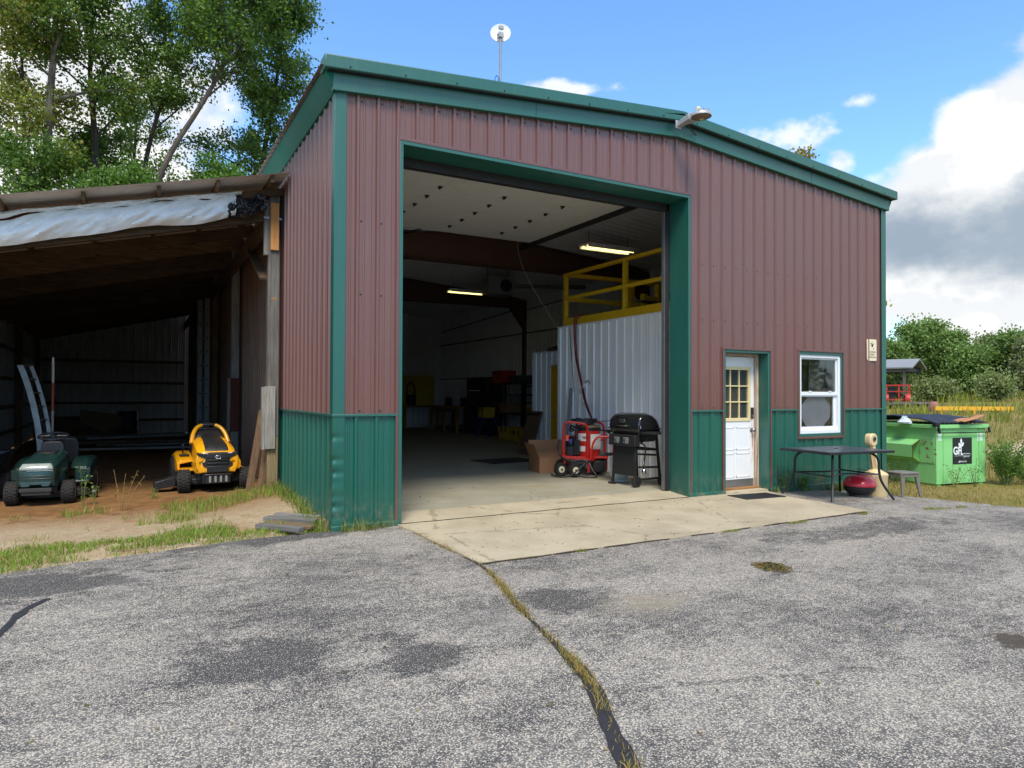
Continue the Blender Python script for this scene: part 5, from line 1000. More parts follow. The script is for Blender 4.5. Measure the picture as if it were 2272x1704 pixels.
# ---- white plastic tarp wrapped over the header
WTP = paint('white_tarp', S(232, 236, 234), .24, 0, .05, 3, dirt=.18, dirtc=S(150, 150, 150)); BTP = paint('black_tarp', (.014, .015, .018), .22)
tp = thing('plastic_tarp', 'white plastic tarp rolled and draped along the lean-to front beam', 'tarp', (0, 0, 0))
def tarpmesh(m, x0, x1, topf, botf, bulge, seed, nx_=150, nz_=16):
    v = []
    for i in range(nx_+1):
        x = x0+(x1-x0)*i/nx_; a, b = topf(x), botf(x)
        for j in range(nz_+1):
            t = j/nz_; z = lz(x)+a+(b-a)*t
            fold = .010*abs(mnoise.noise((x*7+t*7, t*1.5, seed+8)))+.016*mnoise.noise((x*2.2+t*1.4+seed, t*2.0, seed))+.018*mnoise.noise((x*9+t*4.5, t*2.5, seed+3))+.014*abs(mnoise.noise((x*16+t*11, t*4, seed+5)))
            v.append((x, 2.725-bulge*math.sin(math.pi*min(1, t*1.02))**.7-fold*1.6, z))
    n = nz_+1; m.add(v, [(i*n+j, (i+1)*n+j, (i+1)*n+j+1, i*n+j+1) for i in range(nx_) for j in range(nz_)])
def dip(x): return .06*math.exp(-((x+3.35)/.30)**4)+.02*math.exp(-((x+2.05)/.12)**4)+.03*math.exp(-((x+1.05)/.10)**4)
part('drape', WTP, lambda m: tarpmesh(m, -5.0, -.68, lambda x: -.155-dip(x), lambda x: -.49+.022*math.sin(x*2.6)+.012*math.sin(x*6.3)+.05*max(0, (x+1.1)/.4), .085, 1.3), tp, 0)
part('upper_fold', WTP, lambda m: tarpmesh(m, -5.0, -.60, lambda x: -.10, lambda x: -.165-.02*math.sin(x*5)-.35*dip(x)*0-.012*math.sin(x*13), .03, 7.7, 150, 6), tp, 0)
bt = thing('black_plastic', 'crumpled black plastic hanging at the right end of the white tarp', 'tarp', (0, 0, 0))
def crump(m):
    v = []
    for i in range(29):
        for j in range(17):
            u, t = i/28, j/16; x = -.78+.50*u; z = lz(x)-.20-.30*t*(1-.25*u)+.03*math.sin(u*9)
            d = .05*mnoise.noise((u*5, t*4, 2.2))+.05*abs(mnoise.noise((u*9, t*8, 5.1)))+.05*math.sin(math.pi*t); v.append((x+.03*mnoise.noise((u*6, t*6, 9)), 2.70-d, z+.03*mnoise.noise((u*7, t*7, 1))))
    m.add(v, [(i*17+j, (i+1)*17+j, (i+1)*17+j+1, i*17+j+1) for i in range(28) for j in range(16)])
part('sheet', BTP, crump, bt, 0).data.polygons.foreach_set('use_smooth', [False]*(28*16))

# ================================================================== LAWN TRACTORS
TYR = paint('tyre_rubber', S(36, 34, 32), .85, 0, .2, 20, bump=.6, bs=60, dirt=.35, dirtc=S(84, 72, 58))
def wheel(parent, x, y, r, w, rim, rz=0., lug=True):
    o = part('wheel', TYR, lambda m: m.lathe([(r*.55, -w*.42), (r*.85, -w*.5), (r*.97, -w*.38), (r, -w*.2), (r, w*.2), (r*.97, w*.38), (r*.85, w*.5), (r*.55, w*.42)], 28, (0, 0, 0), 'x'), parent, 0)
    o.location = (x, y, r); o.rotation_euler = (0, 0, R(rz))
    part('rim', rim, lambda m: (m.lathe([(0, -w*.25), (r*.3, -w*.3), (r*.52, -w*.43), (r*.57, -w*.43), (r*.57, w*.43), (r*.52, w*.43), (r*.3, w*.3), (0, w*.25)], 20, (0, 0, 0), 'x'),), o, 0)
    if lug:
        def lugs(m):
            n = 22
            for k in range(n):
                a = 2*math.pi*k/n
                for s in (-1, 0, 1):
                    b = a+s*.14; p = Vector((s*w*.29, r*math.cos(b), r*math.sin(b))); d = Vector((0, -math.sin(b), math.cos(b))); m.bar(p-d*.016, p+d*.016, w*.24, .014, (0, math.cos(b), math.sin(b)))
        stuff(part('tread', TYR, lugs, o, 0))
    return o
def ring(y, w, z0, z1, top=.6, rr=.3):
    """rounded section of a hood: half width w, bottom z0, top z1"""
    h = z1-z0; return [(-w, y, z0), (-w, y, z0+h*top), (-w*.94, y, z1-h*.14), (-w*(1-rr), y, z1-h*.02), (-w*.3, y, z1), (w*.3, y, z1), (w*(1-rr), y, z1-h*.02), (w*.94, y, z1-h*.14), (w, y, z0+h*top), (w, y, z0)]
YLW = paint('tractor_yellow', S(238, 166, 18), .32, 0, .06, 4, dirt=.08, coat=.3); PBK = paint('tractor_black', (.02, .02, .021), .42, 0, .2, 5, dirt=.12, dirtc=S(90, 80, 70)); GRYP = paint('tractor_grey', S(140, 138, 130), .5)
yt = thing('lawn_tractor', 'yellow riding lawn tractor with black grille parked under the lean-to', 'lawn tractor', (-.81, 3.66, .02), 3); yt.scale = (.97, .84, .83)
for s in (-1, 1): wheel(yt, s*.43, .0, .20, .18, PBK, -6); wheel(yt, s*.40, 1.25, .27, .22, PBK)
part('chassis', PBK, lambda m: (m.box(-.25, .25, -.12, 1.4, .22, .34), m.box(-.36, .36, -.04, .05, .16, .24), m.box(-.20, .20, -.20, -.1, .16, .34), m.bar((-.34, 0, .19), (.34, 0, .19), .05, .06)), yt, .01)
part('mower_deck', PBK, lambda m: m.loft([[(x*.56, .60+y*.38, z) for x, y in ((-1,-.6),(-.6,-1),(.6,-1),(1,-.6),(1,.6),(.6,1),(-.6,1),(-1,.6))] for z in (.10, .20)]+[[(x*.46, .60+y*.30, .25) for x, y in ((-1,-.6),(-.6,-1),(.6,-1),(1,-.6),(1,.6),(.6,1),(-.6,1),(-1,.6))]]), yt, .01)
part('discharge_chute', PBK, lambda m: m.loft([[(-.52, .42+a*.2, .10+b) for a, b in ((-1, 0), (1, 0), (1, .16), (-1, .16))], [(-.80, .40+a*.22, .06+b) for a, b in ((-1, 0), (1, 0), (1, .09), (-1, .13))]]), yt, .008)
hood = part('hood', YLW, lambda m: m.loft([ring(-.24, .20, .36, .62, .5), ring(-.20, .265, .34, .72, .55), ring(-.05, .285, .33, .80, .55), ring(.25, .285, .36, .87, .55), ring(.55, .27, .40, .92, .55), ring(.72, .24, .44, .94, .55)]), yt, .01)
def topstrip(m):
    sec = [(-.215, .15, .665), (-.16, .165, .748), (-.05, .165, .803), (.25, .15, .873), (.55, .14, .923), (.70, .13, .945)]
    m.loft([[(-w, y, z-.03), (-w*.95, y, z+.016), (-w*.6, y, z+.026), (w*.6, y, z+.026), (w*.95, y, z+.016), (w, y, z-.03)] for y, w, z in sec])
part('hood_strip', PBK, topstrip, hood, .004)
front_mask = [(-.15, .36), (-.14, .44), (-.20, .475), (-.215, .53), (-.175, .545), (-.165, .60), (-.275, .665), (-.28, .705), (-.20, .69), (-.15, .70), (.15, .70), (.20, .69), (.28, .705), (.275, .665), (.165, .60), (.175, .545), (.215, .53), (.20, .475), (.14, .44), (.15, .36)]
gl = part('grille', PBK, lambda m: m.prism(front_mask, 'xz', -.262, -.15), hood, .004)
part('grille_bar', PBK, lambda m: (m.prism([(-.155, .64), (-.13, .69), (.13, .69), (.155, .64), (.155, .60), (-.155, .60)], 'xz', -.285, -.255), m.prism([(-.15, .56), (.15, .56), (.145, .585), (-.145, .585)], 'xz', -.29, -.255), m.prism([(-.15, .50), (.15, .50), (.15, .53), (-.15, .53)], 'xz', -.285, -.255), m.box(-.15, .15, -.29, -.255, .36, .47)), hood, .006)
part('grille_slot', BLK, lambda m: [m.box(x, x+.07, -.292, -.289, .435, .447) for x in (-.12, -.035, .05)], hood, 0)
part('emblem', CHR, lambda m: m.tube([(a*.038, -.288, .625+b*.026) for a, b in ((-1, -.7), (-.9, .3), (-.5, 1), (.6, 1), (1, .5), (1, -.6), (.7, -1), (-.7, -1))], .006, 6, closed=True).tube([(-.025, -.288, .61), (.012, -.288, .645)], .005, 6), hood, 0)
for s in (-1, 1): part('headlight', PVC, lambda m: m.box(min(s*.14, s*.20), max(s*.14, s*.20), -.27, -.262, .682, .694), hood, .002)
for s in (-1, 1): part('lower_cheek', YLW, lambda m: m.prism([(s*.165, .36), (s*.15, .40), (s*.22, .45), (s*.25, .53), (s*.19, .56), (s*.185, .59), (s*.275, .66), (s*.295, .60), (s*.29, .45), (s*.25, .35)], 'xz', -.245, -.10), hood, .012)
bmp = part('bumper', PBK, lambda m: (m.box(-.17, .17, -.31, -.22, .17, .335), m.box(-.19, .19, -.33, -.30, .31, .335)), yt, .008)
for k in range(4): part('weight_bar', GRYP, lambda m: m.box(-.125+k*.075, -.095+k*.075, -.322, -.31, .19, .30), bmp, .003)
for s in (-1, 1):
    for k in range(3): part('axle_guard_bar', PBK, lambda m: m.bar((s*.18, -.20, .22+k*.04), (s*.33, .05, .22+k*.04), .01, .014), yt, 0)
for s in (-1, 1): part('dash_hoop', YLW, lambda m: m.tube(smoothpts([(s*.27, .60, .82), (s*.24, .70, .98), (s*.18, .78, 1.09), (s*.10, .82, 1.135)], 2), .034, 10), yt, 0)
part('dash', PBK, lambda m: (m.loft([ring(.66, .25, .5, .96, .6), ring(.80, .22, .5, 1.05, .6), ring(.92, .16, .5, 1.04, .6)]), m.tube([(-.11, .82, 1.14), (.11, .82, 1.14)], .028, 8)), yt, .01)
part('steering_wheel', PBK, lambda m: m.tube([(.19*math.cos(R(a)), .95+.16*math.sin(R(a)), 1.06+.10*math.sin(R(a))) for a in range(0, 360, 15)], .016, 8, closed=True).tube([(0, .8, .95), (0, .95, 1.06)], .02, 8).tube([(-.18, .95, 1.06), (.18, .95, 1.06)], .014, 6), yt, 0)
part('seat', PBK, lambda m: (m.loft([ring(1.10, .22, .56, .66), ring(1.45, .24, .56, .68)]), m.loft([ring(1.42, .22, .62, .98), ring(1.52, .20, .62, 1.02)])), yt, .02)
for s in (-1, 1):
    fe = part('fender', YLW, lambda m: m.loft([[(s*a, y, z) for a, z in ((.24, zt-.02), (.24, zt), (.42, zt), (.47, zt-.05), (.47, zb), (.43, zb), (.43, zt-.06))] for y, zt, zb in ((.62, .50, .34), (.80, .56, .28), (1.0, .62, .34), (1.25, .64, .48), (1.5, .60, .44))]), yt, .01)
    part('footrest', YLW, lambda m: m.box(min(s*.24, s*.47), max(s*.24, s*.47), .38, .80, .33, .37), yt, .01)
    part('lever', PBK, lambda m: (m.tube([(s*.36, .95, .60), (s*.36, .88, .74)], .012, 6), m.lathe([(.0, .72), (.022, .74), (.022, .79), (0, .80)], 8, (s*.36, .88, 0)), m.box(min(s*.28, s*.42), max(s*.28, s*.42), .78, 1.05, .575, .60)), yt, .004)
# ---- green tractor
GTR = paint('tractor_green', S(26, 54, 50), .28, 0, .1, 4, dirt=.12, dirtc=S(96, 92, 78), coat=.3); RIMW = paint('rim_white', S(196, 196, 190), .5, dirt=.3)
gt = thing('lawn_tractor', 'dark green riding lawn tractor at the left of the lean-to', 'lawn tractor', (-2.93, 3.58, .0), -8); gt.scale = (.94, .80, .78)
for s in (-1, 1): wheel(gt, s*.335, .0, .19, .165, RIMW, 4); wheel(gt, s*.40, 1.15, .255, .22, RIMW)
part('chassis', PBK, lambda m: (m.box(-.22, .22, -.15, 1.3, .20, .32), m.bar((-.30, 0, .19), (.30, 0, .19), .05, .06)), gt, .01)
part('mower_deck', PBK, lambda m: m.loft([[(x*.52, .58+y*.36, z) for x, y in ((-1,-.6),(-.6,-1),(.6,-1),(1,-.6),(1,.6),(.6,1),(-.6,1),(-1,.6))] for z in (.06, .18)]+[[(x*.42, .58+y*.28, .23) for x, y in ((-1,-.6),(-.6,-1),(.6,-1),(1,-.6),(1,.6),(.6,1),(-.6,1),(-1,.6))]]), gt, .01)
part('gauge_wheel', PBK, lambda m: m.lathe([(.03, -.03), (.085, -.03), (.095, 0), (.085, .03), (.03, .03)], 18, (.60, .36, .095), 'x'), gt, 0)
gh = part('hood', GTR, lambda m: m.loft([ring(-.32, .17, .36, .60, .6), ring(-.29, .215, .33, .68, .6), ring(-.20, .235, .30, .725, .6), ring(.0, .24, .30, .76, .6), ring(.35, .24, .32, .82, .6), ring(.62, .225, .36, .87, .6), ring(.68, .20, .4, .875, .6)]), gt, .01)
part('lens', paint('pale_lens', S(150, 158, 150), .2, 0, .1, 5, dirt=.3, dirtc=S(90, 96, 88)), lambda m: m.loft([[(-w, y, z0), (-w*.97, y-.004, z0+.03), (-w*.8, y+.01, z1), (w*.8, y+.01, z1), (w*.97, y-.004, z0+.03), (w, y, z0)] for y, w, z0, z1 in ((-.335, .15, .60, .645), (-.30, .20, .60, .685), (-.26, .205, .61, .70))]), gh, .003)
for z in (.455, .50): part('groove', PBK, lambda m: m.tube([(-.226, -.20, z), (-.218, -.29, z), (-.175, -.325, z), (.175, -.325, z), (.218, -.29, z), (.226, -.20, z)], .006, 5), gh, 0)
part('groove', paint('groove_light', S(90, 120, 118), .3), lambda m: m.tube([(-.10, -.328, .585), (.20, -.328, .585)], .005, 5), gh, 0)
part('lower_scoop', paint('scoop_green', S(52, 76, 78), .35), lambda m: m.prism([(-.16, .33), (-.18, .40), (.18, .40), (.20, .43), (.16, .33), (.08, .33), (.07, .36), (-.06, .36), (-.07, .33)], 'xz', -.345, -.31), gh, .006)
part('hood_scoop', PBK, lambda m: m.loft([[(-.11, .30, .818), (.11, .30, .818), (.09, .30, .83), (-.09, .30, .83)], [(-.13, .52, .855), (.13, .52, .855), (.11, .52, .872), (-.11, .52, .872)]]), gh, .004)
part('front_plate', paint('plate_metal', S(70, 68, 64), .5, .5), lambda m: (m.box(-.19, .19, -.33, -.315, .24, .30), m.box(-.17, .17, -.30, -.1, .18, .28)), gt, .004)
part('column', PBK, lambda m: (m.loft([ring(.66, .15, .7, 1.0, .6), ring(.80, .13, .7, 1.05, .6), ring(.88, .10, .7, 1.02, .6)]), m.lathe([(.11, .93), (.095, 1.0), (.08, 1.06), (.11, 1.07)], 18, (-.02, .80, 0))), gt, .01)
part('steering_wheel', PBK, lambda m: m.tube([(-.02+.19*math.cos(R(a)), .84+.18*math.sin(R(a)), 1.09+.05*math.sin(R(a))) for a in range(0, 360, 15)], .017, 8, closed=True).tube([(-.2, .84, 1.09), (.16, .84, 1.09)], .02, 6).lathe([(.05, 1.05), (.05, 1.11), (0, 1.115)], 12, (-.02, .84, 0)), gt, 0)
part('seat', PBK, lambda m: (m.loft([ring(1.05, .20, .56, .66), ring(1.38, .22, .56, .68)]), m.loft([ring(1.36, .22, .64, 1.02), ring(1.44, .21, .64, 1.06), ring(1.48, .18, .66, 1.05)])), gt, .02)
for s in (-1, 1):
    part('fender', GTR, lambda m: m.loft([[(s*a, y, z) for a, z in ((.24, zt-.02), (.24, zt), (.44, zt), (.49, zt-.06), (.49, zb), (.45, zb), (.45, zt-.06))] for y, zt, zb in ((.62, .54, .30), (.80, .66, .27), (1.0, .70, .36), (1.25, .70, .48), (1.45, .64, .44))]), gt, .012)
    part('footrest', GTR, lambda m: (m.box(min(s*.26, s*.52), max(s*.26, s*.52), .34, .78, .29, .33), m.box(min(s*.30, s*.50), max(s*.30, s*.50), .60, .64, .33, .52)), gt, .01)
    part('fender_inset', GRYP, lambda m: m.prism([(s*.30, .42), (s*.42, .42), (s*.50, .36), (s*.34, .35)], 'xz', .612, .618), gt, .003)
# ---- cart behind the green tractor
ct = thing('utility_cart', 'black dump cart half hidden behind the green tractor', 'cart', (-3.95, 4.35, .0), -4)
part('tub', PBK, lambda m: m.loft([[(x*w, y*d, z) for x, y in ((-1,-1),(1,-1),(1,1),(-1,1))] for w, d, z in ((.42, .6, .24), (.52, .72, .62), (.55, .75, .64), (.50, .70, .62), (.40, .58, .27))]), ct, .02); part('frame', DKM, lambda m: (m.bar((0, -1.2, .3), (0, .6, .24), .05, .05), m.bar((-.5, 0, .18), (.5, 0, .18), .03, .03)), ct, 0)
for s in (-1, 1): wheel(ct, s*.56, .0, .18, .12, RIMW, 0, False)
# ---- stored things
ar = thing('arched_ramp', 'pair of arched aluminium loading ramps standing behind the green tractor', 'ramp', (-3.16, 6.0, .02), 0)
ALR = paint('ramp_aluminium', S(140, 142, 140), .45, .5, .12, 4, dirt=.25)
def ramp(x0):
    pts = [Vector((x0-.32*(z/1.9)**2.2, .15*z/1.9, z)) for z in np.linspace(0, 1.88, 18)]
    for a, b, i in zip(pts[:-1], pts[1:], range(17)):
        pass
    part('ramp_rail', ALR, lambda m: m.loft([[p+Vector((dx_, dy_, 0)) for dx_, dy_ in ((-.045, -.02), (.045, -.02), (.045, .02), (-.045, .02))] for p in pts]), ar, .003)
    part('ramp_rail', ALR, lambda m: m.loft([[p+Vector((dx_+.12, dy_+.22, 0)) for dx_, dy_ in ((-.03, -.02), (.03, -.02), (.03, .02), (-.03, .02))] for p in pts]), ar, .003)
    for p in pts[1::2]: part('cleat', ALR, lambda m: m.bar(p+Vector((.03, .0, 0)), p+Vector((.12, .22, 0)), .03, .02), ar, 0)
ramp(0.)
po = thing('marker_pole', 'thin white and red marker pole standing left of the yellow tractor', 'pole', (-3.06, 6.5, .0))
for k, (a, b, c) in enumerate(((0, .6, S(200, 196, 186)), (.6, 1.15, S(200, 196, 186)), (1.15, 1.62, S(186, 90, 66)), (1.62, 1.98, S(220, 214, 204)))): part('segment', paint('pole_%d' % k, c, .5), lambda m: m.tube([(0, 0, a), (0, 0, b)], .02, 8), po, 0)
part('tip', PVC, lambda m: m.lathe([(.015, 1.98), (.02, 2.03), (.0, 2.06)], 8), po, 0)
ld_ = thing('extension_ladder', 'aluminium ladder standing on end along the building wall under the lean-to', 'ladder', (-.50, 8.75, .0), 16)
for y in (0, .40): part('rail', ALR, lambda m: (m.box(-.05, .05, y-.012, y+.012, .0, 3.5), m.box(-.05, -.038, y-.03, y+.03, .0, 3.5), m.box(.038, .05, y-.03, y+.03, .0, 3.5)), ld_, 0)
for k in range(11): part('rung', ALR, lambda m: m.tube([(0, -.022, .25+k*.3), (0, .42, .25+k*.3)], .02, 8), ld_, 0)
for k in range(11): part('rung_end', DKM, lambda m: m.lathe([(.016, -.026), (0, -.027)], 8, (0, 0, .25+k*.3), 'y'), ld_, 0)
# lumber heap at the back
rg = random.Random(21)
for k in range(12):
    L = rg.uniform(1.6, 3.2); x = rg.uniform(-2.1, -1.0); y = rg.uniform(11, 15); a = rg.uniform(-25, 25); z = .04+.05*(k % 6)
    t = thing('stored_plank', 'old plank in the dim lumber heap at the back of the lean-to', 'plank', (x, y, z), a, 'planks heaped at the back of the lean-to'); part('plank', WDK if k % 2 else WGR, lambda m: m.box(-L/2, L/2, -.09, .09, 0, .045), t, .004)
ws = thing('steel_pipe', 'pale pipe lying on the lumber heap in the lean-to', 'pipe', (-1.6, 11.6, .38), 6); part('pipe', GAL, lambda m: m.tube([(-1.2, 0, 0), (1.2, .1, .03)], .03, 8), ws, 0)
fb = thing('folded_canvas', 'brown canvas hanging over a dark crate at the rear shed wall', 'canvas', (-3.0, 16.5, .0), 0)
part('crate', WDK, lambda m: m.box(-.9, .9, -.4, .4, 0, .75), fb, .01); part('canvas', paint('canvas_brown', S(110, 86, 60), .9), lambda m: m.add([(-.2, -.43, .95), (.75, -.44, .80), (.85, -.45, .55), (.45, -.47, .25), (.2, -.46, .4), (-.2, -.44, .6), (-.2, -.40, .96), (.75, -.40, .81)], [(0,1,2,3,4,5), (0,6,7,1)]), fb, 0)
dr = thing('barrel', 'dark barrel standing in the depth of the lean-to', 'barrel', (-2.0, 17.2, 0)); part('drum', DKM, lambda m: m.lathe([(.28, 0), (.28, .28), (.29, .3), (.28, .32), (.28, .58), (.29, .6), (.28, .62), (.28, .88), (.26, .88), (.26, .86), (0, .86)], 24), dr, 0)
# boards leaning on the front post
b1 = thing('leaning_board', 'tan board leaning behind the lean-to front post', 'board', (-.43, 3.05, .03)); part('board', WDZ, lambda m: m.bar((0, 0, .0), (.20, .12, 1.18), .02, .10, (1, 0, .2)), b1, .003)
b2 = thing('leaning_board', 'short dark board leaning at the foot of the lean-to front post', 'board', (-.30, 2.95, .03)); part('board', WDZ, lambda m: m.bar((0, 0, .0), (.10, .06, .62), .02, .09, (1, 0, .2)), b2, .003)
# loose grey planks on the grass beside the corner
PLK = [(-.70, .42, -.34, -.03, .10, .05, 'front grey plank of the loose boards by the asphalt edge', WGR), (-.58, .62, -.18, .12, .13, .03, 'brown-topped plank second from the asphalt edge', WTAN), (-.55, .82, -.10, .36, .13, .055, 'thick grey plank third from the asphalt edge', WGR), (-.42, .98, -.02, .55, .10, .07, 'rear grey plank of the loose boards nearest the green wall', WGR)]
WGY = wood('grey_plank', S(158, 155, 150), S(128, 124, 118), 'x'); WTX = wood('brown_plank', S(150, 126, 92), S(124, 104, 80), 'x')
for x0, y0, x1, y1, wd, z, l, mtl in PLK:
    a = math.degrees(math.atan2(y1-y0, x1-x0)); L = math.dist((x0, y0), (x1, y1))
    t = thing('loose_plank', l, 'plank', ((x0+x1)/2, (y0+y1)/2, .012+z*.25), a, 'loose planks beside the building corner'); part('plank', WTX if mtl is WTAN else WGY, lambda m: m.box(-L/2, L/2, -wd/2, wd/2, 0, .05 if z > .04 else .035), t, .006)
# ================================================================== VEGETATION
LEAF = leafmat('leaf', .35); GRASSM = leafmat('grass_blade', .25, .6)
def pal(cols, n, rng, j=.18):
    c = np.array([S(*k) for k in cols])[rng.integers(0, len(cols), n)]; return np.clip(c*(1+rng.uniform(-j, j, (n, 1))), 0, 1)
def blades(name, P, h0, h1, w, cols, seed, lean=.5, kind=True, parent=None):
    rng = np.random.default_rng(seed); n = len(P); P = np.asarray(P, float); h = rng.uniform(h0, h1, n); a = rng.uniform(0, 2*np.pi, n); b = rng.uniform(0, 2*np.pi, n)
    side = np.stack([np.cos(a), np.sin(a), 0*a], 1)*(w*rng.uniform(.6, 1.3, n))[:, None]; ln = np.stack([np.cos(b), np.sin(b), 0*b], 1)*(h*rng.uniform(.1, lean, n))[:, None]
    up = np.array([0, 0, 1.])*h[:, None]
    V = np.stack([P-side/2, P+side/2, P+up*.6+ln*.35+side*.35, P+up*.6+ln*.35-side*.35, P+up+ln], 1).reshape(-1, 3); i = np.arange(n)[:, None]*5
    Fc = np.concatenate([i+np.array([[0, 1, 2]]), i+np.array([[0, 2, 3]]), i+np.array([[3, 2, 4]])]); C = np.repeat(pal(cols, n, rng), 5, 0)
    o = np_mesh(name, V, Fc, GRASSM, C, parent); 
    if kind: o['kind'] = 'stuff'
    return o
def leaves(Pts, size, cols, rng, asp=.62, upb=.5):
    n = len(Pts); d = rng.normal(size=(n, 3)); d /= np.linalg.norm(d, axis=1)[:, None]; nr = rng.normal(size=(n, 3)); nr[:, 2] += upb; nr -= d*(nr*d).sum(1)[:, None]; nr /= np.linalg.norm(nr, axis=1)[:, None]; s = np.cross(d, nr)
    L = size*rng.uniform(.6, 1.35, n)[:, None]; Wd = L*asp
    V = np.stack([Pts-d*L/2, Pts+s*Wd/2-nr*L*.08, Pts+d*L/2, Pts-s*Wd/2-nr*L*.08], 1).reshape(-1, 3); Fc = (np.arange(n)*4)[:, None]+np.array([[0, 1, 2, 3]])
    return V, Fc, np.repeat(pal(cols, n, rng, .22), 4, 0)
BARK = {}
def bark(name, c, c2):
    if name not in BARK:
        t = NT(name); f = t.noise(5, 8, .68, (1, 1, .3)); g = t.noise(1.2, 4, .5, (1, 1, 1), (4, 4, 4)); t.col(t.mix(t.ramp(g, .4, .65), t.mix(t.ramp(f, .35, .65), c, c2), scl(c2, 1.5))); t.rough(.9); t.bump(f, .8, .05); BARK[name] = t.m
    return BARK[name]
def tree(name, label, path, r0, seed, cols, lsize=.16, nl=12, t0=.35, spread=3.2, per=42, sig=.42, group=None, bk=None, extra=(), drop=.0, up=(15, 55)):
    rg = random.Random(seed); rng = np.random.default_rng(seed); path = [Vector(p) for p in path]; b = path[0]
    t = thing(name, label, 'tree', tuple(b), 0, group); path = [p-b for p in smoothpts(path, 2)]; k = len(path)
    m = MB(); m.tube(path, [r0*(1-.86*(i/(k-1))**.9) for i in range(k)], 8); clus = []
    def at(u): i = min(k-2, int(u*(k-1))); f = u*(k-1)-i; return path[i].lerp(path[i+1], f)
    for q in range(nl):
        u = t0+(1-t0)*((q+rg.random())/nl); p = at(u); az_ = q*2.4+rg.uniform(-.5, .5); el_ = R(rg.uniform(*up)); L = spread*(1.15-.62*(u-t0)/(1-t0))*rg.uniform(.65, 1.15)
        d = Vector((math.cos(az_)*math.cos(el_), math.sin(az_)*math.cos(el_), math.sin(el_))); pts = [p]; cur = p
        for s_ in range(5):
            d = (d+Vector((rg.uniform(-.22, .22), rg.uniform(-.22, .22), rg.uniform(-.10-drop, .22)))).normalized(); cur = cur+d*L/5; pts.append(cur)
        rr = r0*(1-.86*u)*.5; m.tube(pts, [max(.008, rr*(1-.85*i/5)) for i in range(6)], 6)
        for i in range(2, 6):
            for _ in range(2 if i < 5 else 3):
                dd = Vector((rg.gauss(0, 1), rg.gauss(0, 1), rg.gauss(.15, .6))).normalized(); l2 = L*rg.uniform(.16, .34); e = pts[i]+dd*l2; mid = pts[i]+dd*l2*.5+Vector((0, 0, rg.uniform(-.05, .1))); m.tube([pts[i], mid, e], [max(.006, rr*.28), .006, .004], 5); clus += [e, mid, pts[i].lerp(e, .75)]
    for e in extra: clus.append(Vector(e)-b); m.tube([at(.8 if Vector(e).z-b.z > path[-1].z*.6 else .45), at(.9).lerp(Vector(e)-b, .6), Vector(e)-b], [.04, .02, .008], 5)
    m.obj('trunk', bk or bark('bark_grey', S(88, 80, 70), S(62, 55, 48)), t)
    C = np.array([tuple(c) for c in clus]); n = len(C)*per; P = np.repeat(C, per, 0)+rng.normal(size=(n, 3))*sig*np.array([1, 1, .75])*np.repeat(rng.uniform(.6, 1.25, len(C)), per)[:, None]
    V, Fc, cc = leaves(P, lsize, cols, rng); np_mesh('crown', V, Fc, LEAF, cc, t); return t
GL = [(86, 114, 50), (98, 128, 56), (74, 102, 46), (114, 140, 64), (64, 92, 44)]; GY = [(120, 134, 58), (138, 146, 62), (104, 120, 54), (150, 138, 70)]; GB = [(92, 128, 52), (106, 140, 58), (80, 114, 46)]
BL = bark('bark_light', S(122, 114, 102), S(70, 63, 56)); BD = bark('bark_dark', S(66, 57, 48), S(42, 36, 31))
tg = 'tall trees behind the lean-to'
tree('deciduous_tree', 'slim yellow-green tree at the far left above the lean-to roof', [(-6.1, 27, 0), (-6.0, 27, 8), (-5.85, 27, 12), (-6.1, 27, 17), (-6, 27, 20)], .13, 31, GY, .15, 20, .36, 2.3, 36, .32, tg, BD)
tree('deciduous_tree', 'thick pale-barked tree second from the left above the lean-to roof', [(-5.2, 26.4, 0), (-5.1, 26.4, 9), (-5.0, 26.3, 13), (-4.75, 26.3, 17), (-4.9, 26.2, 22)], .27, 32, GL+GY[:2], .16, 18, .52, 3.0, 32, .29, tg, BL, drop=.05)
tree('deciduous_tree', 'dark straight tree third from the left above the lean-to roof', [(-3.4, 28, 0), (-3.35, 28, 9), (-3.4, 28, 12.5), (-3.75, 28, 16), (-3.3, 28, 21)], .24, 33, GL, .16, 18, .50, 3.3, 32, .30, tg, BD)
tree('deciduous_tree', 'twin-leaning slender tree in the middle of the left trees', [(-1.9, 29, 0), (-1.7, 29, 9), (-1.4, 29, 13.2), (-.2, 29, 17), (.5, 29, 21)], .18, 34, GL, .16, 18, .52, 3.2, 34, .30, tg, BD)
tree('deciduous_tree', 'tree leaning strongly right beside the building roof', [(-2.2, 25.5, 0), (-1.6, 25.5, 8.2), (-.85, 25.5, 11.3), (1.03, 25.5, 14.8), (2.0, 25.5, 17.3), (2.47, 25.5, 21)], .19, 35, GL, .16, 22, .56, 3.3, 34, .29, tg, bark('bark_mid', S(96, 86, 74), S(60, 53, 46)))
tree('deciduous_tree', 'full leafy tree rising just left of the green fascia', [(3.6, 30, 0), (3.5, 30, 8), (3.8, 30, 13), (4.5, 30, 17), (5.0, 30, 21.5)], .25, 36, GL+[(60, 96, 42)], .165, 26, .38, 3.1, 38, .31, tg, BD)
tree('deciduous_tree', 'lower bright green tree just above the lean-to roof line', [(1.2, 26.5, 0), (1.2, 26.5, 5), (1.4, 26.5, 8.6), (1.5, 26.5, 11.0)], .14, 37, GB, .14, 13, .45, 2.3, 30, .28, tg, BD)
tree('deciduous_tree', 'low bright green young tree left of centre above the lean-to roof', [(-2.6, 24.5, 0), (-2.6, 24.5, 5), (-2.4, 24.5, 8.0), (-2.3, 24.5, 9.6)], .12, 38, GB+GL[:2], .14, 12, .45, 2.2, 28, .28, tg, BD)
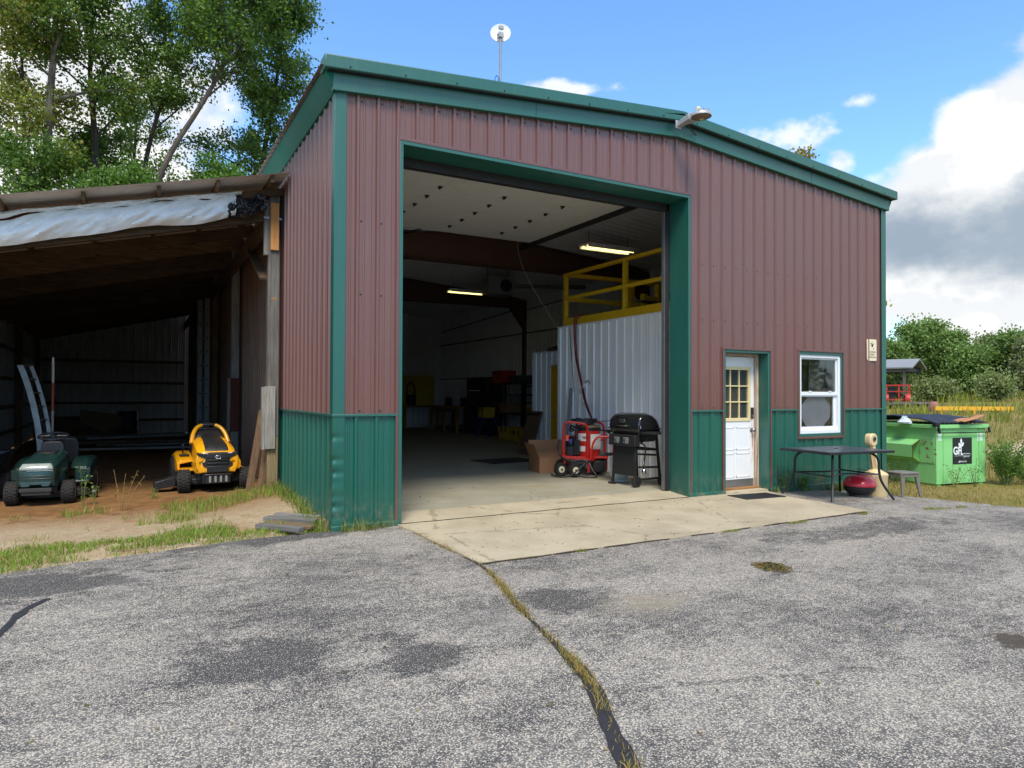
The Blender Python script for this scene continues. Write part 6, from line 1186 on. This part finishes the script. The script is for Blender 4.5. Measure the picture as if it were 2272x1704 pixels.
tree('deciduous_tree', 'background tree filling the gap between the leaning trunks', [(-2.2, 36, 0), (-2.2, 36, 8), (-2.0, 36, 13), (-1.8, 36, 17)], .22, 39, GL, .17, 14, .45, 3.2, 20, .36, tg, BD)
tree('deciduous_tree', 'small leafy tree at the far left low above the lean-to roof', [(-5.6, 25, 0), (-5.6, 25, 5), (-5.5, 25, 8.4), (-5.4, 25, 10.4)], .12, 41, GL, .14, 14, .42, 2.4, 28, .30, tg, BD)
tree('deciduous_tree', 'leafy tree low between the pale trunk and the leaning trunk', [(-3.9, 31, 0), (-3.9, 31, 6), (-3.8, 31, 10), (-3.7, 31, 13)], .14, 42, GL, .15, 16, .42, 2.6, 28, .32, tg, BD)
# tree with olive-orange tips behind the building
tree('deciduous_tree', 'tree with reddish tips just showing over the right roof slope', [(26.4, 15.2, .3), (26.3, 15.1, 5), (26.2, 14.95, 9), (26.0, 14.9, 12.3)], .16, 40, [(150, 140, 60), (170, 120, 62), (120, 130, 60)], .17, 14, .3, 1.9, 16, .26, None, BD, extra=((27.9, 11.9, 6.0), (28.0, 11.85, 5.6)))
# ---- tree line across the field
def polar(az_, d): return (-1.9+d*math.sin(R(az_)), -7.33+d*math.cos(R(az_)))
FG = [(120, 146, 80), (108, 136, 72), (132, 154, 86), (98, 124, 68)]; FG2 = [(132, 142, 100), (120, 130, 92), (142, 150, 106)]
TLT = [('low rounded tree half hidden by the building edge', 56.6, 66, 5.0), ('bushy tree just right of the building edge', 57.9, 64, 6.0), ('tall light green tree above the old carport', 59.3, 66, 7.4), ('tallest rounded tree in the far tree line', 60.5, 68, 7.8), ('tree right of the tallest one in the far tree line', 61.7, 66, 6.9), ('dark dip tree in the middle of the far tree line', 62.8, 64, 6.0), ('grey-green feathery tree in the far tree line', 63.9, 68, 6.6), ('broad tree near the right frame edge', 65.1, 66, 6.7), ('rightmost tree of the far tree line', 66.3, 64, 6.4), ('tree just past the right frame edge', 67.6, 65, 6.8)]
for k, (l, a_, d_, h_) in enumerate(TLT):
    h_ = (3.2, 4.0, 5.2, 5.7, 4.5, 3.1, 3.9, 4.3, 3.7, 4.0)[k]
    x, y = polar(a_, d_); z = G(x, y); tree('field_tree', l, [(x, y, z-.1), (x+.1, y, z+h_*.3), (x-.1, y+.1, z+h_*.65), (x, y, z+h_)], .12, 60+k, FG2 if k in (6, 8) else FG, .22, 18, .12, 1.5, 20, .42, 'far tree line across the field', BD, up=(10, 50))
SH = [('dark shrub behind the old carport', 58.6, 58, 2.6), ('round grey-green shrub in the field right of the carport', 60.8, 56, 2.6), ('wide shrub in front of the middle trees', 62.4, 57, 2.4), ('shrub in front of the feathery tree', 64.3, 56, 2.8), ('shrub at the right frame edge in the field', 66.0, 57, 2.5)]
for k, (l, a_, d_, h_) in enumerate(SH[:2]+SH[3:4]):
    h_ *= .42
    x, y = polar(a_, d_); z = G(x, y); o = tree('field_shrub', l, [(x, y, z-.1), (x, y+.1, z+h_*.5), (x, y, z+h_)], .06, 80+k, [(132, 146, 92), (140, 146, 104), (118, 134, 82)], .20, 10, .05, 1.1, 12, .34, 'shrubs at the foot of the far tree line', BD, up=(5, 50)); o['category'] = 'shrub'
# unseen wood behind and left of viewer, added for reflections in panes and paint
rng = np.random.default_rng(5); n = 16000; P = np.stack([rng.uniform(-95, 130, n), rng.uniform(-98, -88, n), 11*rng.random(n)**.8], 1); n2 = 7000
P2 = np.stack([rng.uniform(-92, -82, n2), rng.uniform(-88, 70, n2), 12*rng.random(n2)**.8], 1); P = np.concatenate([P, P2]); P[:, 2] *= (.75+.25*np.sin(P[:, 0]*.5+P[:, 1]*.4))
V, Fc, cc = leaves(P, 1.5, GL+FG, rng); o = np_mesh('reflected_wood', V, Fc, LEAF, cc); stuff(o, 'unseen green wood beyond the parking lot, added for reflections', 'reflected_wood')

# ---- grass
rng = np.random.default_rng(9)
def edge_y(x): return np.interp(x, [-14, -6, -2.81, -2.1, -.82, 0, 1], [-2.1, -1.15, -.48, -.28, 0, .02, .02])
def scatter(n, x0, x1, y0, y1, keep): 
    x = rng.uniform(x0, x1, n); y = rng.uniform(y0, y1, n); k = keep(x, y); return x[k], y[k]
def nz(x, y, s, o=0.): return np.array([mnoise.noise((a*s, b*s, o)) for a, b in zip(x, y)])
def zof(x, y): return np.array([DZ(a, b) for a, b in zip(x, y)])
GRC = [(112, 150, 44), (124, 158, 52), (96, 134, 40), (140, 150, 68), (154, 146, 84), (160, 140, 92)]
def verge(x, y):
    d = y-edge_y(x); v = nz(x, y, 1.6, 2.)*.5+nz(x, y, 5, 4.)*.3; return (d > .04) & (d < .62+v*.7-.10*np.clip(x+1.2, 0, 2)) & (v > -.30+.25*rng.random(len(x))) & ~((x > -.95) & (x < -.02) & (d > .30) & (d < 1.2) & (rng.random(len(x)) < .9))
x, y = scatter(60000, -5.2, -.03, -1.2, 1.6, verge); blades('verge_grass', np.stack([x, y, zof(x, y)], 1), .025, .07, .008, GRC, 1, 1.1)
def patchy(x, y): 
    v = nz(x, y, 1.1, 7.)+.5*nz(x, y, 3.5, 3.); g = np.exp(-((x+.75)/.55)**2-((y-2.35)/.55)**2)+.9*np.exp(-((x+.15)/.2)**2-((y-2.2)/.9)**2)+.5*np.exp(-((x+1.5)/.5)**2-((y-2.3)/.3)**2); return (v+g*.9 > .52)
x, y = scatter(14000, -3.6, -.08, .3, 3.0, patchy); blades('tuft_grass', np.stack([x, y, zof(x, y)], 1), .04, .13, .007, GRC+[(160, 150, 80)], 2, .7)
x, y = scatter(5000, -3.6, -.3, .2, 2.4, lambda x, y: nz(x, y, 2.4, 12.) > .34); blades('sparse_grass', np.stack([x, y, zof(x, y)], 1), .02, .07, .006, [(150, 140, 80), (120, 140, 60), (170, 150, 100)], 3, .9)
# crack grass and tufts along joints
cp_ = np.array([(p.x, p.y) for p in cr]); seg = rng.integers(0, len(cp_)-1, 9000); tt = rng.random((9000, 1)); P = cp_[seg]*(1-tt)+cp_[seg+1]*tt; dens = nz(P[:, 0], P[:, 1], 2.6, 1.)*1.3+.18; k = (rng.random(9000) < np.clip(dens, .05, 1)) & (P[:, 1] > -6.5); P = P[k]+rng.normal(size=(k.sum(), 2))*.018
blades('crack_grass', np.column_stack([P, np.full(len(P), .002)]), .010, .038, .005, [(150, 132, 76), (164, 138, 84), (170, 146, 92), (126, 128, 60), (140, 118, 70)], 4, 1.4)
seg = np.concatenate([np.column_stack([rng.uniform(.75, 6.3, 5000), -2.03+rng.normal(size=5000)*.012]), np.column_stack([rng.uniform(.75, 5.0, 3000), -.025+rng.normal(size=3000)*.01]), np.column_stack([rng.uniform(6.3, 9.2, 1800), -1.95-.1*rng.random(1800)])]); k = nz(seg[:, 0], seg[:, 1], 2.6, 9.) > .18; seg = seg[k]
blades('joint_grass', np.column_stack([seg, gz(seg[:, 0], seg[:, 1])+.004]), .008, .03, .005, [(140, 140, 66), (160, 146, 84), (110, 128, 50)], 5, 1.2)
wx = np.concatenate([rng.uniform(6.75, 9.4, 2200), rng.uniform(.0, .75, 250)]); wy = -.06-np.abs(rng.normal(size=len(wx)))*.05; k = (nz(wx, wy, 3.1, 5.) > .0); wx, wy = wx[k], wy[k]
blades('wall_weeds', np.column_stack([wx, wy, gz(wx, wy)]), .03, .16, .008, [(86, 112, 48), (120, 130, 64), (150, 140, 80)], 6, .9)
wx = -.05-np.abs(rng.normal(size=900))*.07; wy = rng.uniform(0.05, 2.8, 900); blades('wall_weeds', np.column_stack([wx, wy, zof(wx, wy)]), .04, .2, .008, [(120, 140, 60), (150, 150, 80), (96, 120, 50)], 7, .9)
# clippings on the floor and apron
cxy = np.concatenate([np.column_stack([rng.uniform(.85, 4.9, 110), .55+np.abs(rng.normal(size=110))*.9, np.full(110, FZ+.002)]), np.column_stack([rng.uniform(.9, 5.8, 230), rng.uniform(-1.95, -.1, 230), np.full(230, .014)])])
cxy = cxy[nz(cxy[:, 0], cxy[:, 1], 1.7, 3.) > .04]; blades('grass_clippings', cxy, .003, .008, .022, [(84, 84, 40), (96, 90, 44), (54, 50, 26)], 8, 6.)
def deb(cx, cy, rx, ry, n): a = rng.uniform(0, 6.28, n); r = np.sqrt(rng.random(n)); return np.column_stack([cx+rx*r*np.cos(a), cy+ry*r*np.sin(a), np.full(n, .003)])
blades('leaf_debris', np.concatenate([deb(2.89, -3.27, .15, .17, 260), deb(1.05, .75, .18, .05, 120), deb(.9, .62, .12, .05, 90)])+np.array([0, 0, .0]), .004, .012, .03, [(130, 104, 58), (92, 76, 42), (112, 98, 56), (104, 108, 52)], 9, 4.)
lx, ly = rng.uniform(-3, 8, 150), rng.uniform(-5.5, -.3, 150); blades('leaf_litter', np.column_stack([lx, ly, gz(lx, ly)+.004]), .004, .012, .022, [(120, 96, 60), (90, 78, 44), (140, 120, 80), (96, 104, 52)], 13, 3.)
# lawn round the dumpster, dry
def lawn(x, y): e = np.interp(y, [-9, -4.2, -2.3, -1.5, -.7, 0, 9], [20.5, 11.4, 9.4, 9.0, 8.62, 9.7, 9.7]); return (x > e+.03) & ~((x < 9.68) & (y > -.05))
x, y = scatter(52000, 8.6, 17, -6.5, 7, lawn); blades('lawn_grass', np.column_stack([x, y, gz(x, y)-.02]), .03, .09, .008, [(150, 136, 78), (124, 128, 60), (164, 140, 92), (108, 120, 50), (136, 116, 66)], 10, .8)
# rough field with tall seed heads and flowers
def fld(x, y): d = np.hypot(x+1.9, y+7.33); a = np.degrees(np.arctan2(x+1.9, y+7.33)); return (a > 53) & (a < 76) & (d > 16.5) & ~((np.abs(x-24) < 5.5) & (np.abs(y-2.2) < 1.5))
x, y = scatter(60000, 13, 66, -4, 36, fld); d = np.hypot(x+1.9, y+7.33); k = rng.random(len(x)) < np.clip(26/d, .2, 1); x, y = x[k], y[k]
blades('field_grass', np.column_stack([x, y, gz(x, y)-.05]), .14, .40, .03, [(146, 136, 84), (128, 126, 68), (160, 144, 98), (112, 118, 60), (134, 120, 80)], 11, .45)
x, y = scatter(9000, 30, 62, -2, 34, fld); k = nz(x, y, .22, 4.) > .02; x, y = x[k], y[k]; blades('green_field_weeds', np.column_stack([x, y, gz(x, y)-.05]), .4, .85, .07, [(128, 140, 52), (146, 146, 50), (108, 130, 54)], 12, .5)
x, y = scatter(900, 15, 46, -3, 22, fld); z = gz(x, y)+rng.uniform(.6, 1.0, len(x)); nF = len(x); V = []; rr = rng.uniform(.025, .05, nF)
ang = np.arange(6)*np.pi/3; V = np.stack([np.stack([x+rr*np.cos(a), y+rr*np.sin(a), z+.01*np.sin(3*a)], 1) for a in ang], 1).reshape(-1, 3); Fc = (np.arange(nF)*6)[:, None]+np.arange(6)[None]
stuff(np_mesh('field_flowers', V, Fc, GRASSM, np.tile(np.array([S(226, 224, 206)]), (len(V), 1))))
# ---- weeds one can pick out
def weed(label, loc, h, n, sp, cols, lsize, seed, per=14, group=None, name='weed', cat='weed', stem=(96, 110, 56)):
    rg = random.Random(seed); rng_ = np.random.default_rng(seed); t = thing(name, label, cat, loc, 0, group); m = MB(); C = []
    for k in range(n):
        a = rg.uniform(0, 6.28); tip = Vector((math.cos(a)*sp*rg.uniform(.2, 1), math.sin(a)*sp*rg.uniform(.2, 1), h*rg.uniform(.6, 1))); b0 = Vector((tip.x*.15, tip.y*.15, 0)); mid = b0.lerp(tip, .5)+Vector((0, 0, h*.08)); m.tube([b0, mid, tip], [.004, .003, .002], 5)
        for q in range(per): u = rg.uniform(.2, 1); p = (b0.lerp(mid, u*2) if u < .5 else mid.lerp(tip, u*2-1)); C.append(tuple(p+Vector((rg.gauss(0, .03), rg.gauss(0, .03), rg.gauss(0, .02)))))
    m.obj('stem', paint('stem_%d' % stem[0], S(*stem), .8), t); V, Fc, cc = leaves(np.array(C), lsize, cols, rng_, .4); np_mesh('foliage', V, Fc, LEAF, cc, t)
WG = [(96, 128, 50), (80, 112, 44), (112, 142, 60)]
weed('large leafy green weed clump at the right end of the dumpster', (12.75, -.42, G(12.7, 0)), .95, 46, .55, WG, .06, 1, 40)
weed('lower spreading weed right of the dumpster clump', (13.3, -.55, G(13, 0)), .5, 34, .55, WG, .055, 2, 30)
weed('thin weed at the near corner of the dumpster', (11.32, -.25, G(11, 0)), .42, 9, .22, [(90, 104, 50), (110, 120, 60)], .04, 3, 12)
weed('thin weed in front of the dumpster logo', (11.85, -.33, G(11.8, 0)), .55, 8, .20, [(90, 104, 50), (110, 120, 60)], .04, 4, 12)
weed('spindly weed beneath the dumpster fork pocket', (10.95, .62, G(10.9, 0)), .5, 16, .4, [(84, 108, 48), (96, 116, 54)], .04, 5, 14)
weed('tall spindly weed beside the green tractor front wheel', (-2.43, 3.05, .0), .52, 3, .10, [(130, 150, 70), (110, 134, 60)], .045, 6, 16)
weed('small weed at the mower deck of the green tractor', (-2.32, 3.15, .0), .26, 3, .08, [(130, 150, 70), (110, 134, 60)], .04, 7, 10)
weed('dry arching weed on the sand between the tractors', (-2.0, 2.45, .01), .5, 5, .32, [(150, 140, 60), (130, 130, 56)], .04, 8, 8, stem=(140, 110, 70))
weed('little weed in front of the yellow tractor chute', (-1.62, 3.2, .01), .2, 4, .10, WG, .035, 9, 8)
weed('weed clump against the green wall below the window', (7.35, -.12, G(7.3, 0)), .26, 10, .14, WG, .05, 10, 12)
weed('weed sprig against the green wall left of the patio table', (6.95, -.11, G(6.9, 0)), .34, 6, .10, WG, .05, 11, 10)
# ================================================================== FAR THINGS ACROSS THE FIELD
cpx, cpy = 47.6, 22.2; cpz = G(cpx, cpy)
cpt = thing('old_carport', 'old open wooden carport with grey roof across the field', 'carport', (cpx, cpy, cpz), -72); FGR = wood('far_grey_wood', S(120, 114, 106), S(86, 80, 74), 'x')
for s in (-1, 1): part('roof_slope', paint('old_shingle', S(132, 134, 136), .8, 0, .2, 2), lambda m: m.add([(-7, 0, 3.1), (.6, 0, 3.1), (.6, s*2.0, 2.45), (-7, s*2.0, 2.45), (-7, 0, 3.0), (.6, 0, 3.0), (.6, s*2.0, 2.35), (-7, s*2.0, 2.35)], [(0,1,2,3),(7,6,5,4),(0,4,5,1),(1,5,6,2),(2,6,7,3),(3,7,4,0)]), cpt, 0)
for x in (-6.5, -3.2, 0): 
    for y in (-1.7, 1.7): part('post', FGR, lambda m: m.box(x-.09, x+.09, y-.09, y+.09, -.1, 2.5), cpt, 0)
part('beam', FGR, lambda m: (m.box(-6.8, .3, -1.8, -1.65, 2.1, 2.42), m.box(-6.8, .3, 1.65, 1.8, 2.1, 2.42), m.box(-.1, .1, -1.65, 1.65, 2.15, 2.42)), cpt, 0); part('back_board', wood('tan_sheet', S(190, 150, 116), S(170, 132, 100), 'z'), lambda m: m.box(-4.4, -2.6, 1.5, 1.56, .6, 2.0), cpt, 0)
rx, ry = 42.0, 19.75; rm = thing('red_machine', 'red tubular-framed machine standing by the old carport', 'machine', (rx, ry, G(rx, ry)), -60)
FRD = paint('far_red', S(176, 44, 40), .5, 0, .1)
part('deck', FRD, lambda m: m.box(-.75, .75, -.5, .5, .35, .45), rm, 0)
for s in (-1, 1): part('fender', FRD, lambda m: m.lathe([(.0, -.15), (.34, -.15), (.38, 0), (.34, .15), (0, .15)], 14, (s*.62, -.35, .42), 'x'), rm, 0)
for x in (-.6, .1, .7):
    for y in (-.4, .4): part('frame_post', FRD, lambda m: m.box(x-.035, x+.035, y-.035, y+.035, .45, 1.35), rm, 0)
part('frame_rail', FRD, lambda m: (m.box(-.63, .73, -.43, -.37, 1.3, 1.38), m.box(-.63, .73, .37, .43, 1.3, 1.38), m.box(-.63, .73, -.43, -.37, .9, .96), m.box(.67, .73, -.37, .37, 1.3, 1.38), m.box(-.63, -.57, -.37, .37, 1.3, 1.38)), rm, 0)
part('engine', DKM, lambda m: (m.box(-.5, -.05, -.3, .3, .45, 1.2), m.box(.15, .55, -.3, .3, .1, .7), m.box(-.55, .0, -.45, -.3, .05, .4)), rm, 0)
for s in (-1, 1): part('wheel', TYR, lambda m: m.lathe([(.05, -.1), (.3, -.1), (.3, .1), (.05, .1)], 16, (s*.55, .3, .3), 'x'), rm, 0)
rg = random.Random(8)
for k in range(5):
    x, y = 38.2+k*.45, 18.55-k*.27; t = thing('deck_timber', ['leftmost old grey timber of the low deck beyond the dumpster', 'second old timber of the low deck beyond the dumpster', 'middle old timber of the low deck beyond the dumpster', 'fourth old timber of the low deck beyond the dumpster', 'rightmost old timber of the low deck beyond the dumpster'][k], 'timber', (x, y, G(x, y)+.02), -29+rg.uniform(-6, 6), 'old deck timbers in the field'); part('timber', FGR, lambda m: (m.box(-1.0, 1.0, -.3, .3, .22, .36), m.box(-.9, -.7, -.25, .25, 0, .22), m.box(.7, .9, -.25, .25, 0, .22)), t, 0)
bx0, by0 = 34.1, 12.8; yb = thing('yellow_barrier', 'long low yellow barrier rail across the field behind the dumpster', 'barrier', (bx0, by0, G(bx0, by0)), -29); YBR = paint('barrier_yellow', S(222, 168, 44), .6, 0, .1)
part('rail', YBR, lambda m: m.box(-.1, 3.9, -.05, .05, .26, .46), yb, 0)
for x in (.2, 1.9, 3.6): part('post', YBR, lambda m: m.box(x-.05, x+.05, -.045, .045, -.1, .26), yb, 0)
bpx, bpy_ = polar(60.6, 44); bp = thing('buoy_drum', 'faded pink drum among the field weeds right of the carport', 'drum', (bpx, bpy_, G(bpx, bpy_)), 0); bp.scale = (.6,)*3; part('drum', paint('faded_pink', S(170, 110, 104), .7), lambda m: m.lathe([(.3, 0), (.36, .2), (.36, .7), (.28, .95), (0, .98)], 16), bp, 0); part('cap', DKM, lambda m: m.lathe([(.08, .97), (.08, 1.03), (0, 1.04)], 10), bp, 0)
